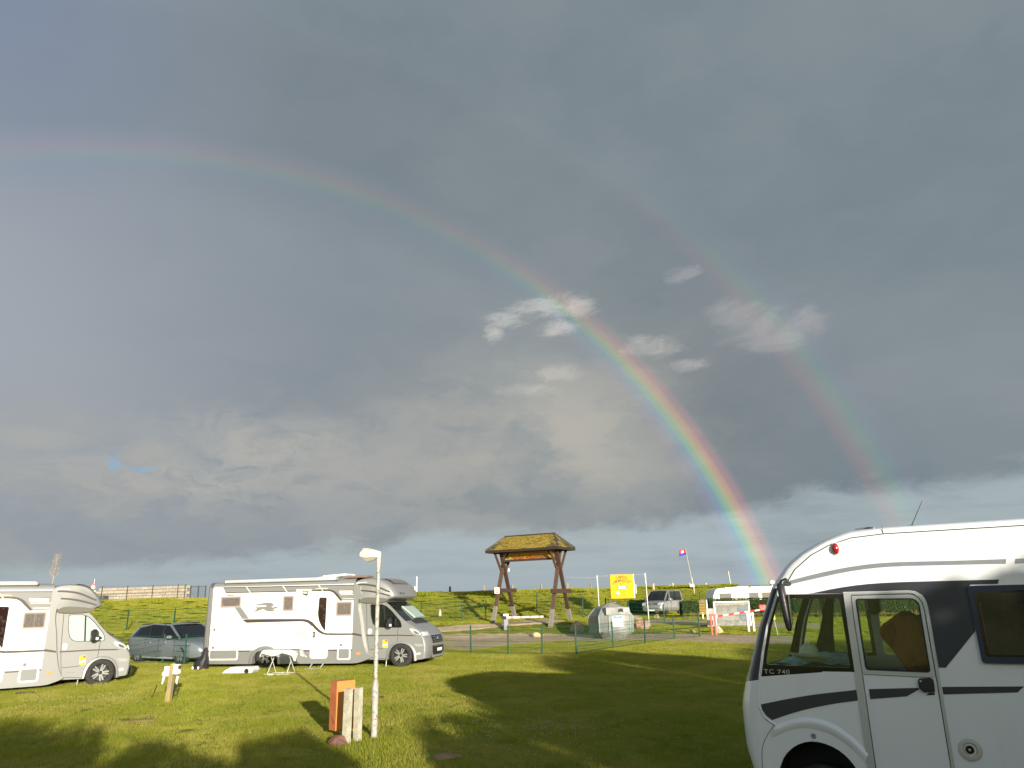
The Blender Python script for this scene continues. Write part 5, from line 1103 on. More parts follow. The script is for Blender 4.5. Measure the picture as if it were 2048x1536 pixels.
q = MB(); wp = [atY(x, y, D) for x, y, D in ((1271, 1171, 84), (1307, 1170, 86), (1346, 1170, 88), (1379, 1170, 89), (1412, 1170, 89.5))]

# flag on a leaning pole
fb = atY(1388, 1175, 80); ft = atY(1371, 1097, 80)
fl = thing('flag', 'small red, white and blue flag on a thin leaning pole at the dike', 'flag', tuple(fb))
q = MB(); q.tube([(0, 0, -.6), tuple(ft - fb)], [.035, .02], 6); q.tube([(0, 0, -.6), tuple((ft - fb) * .25)], .05, 6); q.build('pole', pale, fl)
d_ = ft - fb
for k, (m_, a, b) in enumerate(((mat('flag_red', (.55, .03, .04), .8), 0, .36), (mat('flag_blue', (.03, .04, .35), .8), .36, .62))):
    q = MB(); q.grid([[(d_[0] - u * .72, .08 * math.sin(u * 6), d_[2] - .02 - w_ - .16 * u) for u in np.linspace(0, 1, 8)] for w_ in (a, b)]); q.build('cloth', m_, fl)
q = MB(); q.grid([[(d_[0] - .22 - u * .28, -.02 + .08 * math.sin((.3 + u * .4) * 6), d_[2] - .15 - w_ - .16 * (.3 + u * .4)) for u in np.linspace(0, 1, 5)] for w_ in (0, .22)]); q.build('emblem', white, fl)
wsn = atY(1384, 1171, 79); o = thing('notice_board', 'small white notice on the dike crest at the foot of the flagpole', 'sign', tuple(wsn))
q = MB(); q.box((0, 0, .0), (.42, .03, .26)); q.build('board', white, o); q = MB(); q.box((.2, .03, -.3), (.06, .06, .7)); q.build('stake', pale, o)

# ------------------------------------------------------------------ yellow camping sign
sp = thing('camping_sign', 'yellow camping sign hung between two tall galvanised posts', 'sign', (6.27, 46, .85), R(0))
def SL(px, py): q = atY(px, py, 46); return np.array([q[0] - 6.27, 0, q[2] - .85])
galv = mat('galvanised_post', (.36, .36, .34), .5, .3, var=.15, vscale=10)
for a, b, z in ((1194, 1151, 0), (1290, 1146, 0)):
    tp = SL(a, b); q = MB(); q.beam((tp[0] + .02, 0, -.15), (tp[0], 0, tp[2]), .065, .065); q.beam((tp[0] + .02, -.055, -.15), (tp[0], -.055, tp[2] - .55), .035, .03); q.build('post', galv, sp)
a, b = SL(1194, 1152), SL(1290, 1147); q = MB(); q.tube([tuple(a + [0, 0, -.02]), tuple(b + [0, 0, -.04])], .012, 6); q.build('top_wire', galv, sp)
c0, c1, c2, c3 = SL(1217, 1150), SL(1265, 1148), SL(1268, 1196), SL(1220, 1197)
cx, cz = (c0[0] + c1[0]) / 2 + .03, (c0[2] + c3[2]) / 2; SW, SH = 1.37, 1.38
q = MB(); q.box((cx, -.06, cz), (SW, .10, SH)); bd = q.build('board', mat('sign_yellow', (.53, .345, .0), .6, spec=.2), sp)
q = MB(); q.box((cx + SW / 2 + .03, -.04, cz), (.05, .16, SH)); q.build('side_panel', white, bd)
brn = mat('sign_brown', (.20, .04, .003), .6)
def arc_text(body, size, R_, cyc, zc_, material, squash=.75, depth=-.112):
    vs, fs = text_mesh(body, size, extrude=.0015, align='CENTER', space=1.05, bold=True); mb = MB()
    mb.add([(cx + cyc + (R_ + y) * math.sin(x * squash / R_), depth - d, zc_ - R_ + (R_ + y * 1.1) * math.cos(x * squash / R_)) for x, y, d in vs], fs); return tag(mb.build('lettering', material, bd), kind='stuff')
arc_text('CAMPING', .19, .9, .0, cz + .47, brn); arc_text('„AM MINIGOLF“', .22, 1.1, .0, cz + .26, brn, .66)
q = MB(); q.prism(rrect(cx - .29, cz - .18, cx + .29, cz + .06, .11), lambda a, c_: (a, -.114, c_), lambda a, c_: (a, -.109, c_)); gp_ = q.build('green_panel', mat('sign_green', (.01, .16, .09), .5), bd)
q = MB(); q.box((cx, -.116, cz - .015), (.44, .003, .06)); q.box((cx, -.116, cz - .11), (.44, .003, .05)); tag(q.build('print', mat('sign_print', (.55, .68, .6), .5), gp_), kind='stuff')
q = MB(); q.lathe([(0, -.118), (.09, -.116), (.10, -.11)], 20, 'y', (0, 0, 0)); gb = q.build('golf_ball', white, bd); gb.location = (cx - .27, 0, cz - .38); gb.scale = (.9, 1, 1.15)
q = MB(); q.prism([(cx - .38, cz - .50), (cx - .35, cz - .36), (cx - .29, cz - .46), (cx - .22, cz - .51)], lambda a, c_: (a, -.116, c_), lambda a, c_: (a, -.110, c_)); q.build('ball_shadow', blk, bd)
q = MB()
for x_, z1 in ((-.02, -.42), (.06, -.36), (.15, -.40)): q.beam((cx + x_, -.113, cz - .22), (cx + x_ + .02, -.113, cz + z1 - .12), .004, .014, (0, 1, 0))
q.tube([(cx - .13, -.113, cz + .20), (cx - .04, -.113, cz + .09), (cx + .05, -.113, cz + .18), (cx + .1, -.113, cz + .26)], .008, 5); q.build('club_drawing', brn, bd)
q = MB(); a, b = atY(1131, 1154.5, 45), atY(1193, 1155, 46); q.tube([tuple(a), tuple((a + b) / 2 + np.array([0, 0, -.03])), tuple(b)], .010, 5); tag(q.build('cable', galv), 'pale cable strung from the gate to the sign post', 'cable')

# ------------------------------------------------------------------ glass bank
gb_ = atY(1222, 1283, 38); gbz = gz(gb_[0] + .4, 38.6)
gc = thing('recycling_container', 'grey green igloo shaped bottle bank with round filling hole', 'container', (atY(1224, 1283, 38.8)[0], 38.8, gbz), R(20))
gcm = mat('grp_grey', (.22, .23, .21), .7, c2=(.29, .295, .27), vscale=1.6, var=.1, bump=.2, streak=(1, 1, .35)); gcg = mat('grp_green', (.23, .30, .26), .7, c2=(.20, .25, .22), vscale=2, var=.1)
def oct_ring(r_, ch, z): return [(-r_ + ch, -r_, z), (r_ - ch, -r_, z), (r_, -r_ + ch, z), (r_, r_ - ch, z), (r_ - ch, r_, z), (-r_ + ch, r_, z), (-r_, r_ - ch, z), (-r_, -r_ + ch, z)]
rgs = [oct_ring(.66, .28, .0), oct_ring(.88, .34, .26), oct_ring(.905, .35, .30), oct_ring(.93, .36, 1.05), oct_ring(.90, .35, 1.10), oct_ring(.66, .27, 1.42), oct_ring(.62, .25, 1.46)]
q = MB(); q.grid([r_ + r_[:1] for r_ in rgs]); q.build('body', gcm, gc)
q = MB(); top = rgs[-1]; ap = [(a * .25, b * .25, 1.66) for a, b, _ in top]; q.grid([top + top[:1], ap + ap[:1]]); q.add(ap, [tuple(range(8))]); q.build('lid', mat('lid_grey', (.27, .27, .235), .6, var=.1), gc)
q = MB()
for i in range(8):
    a, b = rgs[2][i], rgs[3][i]; q.beam((a[0] * 1.012, a[1] * 1.012, a[2]), (b[0] * 1.012, b[1] * 1.012, b[2]), .05, .03); a, b = rgs[3][i], rgs[5][i]; q.beam((a[0] * 1.01, a[1] * 1.01, a[2]), (b[0] * 1.01, b[1] * 1.01, b[2]), .05, .03)
q.build('rib', gcg, gc)
q = MB(); q.prism([(-.70, 1.12), (.62, 1.12), (.60, 1.46), (-.66, 1.46)], lambda a, c_: (a, -.95 + (c_ - 1.12) * .25, c_), lambda a, c_: (a, -.60, c_)); hs = q.build('filling_housing', gcm, gc)
q = MB(); q.lathe([(.15, -.05), (.155, 0), (.125, 0), (.12, -.04)], 24, 'y', (0, 0, 0)); pt = q.build('filling_port', mat('port_rim', (.40, .40, .37), .5), hs, smooth=40); pt.location = (.10, -.90, 1.28)
q = MB(); q.lathe([(.125, -.02), (.0, -.018)], 24, 'y', (0, 0, 0)); q.build('port_hole', seal, pt)
q = MB(); q.box((.40, -.905, 1.28), (.27, .01, .20), rot=(R(14), 0, 0)); q.build('label', mat('paper_white', (.72, .73, .68), .6), hs)
q = MB(); q.box((-.10, -.935, .82), (.56, .012, .50)); lb = q.build('notice', MATS['paper_white'], gc); q = MB(); q.box((-.10, -.943, 1.01), (.48, .004, .10)); q.build('notice_header', mat('notice_green', (.03, .38, .24), .5), lb)
q = MB(); q.box((-.14, -.944, .90), (.40, .003, .03)); q.box((-.1, -.944, 1.035), (.2, .006, .035)); tag(q.build('print', mat('print_grey', (.45, .5, .48), .6), lb), kind='stuff')
for a in (-.2, .28):
    q = MB(); q.box((.93, a, .98), (.012, .24, .09)); q.build('label', MATS['paper_white'], gc)
q = MB(); q.beam((-.2, 0, 1.62), (.30, -.1, 1.70), .25, .04); q.lathe([(.05, 0), (.05, .1), (.03, .12), (.06, .18), (0, .2)], 10, 'z', (0, 0, 1.64)); q.build('lifting_hook', mat('hook_steel', (.12, .09, .08), .6, var=.2), gc)

# ------------------------------------------------------------------ boulders
def boulder(px, yb, w, h, D, m_, label, seed, flat=1.0, lean=0., sink=.12):
    p = atY(px, yb, D); bm = bmesh.new(); bmesh.ops.create_icosphere(bm, subdivisions=4, radius=1)
    for v_ in bm.verts:
        n = v_.co.normalized(); cuts = 1.0
        for k in range(7):
            r2_ = random.Random(seed * 31 + k); d = Vector((r2_.uniform(-1, 1), r2_.uniform(-1, 1), r2_.uniform(-.6, 1))).normalized(); lim = r2_.uniform(.62, .9); q_ = n.dot(d)
            if q_ > lim: cuts = min(cuts, lim / q_)
        f_ = cuts * (1 + .10 * pnoise(n * 2.1 + Vector((seed, 0, 0))) + .04 * pnoise(n * 6 + Vector((seed, 0, 0))))
        v_.co = Vector((n.x * w / 2 * f_ + lean * n.z * h * .4, n.y * w * .42 * f_, (n.z * .62 + .38 - sink) * h * f_))
    me = bpy.data.meshes.new('boulder'); bm.to_mesh(me); bm.free(); me.materials.append(m_)
    for f_ in me.polygons: f_.use_smooth = True
    o = bpy.data.objects.new('boulder', me); COL.objects.link(o); o.location = (p[0], D, gz(p[0], D)); return tag(o, label, 'boulder', 'boulders along the drive')
tanr = mat('tan_granite', (.36, .26, .16), .9, c2=(.27, .20, .14), vscale=3, bump=.7, bscale=9, var=.15); pinkr = mat('pink_granite', (.42, .22, .15), .9, c2=(.30, .21, .17), vscale=3, bump=.7, bscale=9, var=.15); palr = mat('pale_stone', (.58, .52, .38), .9, c2=(.50, .37, .12), vscale=2.5, bump=.6, bscale=9, var=.12)
boulder(1155, 1253, .82, .66, 42, tanr, 'large rounded tan boulder just left of the bottle bank', 3, lean=.25)
boulder(1072, 1253, .46, .30, 41, palr, 'small pale boulder on the grass in front of the gate opening', 5)
boulder(1285, 1252, .85, .58, 43, pinkr, 'angular pink brown boulder behind the bottle bank', 8)
boulder(1256, 1247, .40, .50, 43.5, tanr, 'dark boulder squeezed between bottle bank and pink boulder', 11)
boulder(1271, 1228, .95, .33, 56, tanr, 'flat tan boulder left of the people carrier bumper', 13)
boulder(1314, 1231, .50, .42, 57, tanr, 'tan boulder in front of the people carrier wheel', 15)
boulder(1386, 1258, .33, .17, 41, tanr, 'little flat stone on the grass beside the fence end', 17)
boulder(1438, 1262, .52, .42, 40.5, palr, 'white rounded stone behind the red barrier post', 19)
st_ = boulder(878, 1250, .30, .66, 40, pinkr, 'upright pink marker stone with a pale tip beside the drive', 21, sink=.2)
q = MB(); p = atY(880, 1228, 40); q.lathe([(.07, -.1), (.075, .05), (.05, .16), (.0, .30)], 8, 'z', (0, 0, 0)); o = q.build('carved_stone', mat('grey_stone', (.42, .40, .34), .9, var=.2), smooth=50); o.location = tuple(p); tag(o, 'pale pointed stone resting on top of the pink marker stone', 'stone')

# ------------------------------------------------------------------ barrier, concrete panel, info board on the right
bp = atY(1428, 1267, 39); bz = gz(bp[0], 39)
rb = thing('barrier', 'red and white barrier pole resting between red and white post pairs', 'barrier', (bp[0], 39, bz), 0)
redp = mat('red_paint', (.62, .05, .03), .5, var=.12); whp = mat('white_paint', (.62, .60, .55), .55, var=.08)
for dx in (-.09, .11):
    q = MB(); q.box((dx, 0, .47), (.07, .09, 1.1)); q.build('red_post', redp, rb)
q = MB(); q.box((0.01, 0, .97), (.30, .12, .09)); q.build('red_post_head', redp, rb)
e1 = atY(1519, 1220, 41); e1 = np.array([e1[0] - bp[0], 2.0, e1[2] - bz]); s1 = np.array([-.05, 0, .87])
for k in range(9):
    a, b = s1 + (e1 - s1) * k / 9, s1 + (e1 - s1) * (k + 1) / 9; q = MB(); q.tube([tuple(a), tuple(b)], .048, 10); q.build('pole_band', redp if k % 2 == 1 else whp, rb)
wp0 = atY(1503, 1258, 41)[0] - bp[0]
for dx in (-.12, .16):
    q = MB(); q.box((wp0 + dx, 2.1, .45), (.10, .10, 1.12)); q.build('white_post', whp, rb)
q = MB(); q.box((wp0 + .02, 2.1, .90), (.42, .12, .07)); q.build('white_post_head', whp, rb)
q = MB(); q.bbox((e1[0] + .16, 2.0, e1[2] + .12), (.36, .16, .30), .03); q.build('counterweight', redp, rb)
pp = atY(1431, 1248, 45.5)
cp = thing('concrete_screen', 'pale concrete panel screen with a crossbeam standing before the hedge', 'wall', (pp[0], 45.5, gz(pp[0], 45.5)), R(3))
cc = mat('pale_concrete', (.36, .345, .315), .9, c2=(.28, .27, .25), vscale=2.5, var=.12, bump=.3)
q = MB(); q.box((1.02, 0, .66), (2.0, .06, 1.26)); q.build('slab', cc, cp)
for a in (0, 2.06):
    q = MB(); q.box((a, -.02, .68), (.09, .14, 1.42)); q.build('upright', whp, cp)
q = MB(); q.box((1.03, -.02, 1.36), (2.15, .12, .08)); q.build('cap_rail', whp, cp)
q = MB(); q.box((1.02, -.04, 1.18), (1.9, .04, .16)); q.build('weathered_strip', mat('stained_concrete', (.34, .32, .27), .9, c2=(.22, .21, .17), vscale=12), cp)
q = MB(); q.prism([(1.35, 1.0), (2.0, 1.15), (2.0, .28), (1.55, .30)], lambda a, c_: (a, -.06, c_), lambda a, c_: (a, -.035, c_)); q.build('blue_panel', mat('blue_grey_panel', (.14, .17, .21), .6), cp)
q = MB(); q.box((-.30, -.1, .52), (.44, .06, 1.0)); q.build('side_slab', cc, cp)
q = MB()
for k in range(38): q.box((.1 + k * .05, -.13, .62), (.006, .006, 1.2))
for h in (.3, .6, .9, 1.15): q.box((1.03, -.13, h), (1.9, .006, .006))
tag(q.build('mesh_panel', MATS['green_wire'], cp), kind='stuff')
ib = atY(1410, 1238, 55)
inf = thing('info_board', 'narrow brown slatted board between white posts in a gap of the hedge', 'sign', (ib[0], 55, gz(ib[0], 55)), 0)
for k in range(9):
    q = MB(); q.box((-.1, 0, .38 + k * .105), (.46, .05, .075)); q.build('slat', mat('ochre_wood', (.27, .19, .04), .8, var=.1), inf)
q = MB(); q.box((-.08, -.03, 1.22), (.30, .03, .24)); q.build('plate', mat('plate_brown', (.16, .12, .07), .7), inf)
for a in (-.12, .22):
    q = MB(); q.box((a, .02, .62 if a > 0 else .2), (.08, .08, 1.4 if a > 0 else .5)); q.build('post', whp, inf)

# ------------------------------------------------------------------ foliage helpers
def leafmat(name, a, b, tr=.25):
    m = bpy.data.materials.new(name); m.use_nodes = True; t = m.node_tree; N = NB(t); p = t.nodes['Principled BSDF']
    g = N.n('ShaderNodeNewGeometry'); oi = N.n('ShaderNodeTexCoord').outputs['Object']
    c = N.mix(g.outputs['Random Per Island'], a, b); c = N.mix(N.mr(N.noise(oi, 1.1, 3), .35, .65, 0, .5), c, tuple(x * .7 for x in a))
    N.put(p.inputs['Base Color'], c); p.inputs['Roughness'].default_value = .55; p.inputs['Specular IOR Level'].default_value = .3
    tl_ = N.n('ShaderNodeBsdfTranslucent'); N.put(tl_.inputs[0], c); mx_ = N.n('ShaderNodeMixShader'); mx_.inputs[0].default_value = tr
    t.links.new(p.outputs[0], mx_.inputs[1]); t.links.new(tl_.outputs[0], mx_.inputs[2]); t.links.new(mx_.outputs[0], t.nodes['Material Output'].inputs[0]); return m
def leaves(mb, pts, size, r_=None):
    r_ = r_ or rng
    for p in pts:
        a = Vector((r_.gauss(0, 1), r_.gauss(0, 1), r_.gauss(0, 1))).normalized(); b = a.cross(Vector((r_.gauss(0, 1), r_.gauss(0, 1), r_.gauss(0, 1)))).normalized(); s = size * r_.uniform(.6, 1.3); P = Vector(p)
        mb.add([tuple(P - a * s), tuple(P + b * s * .45), tuple(P + a * s), tuple(P - b * s * .45)], [(0, 1, 2, 3)])
hedgem = leafmat('hedge_leaf', (.035, .085, .014), (.075, .14, .022)); stemm = mat('hedge_stem', (.20, .12, .06), .9, var=.2)
def hedge(label, x0, x1, y, dep, hgt, zfun=None, dens=420, size=.045, stems=True, seed=1, yslope=0.):
    r_ = random.Random(seed); h = thing('hedge', label, 'hedge', (x0, y, gz(x0, y)), 0, 'clipped hedges')
    L = x1 - x0; oz = gz(x0, y)
    q = MB(); n = int(L / .5) + 1
    zz = lambda x: gz(x0 + x, y + yslope * x) - oz
    rws = []
    for i in range(n + 1):
        x = L * i / n; yy = yslope * x; b_ = zz(x) + (.28 if stems else .0); t_ = zz(x) + hgt - .07
        rws.append([(x, yy + .06, b_), (x, yy + .04, t_), (x, yy + dep - .04, t_), (x, yy + dep - .06, b_)])
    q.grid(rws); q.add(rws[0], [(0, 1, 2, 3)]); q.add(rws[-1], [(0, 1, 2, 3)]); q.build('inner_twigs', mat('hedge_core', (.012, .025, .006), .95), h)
    pts = []
    for _ in range(int(L * hgt * dens)):
        x = r_.uniform(0, L); z = r_.uniform(.18 if stems else 0, hgt) ; o_ = .05 * pnoise(Vector((x * 1.3, z * 2, seed)))
        pts.append((x, yslope * x - .0 + o_ + r_.uniform(-.05, .07), zz(x) + z))
    for _ in range(int(L * dep * dens)):
        x = r_.uniform(0, L); y_ = r_.uniform(0, dep); pts.append((x, yslope * x + y_, zz(x) + hgt + .05 * pnoise(Vector((x * 1.5, y_ * 2, seed))) + r_.uniform(-.05, .05)))
    for _ in range(int(dep * hgt * dens * .8)): pts.append((r_.uniform(-.05, .04), r_.uniform(0, dep), r_.uniform(.15, hgt)))
    q = MB(); leaves(q, pts, size, r_); tag(q.build('foliage', hedgem, h, rec=False), kind='stuff')
    if stems:
        q = MB()
        for _ in range(int(L * 14)):
            x = r_.uniform(0, L); q.beam((x, yslope * x + r_.uniform(-.02, .1), zz(x) - .05), (x + r_.uniform(-.12, .12), yslope * x + r_.uniform(-.03, .1), zz(x) + r_.uniform(.3, .5)), .018, .018)
        tag(q.build('stems', stemm, h, rec=False), kind='stuff')
    return h
hx = atY(1366, 1232, 58.5)[0]; hx1 = atY(1399, 1232, 58.5)[0]; hx2 = atY(1414, 1232, 58.5)[0]
hedge('clipped green hedge between the people carrier and the brown slatted board', hx, hx1, 58.5, 1.0, 1.16, seed=2, dens=300, size=.055)
hedge('long clipped green hedge in front of the caravan, seen on through the near motorhome windows', hx2, 40.0, 57.5, 1.1, 1.30, seed=3, dens=230, size=.06, yslope=-.55)
hq = atY(1262, 1226, 70); hedge('shaded dark hedge directly left of the people carrier', hq[0] - .1, hq[0] + 2.2, 70, 1.0, 1.15, seed=4, dens=200, size=.07, stems=False)
ystake = atY(1549, 1236, 38); o = thing('marker_stake', 'yellow marker board on a thin white stake seen through the near motorhome window', 'sign', (ystake[0], 38, gz(ystake[0], 38)))
q = MB(); q.tube([(.08, 0, -.1), (-.02, 0, .72)], .014, 6); q.build('stake', whp, o); q = MB(); q.box((-.04, -.01, .86), (.14, .02, .24)); q.build('plate', mat('signal_yellow', (.6, .75, .02), .5), o)

# ------------------------------------------------------------------ lamp post
lb_ = gd(748, 1476); LP = Vector(lb_)
lp = thing('street_lamp', 'galvanised lamp post with grey hooded lantern in front of the middle motorhome', 'street lamp', tuple(LP), 0)
gal = mat('weathered_zinc', (.40, .375, .33), .65, .1, c2=(.22, .20, .165), vscale=17, var=.2, mixlo=.46, mixhi=.66)
rows_top = atY(765, 1100, LP[1])[2] - LP.z
q = MB(); q.lathe([(.056, -.1), (.056, .80), (.053, .83), (.040, .88), (.038, .9), (.033, rows_top - .28), (.033, rows_top - .12)], 20, 'z', (0, 0, 0)); q.build('pole', gal, lp, smooth=40)
q = MB(); q.lathe([(.0, rows_top - .30), (.037, rows_top - .30), (.037, rows_top - .12), (0, rows_top - .12)], 16, 'z', (0, 0, 0)); q.build('collar', mat('lamp_collar', (.48, .42, .33), .6, var=.2), lp, smooth=30)
hood = MB(); hz = rows_top - .12; hrings = []
for x, w, z0_, z1_ in ((.045, .035, .0, .09), (.0, .045, -.005, .105), (-.10, .07, -.005, .135), (-.22, .085, -.01, .16), (-.28, .085, .0, .155), (-.325, .075, .02, .10), (-.33, .05, .03, .06)):
    hrings.append([(x, -w, hz + z0_), (x, -w * .95, hz + z1_ * .75), (x, -w * .5, hz + z1_), (x, w * .5, hz + z1_), (x, w * .95, hz + z1_ * .75), (x, w, hz + z0_)])
hood.grid([r_ + r_[:1] for r_ in hrings]); hood.add(hrings[0], [tuple(range(6))]); hood.add(hrings[-1], [tuple(range(6))]); ln = hood.build('lantern', mat('lantern_shell', (.42, .40, .36), .6, c2=(.24, .15, .08), vscale=9, mixlo=.62, mixhi=.72, var=.08), lp, smooth=25)
q = MB(); rr2 = [[(-.02, -.04, hz - .005), (-.3, -.07, hz + .0), (-.3, .07, hz + .0), (-.02, .04, hz - .005)], [(-.08, -.03, hz - .055), (-.2, -.045, hz - .075), (-.2, .045, hz - .075), (-.08, .03, hz - .055)]]
q.grid([r_ + r_[:1] for r_ in rr2]); q.add(rr2[1], [(0, 1, 2, 3)]); q.build('diffuser', mat('lamp_diffuser', (.28, .25, .17), .25, coat=.3), ln)

# ------------------------------------------------------------------ orange box, concrete posts, stone beside the lamp
pb = gd(692, 1489); pb2 = gd(714.5, 1482)
conc2 = mat('lichen_concrete', (.44, .41, .30), .9, c2=(.39, .37, .28), vscale=7, var=.18, bump=.5, bscale=30)
for k, (pt_, tx, ty, tw_, lab) in enumerate(((pb, 698, 1377, -.02, 'left of the two short lichen covered concrete posts before the orange box'), (pb2, 717.5, 1375, .02, 'right of the two short lichen covered concrete posts before the orange box'))):
    tp = atY(tx, ty, pt_[1]) - pt_; q = MB(); q.beam((0, 0, -.15), (tp[0], 0, tp[2]), .10, .098, (0, 1, .0)); o = q.build('concrete_post', conc2); o.location = tuple(pt_); o.rotation_euler = (0, 0, R(-28)); tag(o, lab, 'post', 'short concrete posts')
    q = MB(); q.beam((-.04 + .0, -.07, -.1), (tp[0] - .03, -.07, tp[2] - .01), .03, .01, (0, 1, 0))
ob = thing('orange_cabinet', 'faded orange sheet metal cabinet standing behind the concrete posts', 'cabinet', (-2.93, 13.62, .13), R(34))
orm = mat('faded_orange', (.56, .17, .06), .6, c2=(.48, .13, .045), vscale=2, var=.06); orm_lit = mat('sunlit_orange', (.58, .21, .045), .6)
q = MB(); q.box((0, 0, .385), (.34, .23, .77)); q.build('cabinet_body', orm, ob); ob.rotation_euler = (0, 0, R(40))
ob.location = (-3.02, 13.62, .13)
q = MB(); q.prism([(-.20, 0), (-.14, .01), (-.05, .12), (-.10, .11)], lambda a, c_: (-.1725, a * .8 + .08, c_ + .1), lambda a, c_: (-.1695, a * .8 + .08, c_ + .1)); q.build('scratch', mat('scratch_dark', (.2, .06, .03), .8), ob)
q = MB(); q.box((.0, -.118, .385), (.336, .006, .766)); q.build('lit_face_sheet', orm_lit, ob)  # lighter sheet paints the stronger sunlight on this cabinet face
st2 = gd(678, 1490); s_ = boulder(676, 1494, .34, .17, float(st2[1]), mat('red_stone', (.20, .085, .055), .9, c2=(.13, .07, .05), vscale=5, bump=.8, bscale=20), 'low reddish stone half buried at the foot of the concrete posts', 31); s_['category'] = 'stone'; s_['group'] = 'boulders along the drive'; del s_['group']

# ------------------------------------------------------------------ power post with two socket boxes
ep = gd(336, 1406)
pw = thing('power_post', 'wooden power post with two white socket boxes and hanging plugs', 'power post', tuple(ep), R(-8))
ppw = mat('lichen_wood', (.30, .24, .15), .9, c2=(.36, .27, .06), vscale=4, var=.15, bump=.5, streak=(5, 5, 1)); topz = atY(347, 1329, ep[1])[2] - ep[2]
sk_ = (atY(347, 1329, ep[1])[0] - ep[0])
q = MB(); q.beam((0, 0, -.1), (sk_, 0, topz), .10, .10, (0, 1, 0)); q.build('post', ppw, pw); q = MB(); q.beam((-.075, .02, -.1), (-.02, .02, topz - .25), .035, .07, (0, 1, 0)); q.build('side_batten', mat('orange_wood', (.34, .20, .05), .9, var=.1), pw)
q = MB(); q.lathe([(.0, topz + .035), (.05, topz + .02), (.055, topz), (0, topz)], 8, 'z', (sk_, 0, 0)); q.build('lichen_cap', mat('yellow_lichen', (.45, .36, .03), .95), pw)
ivory = mat('socket_ivory', (.74, .70, .58), .45)
for sd, dz in ((-1, -.14), (1, -.10)):
    bx = MB(); bx.bbox((sk_ + sd * .115 - .01, -.02, topz + dz), (.13, .12, .22), .015, rot=(0, R(3), 0)); b_ = bx.build('socket_box', ivory, pw)
    q = MB(); q.bbox((sk_ + sd * .19 - .01, -.03, topz + dz - .06), (.05, .09, .08), .012); q.build('socket_lid', ivory, b_)
    q = MB(); q.box((sk_ + sd * .182 - .01, -.03, topz + dz + .045), (.035, .08, .07)); q.build('breaker_window', mat('breaker', (.10, .06, .05), .3), b_)
    q = MB(); q.tube([(sk_ + sd * .17, -.05, topz - .25), (sk_ + sd * (.19 if sd < 0 else .15), -.05, topz - .36), (sk_ + sd * (.205 if sd < 0 else .16), -.05, topz - .42)], [.03, .024, .012], 8); q.build('plug', mat('plug_white', (.70, .74, .80), .4), b_)
q = MB()
pA = Vector(ep) + Vector((-.27, -.05, topz - .42)); gA = Vector(gd(300, 1392)); gB = Vector(gd(272, 1410))
q.tube([tuple(pA), tuple(pA.lerp(gA, .35) + Vector((0, 0, -.09))), tuple(pA.lerp(gA, .7) + Vector((0, 0, -.09))), tuple(gA + Vector((0, 0, .03))), tuple(gB + Vector((0, 0, .02)))], .009, 6); tag(q.build('power_cable', blk), 'black cable hanging from the power post down into the grass', 'cable')
q = MB(); pC = Vector(ep) + Vector((.20, -.05, topz - .40)); q.tube([tuple(pC + Vector((.0, 0, -.06 * k))) for k in range(0, 3)] + [tuple(Vector(ep) + Vector((.16 + .04 * math.cos(a), -.03, .22 + .06 * math.sin(a)))) for a in np.linspace(1.5, 8, 12)], .008, 6); tag(q.build('power_cable', blk), 'coiled black cable hanging at the right of the power post', 'cable')

# ------------------------------------------------------------------ table, tray, bag and small things round the middle motorhome
tb = gd(562, 1349); th_ = .70
ta = thing('folding_table', 'white folding table with crossed legs beside the middle motorhome', 'table', tuple(tb), R(-12))
tm = mat('table_leg', (.62, .60, .54), .45, .2)
for sy in (-.27, .27):
    for sx in (-1, 1):
        q = MB(); q.tube([(-.36 * sx * .0 - .30 + (.0 if sx < 0 else 0) + (0 if sy < 0 else .0) + (.16 if sx > 0 else -.0), sy, 0), (-.30 + (.0 if sx > 0 else .16), -sy * .6, th_ - .02)], .013, 6) if 0 else q.tube([(-.32 if sx < 0 else .32, sy, .02), (-.30 if sx < 0 else .30, -sy * .8, th_ - .02)], .013, 6); q.build('leg', tm, ta)
for sy in (-.27, .27):
    q = MB(); q.beam((-.42, sy, .02), (.42, sy, .02), .04, .045); q.build('foot_bar', tm, ta)
q = MB(); q.box((0, 0, th_), (1.0, .62, .025)); q.build('tabletop', white, ta)
cl_ = mat('printed_cloth', (.62, .59, .52), .95, c2=(.42, .43, .47), vscale=7, mixlo=.6, mixhi=.72, bump=.4)
q = MB(); rws = []
for i in range(40):
    u = -1 + 2 * i / 39; r_ = []
    for j in range(26):
        w_ = -1 + 2 * j / 25; x, y = u * .74, w_ * .50; dx, dy = max(0, abs(x) - .49), max(0, abs(y) - .31)
        drop = (dx + dy) * .95; r_.append((max(-.53, min(.53, x)) + .02 * math.sin(y * 15) * (dx > 0) + (dx * .5 if x > 0 else -dx * .1), max(-.335, min(.335, y)) + .02 * math.sin(x * 17) * (dy > 0), th_ + .022 - drop * (.75 + .25 * math.sin(x * 9 + y * 7)) + .018 * pnoise(Vector((x * 6, y * 6, 2)))))
    rws.append(r_)
q.grid(rws); o = q.build('tablecloth', cl_, smooth=80); o.location = tuple(tb); o.rotation_euler = (0, 0, R(-12)); tag(o, 'crumpled printed white cloth draped over the folding table', 'tablecloth')
wt_ = gd(478, 1347)
tk = thing('waste_tank', 'flat white roll tank lying on the grass under the motorhome rear', 'tank', tuple(wt_), R(-8))
q = MB(); q.prism([(-.48, .02), (-.42, .02), (.5, .02), (.55, .10), (.50, .20), (-.20, .20), (-.40, .10)], lambda a, c_: (a, -.18, c_), lambda a, c_: (a, .25, c_)); q.build('tank_body', mat('tank_white', (.55, .55, .52), .5, var=.06), tk)
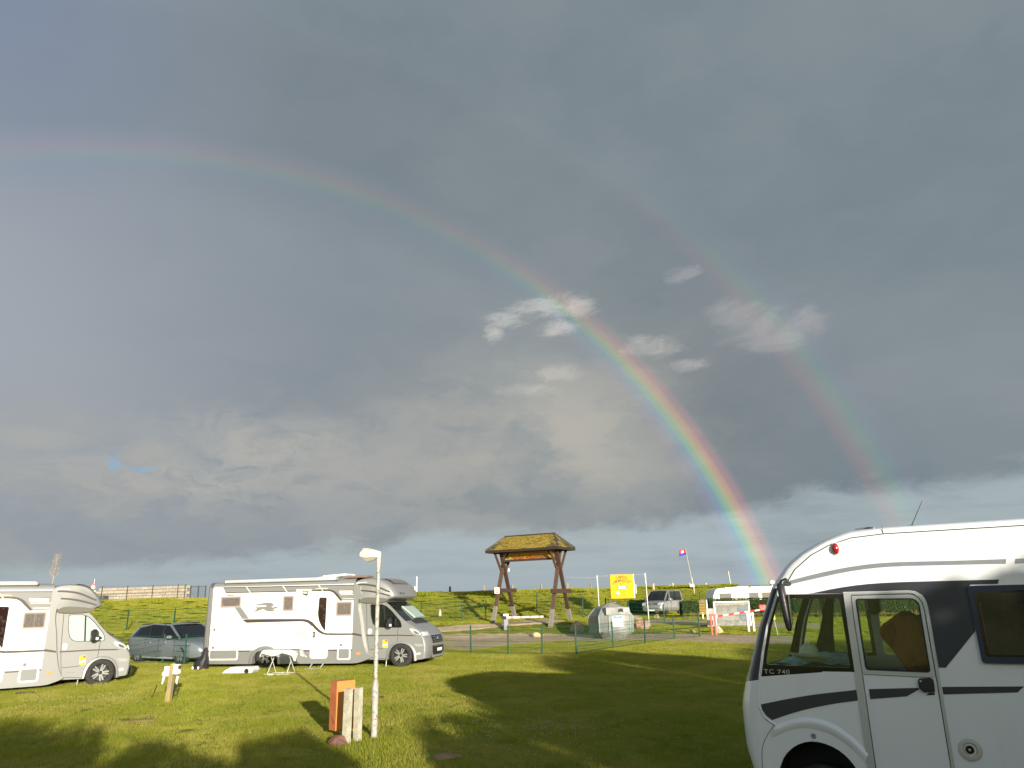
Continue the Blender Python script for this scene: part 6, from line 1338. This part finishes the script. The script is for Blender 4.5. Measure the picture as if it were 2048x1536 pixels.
q = MB(); q.lathe([(0, -.20), (.06, -.20), (.075, -.18), (.075, -.14)], 14, 'y', (.33, 0, .08)); q.build('tank_wheel', blk, tk)
o = MB(); o.bbox((0, 0, .05), (.5, .3, .06), .02); o2 = o.build('levelling_block', mat('block_beige', (.42, .36, .27), .7)); lvl = gd(487, 1334); o2.location = (lvl[0], lvl[1] + .2, lvl[2]+.08); tag(o2, 'beige levelling block behind the roll tank near the rear wheel', 'block')
o = MB(); o.bbox((0, 0, .03), (.16, .12, .07), .02); o3 = o.build('white_cup', white); c_ = gd(541, 1352); o3.location = tuple(c_); tag(o3, 'small white object lying in front of the folding table', 'cup')
o = MB(); o.grid([[(x, y, .02 + .012 * pnoise(Vector((x * 8, y * 8, 0)))) for x in np.linspace(-.28, .28, 8)] for y in np.linspace(-.12, .12, 5)]); o4 = o.build('green_mat', mat('green_cloth', (.05, .36, .14), .9)); c_ = gd(632, 1347); o4.location = tuple(c_); tag(o4, 'small bright green cloth lying in the grass near the entry step', 'cloth')
bgp = gd(397, 1341)
bg = thing('black_bundle', 'black tarpaulin bundle leaning on the rear of the middle motorhome', 'tarpaulin', tuple(bgp), R(-10)); bg.scale = (.72, .72, .72)
q = MB(); rws = []
for z, w_, d_2, xo in ((.0, .30, .22, -.02), (.12, .36, .26, -.02), (.35, .32, .26, .02), (.50, .27, .22, .10), (.62, .17, .18, .16), (.95, .07, .10, .20), (1.0, .02, .03, .20)):
    rws.append([(xo + w_ * math.cos(a) * (1 + .25 * pnoise(Vector((math.cos(a) * 2, math.sin(a) * 2, z * 3)))), .15 + d_2 * math.sin(a) * (1 + .25 * pnoise(Vector((math.cos(a) * 2, 5, z * 3)))), z) for a in [2 * math.pi * k / 20 for k in range(21)]])
q.grid(rws); q.build('tarpaulin_sheet', mat('black_tarp', (.018, .017, .018), .5, bump=.8, bscale=8), bg, smooth=50)
for xx in (-.22, .06):
    q = MB(); q.bbox((xx, -.14, .12), (.08, .07, .13), .02); q.build('shoe', white, bg)
q = MB(); q.box((.3, -.05, .05), (.12, .08, .05)); q.build('strap_buckle', mat('orange_dull', (.5, .16, .08), .6), bg)
sl = gd(42, 1389); q = MB(); q.bbox((0, 0, .03), (.26, .10, .06), .03, rot=(0, 0, .3)); q.bbox((.2, .1, .03), (.26, .10, .06), .03, rot=(0, 0, -.2)); o = q.build('slippers', mat('slipper_dark', (.03, .028, .03), .8)); o.location = tuple(sl); tag(o, 'dark slippers on the grass beside the left motorhome step', 'slippers')
sl = gd(4, 1394); q = MB(); q.grid([[(x, y, .02 + .01 * pnoise(Vector((x * 5, y * 5, 0)))) for x in np.linspace(-.6, .14, 8)] for y in np.linspace(-.12, .12, 4)]); o = q.build('doormat', mat('orange_mat', (.50, .16, .07), .9)); o.location = tuple(sl); tag(o, 'orange mat on the grass at the bottom left by the motorhome', 'mat')
sp_ = gd(12, 1382); stp = MB(); stp.box((-.25, .5, .22), (.9, .35, .03)); o = stp.build('entry_step', alu); o.location = tuple(sp_); o.parent = left; o.matrix_parent_inverse = (Matrix.Translation(left.location) @ Matrix.Rotation(left.rotation_euler[2], 4, 'Z')).inverted()
bare = mat('bare_earth', (.30, .18, .10), .95, c2=(.22, .14, .07), vscale=9, bump=.6)
for px, py, rx, ry in ((893, 1514, .19, .07), (290, 1441, .30, .06)):
    c_ = gd(px, py); q = MB(); rws = []
    for k in (0, .5, .85, 1.0): rws.append([(c_[0] + rx * k * math.cos(a) * (1 + .3 * pnoise(Vector((math.cos(a) * 1.5, math.sin(a) * 1.5, px)))), c_[1] + ry * 3 * k * math.sin(a), gz(c_[0], c_[1]) + (.02 if k < .9 else .0)) for a in [2 * math.pi * i / 24 for i in range(25)]])
    q.grid(rws); tag(q.build('bare_patch', bare, smooth=60), 'worn patch of bare reddish earth in the lawn', kind='structure')

# ------------------------------------------------------------------ far left: block wall, gate, road sign, bare tree
wx0, wx1 = atY(193, 1208, 63)[0], atY(374, 1203, 63)[0]; wz = atY(280, 1206, 63)[2] - .15
bw = thing('block_wall', 'sand coloured block wall on the dike crest at the left', 'wall', (wx0, 63, wz), 0)
bmat = [mat('sand_block', (.31, .275, .215), .9, var=.12, vscale=3, bump=.4), mat('sand_block_pale', (.335, .295, .235), .9, var=.12, vscale=3, bump=.4), mat('sand_block_dark', (.285, .245, .19), .9, var=.12, vscale=3, bump=.4)]
bmeshes = []
for m_ in bmat:
    q = MB(); q.bbox((0, 0, 0), (.485, .34, .215), .02); o = q.build('block', m_); bmeshes.append(o.data); bpy.data.objects.remove(o)
LW = wx1 - wx0; nr = 6
for r_ in range(nr):
    n = int(LW / .5)
    for k in range(n + 1):
        x = (k + .25 + (.5 if r_ % 2 else 0)) * .5
        if x > LW or (r_ == nr - 1 and x > LW * .0 and rng.random() < .0): continue
        o = bpy.data.objects.new('block', rng.choice(bmeshes)); COL.objects.link(o); o.parent = bw; o.location = (x, rng.uniform(-.02, .02), .11 + r_ * .232 + .004 * k); o.rotation_euler = (rng.uniform(-.01, .01), rng.uniform(-.01, .01), rng.uniform(-.02, .02))
q = MB(); q.box((LW / 2, .05, .68), (LW - .1, .22, 1.38)); q.build('mortar', mat('mortar', (.16, .12, .08), .95), bw)
for k in range(5):
    q = MB(); q.box((LW * (.06 + .28 * k) if k < 4 else LW - .15, -.24, .74), (.05, .05, 1.62)); q.build('iron_post', mat('dark_iron', (.05, .05, .045), .6), bw)
q = MB(); q.box((LW * .5, -.24, 1.50), (LW, .015, .015)); q.box((LW * .5, -.24, .9), (LW, .012, .012)); q.build('wire', MATS['dark_iron'], bw)
gx = atY(381, 1204, 63)[0]; g2 = atY(411, 1203, 63)[0] - gx
ig = thing('iron_gate', 'dark iron gate with wire mesh to the right of the block wall', 'gate', (gx, 62.8, wz + .05), 0)
for a in (0, g2 * .52, g2):
    q = MB(); q.box((a, 0, .68), (.08, .08, 1.36)); q.build('gate_post', MATS['dark_iron'], ig)
q = MB(); q.box((g2 / 2, 0, 1.30), (g2, .05, .05)); q.box((g2 / 2, 0, .1), (g2, .05, .05)); q.build('gate_rail', MATS['dark_iron'], ig)
q = MB()
for k in range(16): q.box((g2 * (k + .5) / 16, 0, .7), (.008, .008, 1.2))
for k in range(7): q.box((g2 / 2, 0, .2 + k * .17), (g2, .008, .008))
tag(q.build('mesh', MATS['dark_iron'], ig), kind='stuff')
rs = atY(183, 1200, 55); ro = thing('road_sign', 'round red ringed road sign above a white plate left of the block wall', 'sign', tuple(rs), R(5))
q = MB(); q.tube([(0, 0, -1.2), (.04, 0, 1.45)], .03, 8); q.build('pole', galv, ro); q = MB(); q.lathe([(0, -.05), (.20, -.05), (.20, -.03)], 24, 'y', (.02, 0, .88)); ds = q.build('disc', redp, ro)
q = MB(); q.lathe([(0, -.058), (.145, -.058), (.145, -.05)], 24, 'y', (.02, 0, .88)); q.build('disc_centre', mat('cream', (.7, .6, .45), .5), ds); q = MB(); q.box((.02, -.064, .88), (.16, .004, .06)); q.build('symbol', mat('symbol_orange', (.5, .2, .1), .5), ds)
q = MB(); q.box((0, -.04, .36), (.42, .02, .60)); pl_ = q.build('plate', whp, ro); q = MB(); [q.box((0, -.053, .52 - k * .1), (.28, .003, .03)) for k in range(4)]; tag(q.build('print', greyf, pl_), kind='stuff')
q = MB(); q.beam((-.12, 0, 1.22), (.16, 0, 1.25), .06, .02); q.build('top_bracket', mat('blue_bracket', (.08, .14, .3), .5), ro)
sb = atY(194, 1204, 60); q = MB(); q.box((.0, 0, .2), (1.1, .8, .75)); o = q.build('electricity_box', mat('slate_box', (.09, .10, .12), .6)); o.location = (sb[0] + .1, 60, sb[2] - .1); tag(o, 'dark slate coloured box at the left end of the block wall', 'box')
# bare young tree behind the left motorhome
tr_ = atY(103, 1172, 75); tt = thing('bare_tree', 'slender leafless tree rising behind the left motorhome roof', 'tree', (tr_[0], 75, tr_[2] - 1.5), 0); twg = mat('pale_twig', (.34, .27, .20), .9)
q = MB(); q.tube([(0, 0, -1), (.05, 0, 1.6), (.12, 0, 3.0), (.2, 0, 4.6)], [.07, .05, .03, .008], 7); q.build('trunk', twg, tt)
q = MB(); r_ = random.Random(5)
for k in range(46):
    t0 = r_.uniform(.25, .95); z = 1.3 + 3.2 * t0; a = r_.uniform(0, 6.28); L = (1.3 - t0) * r_.uniform(.35, .8); x, y = .05 + t0 * .14, 0
    p1 = (x + L * .55 * math.cos(a), L * .55 * math.sin(a), z + L * .55); p2 = (x + L * .75 * math.cos(a), L * .75 * math.sin(a), z + L * 1.2); q.tube([(x, 0, z), p1, p2], [.014, .009, .004], 4)
    for j in range(3):
        b_ = a + r_.uniform(-1, 1); q.tube([p1, (p1[0] + .22 * math.cos(b_), p1[1] + .22 * math.sin(b_), p1[2] + r_.uniform(.1, .4))], [.006, .003], 4)
tag(q.build('crown', twg, tt), kind='stuff')

# ------------------------------------------------------------------ bushes and trees behind the camera that shade the lawn and the near motorhome
Tv = Vector((math.sin(R(ANTI_AZ)), math.cos(R(ANTI_AZ)), 0)); Wv = Vector((math.cos(R(ANTI_AZ)), -math.sin(R(ANTI_AZ)), 0))
prof = [(-9, 5.2), (-6, 5.3), (-3.7, 5.24), (-2.9, 5.11), (-2.0, 4.94), (-1.54, 4.8), (-1.28, 4.38), (-.67, 4.43), (-.14, 4.31), (.31, 4.05), (.64, 4.02), (.75, 4.3), (1.06, 4.28), (1.81, 4.4), (1.94, 4.15), (2.26, 3.8), (2.4, 3.4), (2.6, 3.0), (2.95, 3.1), (3.05, 3.65), (3.42, 4.1), (3.83, 4.40), (4.5, 4.45), (4.96, 4.50), (5.5, 4.78), (6.4, 4.88), (7.2, 4.98), (8.2, 4.90), (9.2, 4.75), (9.5, 5.15), (9.8, 5.95), (10.5, 6.3), (11.3, 6.65), (13.1, 6.8), (14.6, 6.9), (15.3, 6.3), (15.75, 5.85), (16.2, 5.6), (18, 6.2), (22, 6.8), (27, 6.4)]
pw_, ph_ = zip(*prof)
bl = leafmat('bush_leaf', (.04, .075, .015), (.07, .11, .02), .2); bark = mat('bark', (.12, .09, .065), .95, var=.2, bump=.6)
def shrub(label, w0, w1, seed, kind='bush', t0=-9., gname='trees and bushes behind the camera'):
    r_ = random.Random(seed); c_ = Wv * ((w0 + w1) / 2) + Tv * t0; o = thing(kind, label, 'tree' if kind == 'tree' else 'bush', (c_.x, c_.y, gz(c_.x, c_.y)), math.atan2(Wv.y, Wv.x), gname)
    core_ = MB(); nn = int((w1 - w0) / .25) + 2; rws = []
    for i in range(nn):
        w = w0 + .12 + (w1 - w0 - .24) * i / (nn - 1); h = float(np.interp(w, pw_, ph_)) - .32 - .2 * abs(pnoise(Vector((w * 2, 1, seed)))); rws.append([(w - (w0 + w1) / 2, -.2, .2), (w - (w0 + w1) / 2, -.1, h), (w - (w0 + w1) / 2, .1, h), (w - (w0 + w1) / 2, .2, .2)])
    core_.grid(rws); core_.build('sun_block_core', mat('sun_block_mass', (.02, .025, .012), .95), o)  # unseen opaque core added inside the crown to stop sun dapples
    hw = (w1 - w0) / 2; q = MB(); pts = []
    for _ in range(int((w1 - w0) * 2600)):
        w = r_.uniform(w0, w1); h = float(np.interp(w, pw_, ph_)); z = h * (r_.random() ** .6); edge_ = z / h
        base = .3 if kind == 'bush' else .8
        if z < base: continue
        if z > h - .25 and pnoise(Vector((w * 2.5, z * 2.5, seed))) < -.25: continue
        pts.append((w - (w0 + w1) / 2, r_.gauss(0, .28), z))
    leaves(q, pts, .085, r_); tag(q.build('crown', bl, o, rec=False), kind='stuff')
    q = MB()
    for k in range(max(2, int((w1 - w0) * 1.2))):
        w = -hw + (k + .5) * 2 * hw / max(2, int((w1 - w0) * 1.2)); hh = float(np.interp(w + (w0 + w1) / 2, pw_, ph_)); q.tube([(w, 0, -.2), (w + r_.uniform(-.1, .1), .05, hh * .4), (w + r_.uniform(-.2, .2), 0, hh * .8)], [.08, .05, .02], 7)
    q.build('trunk', bark, o)
cuts = [-9, -5.2, -1.35, .68, 2.5, 2.98, 5.0, 9.3, 12.2, 15.5, 20, 27]
names = ['broad bush behind the camera at the far left', 'tall bush behind the camera, second from the left', 'round topped bush behind the camera, just left of the view axis', 'low bush behind the camera by the gap in the row', None, 'small bush right of the gap in the row behind the camera', 'long dense bush behind the camera shading the near motorhome', 'tree behind the camera rising above the dense bush', 'tallest tree behind the camera', 'tree behind the camera right of the tallest one', 'last tree behind the camera at the far right']
for i, nm in enumerate(names):
    if nm: shrub(nm, cuts[i], cuts[i + 1], 50 + i, 'tree' if 'tree' in nm else 'bush')

# ------------------------------------------------------------------ grass: instanced tufts
def bladecol(name, a, b, c3):
    m = bpy.data.materials.new(name); m.use_nodes = True; t = m.node_tree; N = NB(t); p = t.nodes['Principled BSDF']
    g = N.n('ShaderNodeNewGeometry'); pos = g.outputs['Position']
    c = N.mix(g.outputs['Random Per Island'], a, b); c = N.mix(N.mr(N.noise(pos, .55, 4, .6), .42, .62, 0, .75), c, c3)
    c = N.mix(N.mr(N.noise(N.vm('ADD', pos, (9, 4, 0)), 2.3, 4, .6), .5, .7, 0, .5), c, tuple(x * .62 for x in a))
    N.put(p.inputs['Base Color'], c); p.inputs['Roughness'].default_value = .6; p.inputs['Specular IOR Level'].default_value = .25
    tl_ = N.n('ShaderNodeBsdfTranslucent'); N.put(tl_.inputs[0], c); mx_ = N.n('ShaderNodeMixShader'); mx_.inputs[0].default_value = .3
    t.links.new(p.outputs[0], mx_.inputs[1]); t.links.new(tl_.outputs[0], mx_.inputs[2]); t.links.new(mx_.outputs[0], t.nodes['Material Output'].inputs[0]); return m
gmA = bladecol('lawn_blade', (.215, .24, .020), (.315, .325, .036), (.38, .34, .07))
gmB = bladecol('dike_blade', (.215, .25, .018), (.33, .345, .033), (.37, .355, .045))
def patches(prefix, n, size, blades, h0, h1, wd, m_):
    c = bpy.data.collections.new(prefix)
    for k in range(n):
        r_ = random.Random(100 + k); q = MB()
        for _ in range(blades):
            x, y = r_.uniform(-size / 2, size / 2), r_.uniform(-size / 2, size / 2); h = r_.uniform(h0, h1); a = r_.uniform(0, 6.28); l = r_.uniform(0, .7) * h; b = r_.uniform(0, 6.28)
            dx, dy = wd * math.cos(a), wd * math.sin(a); q.add([(x - dx, y - dy, -.01), (x + dx, y + dy, -.01), (x + l * math.cos(b), y + l * math.sin(b), h)], [(0, 1, 2)])
        o = q.build(prefix, m_, rec=False); COL.objects.unlink(o); c.objects.link(o)
    return c
def scatter(name, label, pts, coll, mats_):
    me = bpy.data.meshes.new(name); me.from_pydata([p[:3] for p in pts], [], [])
    at = me.attributes.new('rotz', 'FLOAT', 'POINT'); at.data.foreach_set('value', [p[3] for p in pts]); at = me.attributes.new('scl', 'FLOAT', 'POINT'); at.data.foreach_set('value', [p[4] for p in pts])
    o = bpy.data.objects.new(name, me); COL.objects.link(o); tag(o, label, kind='stuff')
    ng = bpy.data.node_groups.new(name, 'GeometryNodeTree'); ng.interface.new_socket('Geometry', in_out='INPUT', socket_type='NodeSocketGeometry'); ng.interface.new_socket('Geometry', in_out='OUTPUT', socket_type='NodeSocketGeometry')
    gi, go = ng.nodes.new('NodeGroupInput'), ng.nodes.new('NodeGroupOutput'); ci = ng.nodes.new('GeometryNodeCollectionInfo'); ci.inputs[0].default_value = coll; ci.inputs[1].default_value = True; ci.inputs[2].default_value = True
    ip = ng.nodes.new('GeometryNodeInstanceOnPoints'); ip.inputs['Pick Instance'].default_value = True
    ra = ng.nodes.new('GeometryNodeInputNamedAttribute'); ra.data_type = 'FLOAT'; ra.inputs[0].default_value = 'rotz'; sa = ng.nodes.new('GeometryNodeInputNamedAttribute'); sa.data_type = 'FLOAT'; sa.inputs[0].default_value = 'scl'
    cx_ = ng.nodes.new('ShaderNodeCombineXYZ'); L = ng.links; L.new(ra.outputs[0], cx_.inputs[2]); L.new(gi.outputs[0], ip.inputs['Points']); L.new(ci.outputs[0], ip.inputs['Instance']); L.new(cx_.outputs[0], ip.inputs['Rotation']); L.new(sa.outputs[0], ip.inputs['Scale']); L.new(ip.outputs[0], go.inputs[0])
    md = o.modifiers.new('scatter', 'NODES'); md.node_group = ng; return o
lawn = patches('lawn_tuft', 4, .5, 520, .022, .062, .0038, gmA); rough = patches('rough_tuft', 3, 1.0, 700, .05, .15, .011, gmB)
def proj(p):
    d = np.array(p) - [0, 0, H]; k = F / (d @ FW); return 1024 + k * (d @ RT), 768 - k * (d @ UP), d @ FW
def polyxy(px): return [gxy(*q) for q in px]
from mathutils.geometry import intersect_point_tri_2d
trackpolys = []
for o in list(COL.objects):
    if o.name.split('.')[0] in ('gravel_road', 'gravel_path', 'footpath', 'bare_patch'):
        vs = [v.co for v in o.data.vertices]; trackpolys.append(([(v.x, v.y) for v in vs]))
grid_ = {}
for o in list(COL.objects):
    if o.name.split('.')[0] in ('gravel_road', 'gravel_path', 'footpath', 'bare_patch'):
        for f in o.data.polygons:
            c = f.center; grid_[(round(c.x / .25), round(c.y / .25))] = 1
            for v_ in f.vertices:
                co = o.data.vertices[v_].co; m_ = (co + c) / 2; grid_[(round(m_.x / .25), round(m_.y / .25))] = 1
def on_track(x, y): return (round(x / .25), round(y / .25)) in grid_
pts = []
def visible(x, y, z, m_=80):
    a, b, d = proj((x, y, z)); return d > 2 and -m_ < a < 2048 + m_ and b < 1536 + 2 * m_
y = 5.0
while y < 36:
    x = -18.
    while x < 14:
        px_, py_ = x + rng.uniform(-.1, .1), y + rng.uniform(-.1, .1)
        if visible(px_, py_, gz(px_, py_), 120) and not on_track(px_, py_): pts.append((px_, py_, gz(px_, py_), rng.uniform(0, 6.28), rng.uniform(.8, 1.2) * (1.0 if py_ < 20 else 1.15) * (1 + .22 * pnoise(Vector((px_ * .8, py_ * .8, 9))))))
        x += .42
    y += .42
scatter('lawn_grass', 'short mown grass of the campsite lawn', pts, lawn, None)
pts = []
y = 33.
while y < 63 or (y < 92):
    x = -45.
    while x < 40:
        px_, py_ = x + rng.uniform(-.45, .45), y + rng.uniform(-.45, .45)
        if visible(px_, py_, gz(px_, py_)) and not on_track(px_, py_) and (py_ < 59 or px_ > 4):
            f_ = sm(4, 9.8, px_); dike = py_ > 44.5 + 27 * f_; pts.append((px_, py_, gz(px_, py_), rng.uniform(0, 6.28), rng.uniform(.7, 1.05) * (.8 if dike else .45)))
        x += .44
    y += .44
scatter('dike_grass', 'longer yellow green grass on the dike and around the drive', pts, rough, None)
# tufts along fence posts and wheels, dune grass on the right crest, clover
pts = []
for o in COL.objects:
    if o.name.startswith('post') and o.parent and o.parent.name.startswith('mesh_fence') and o.parent.location.y < 35:
        for _ in range(3): pts.append((o.parent.location.x + o.location.x + rng.uniform(-.12, .12), o.parent.location.y + o.location.y + rng.uniform(-.1, .1), gz(o.parent.location.x + o.location.x, o.parent.location.y + o.location.y) - .01, rng.uniform(0, 6.28), rng.uniform(.3, .5)))
for k in range(130):
    x = rng.uniform(15.0, 24.5); y = rng.uniform(87, 92); pts.append((x, y, gz(x, y) + .05 + .25 * max(0, pnoise(Vector((x * .5, 3, 0))) + .3), rng.uniform(0, 6.28), rng.uniform(.8, 1.7)))
for k in range(160):
    c_ = gd(rng.uniform(0, 1480), rng.uniform(1345, 1540)); pts.append((c_[0], c_[1], c_[2] - .01, rng.uniform(0, 6.28), rng.uniform(.12, .34)))
for k in range(520):
    x = rng.uniform(-36, 12); f_ = sm(4, 9.8, x); y = 55 + 33 * f_ + rng.uniform(-.6, 1.2); pts.append((x, y, gz(x, y), rng.uniform(0, 6.28), rng.uniform(.5, 1.5) * (1 + .5 * pnoise(Vector((x * .4, 0, 5))))))
scatter('tall_grass', 'taller unmown grass at post feet and on the right dike crest', pts, rough, None)
fc = bpy.data.collections.new('clover'); q = MB()
for k in range(5):
    x, y = rng.uniform(-.35, .35), rng.uniform(-.25, .25); q.add([(x - .008, y, .048), (x, y - .008, .048), (x + .008, y, .048), (x, y + .008, .048), (x, y, .058), (x, y, .038)], [(0, 1, 4), (1, 2, 4), (2, 3, 4), (3, 0, 4), (1, 0, 5), (2, 1, 5), (3, 2, 5), (0, 3, 5)])
o = q.build('clover_heads', mat('clover_white', (.42, .40, .28), .8), rec=False); COL.objects.unlink(o); fc.objects.link(o)
pts = []
for k in range(170):
    if k < 70: c_ = gd(rng.gauss(1070, 90), min(1530, max(1400, rng.gauss(1460, 25))))
    elif k < 115: c_ = gd(rng.gauss(160, 110), rng.gauss(1400, 12))
    elif k < 145: c_ = gd(rng.gauss(690, 60), rng.gauss(1345, 7))
    else: c_ = gd(rng.uniform(100, 1450), rng.uniform(1350, 1530))
    pts.append((c_[0], c_[1], c_[2], rng.uniform(0, 6.28), rng.uniform(.7, 1.1)))
scatter('clover_flowers', 'white clover heads scattered in the lawn', pts, fc, None)
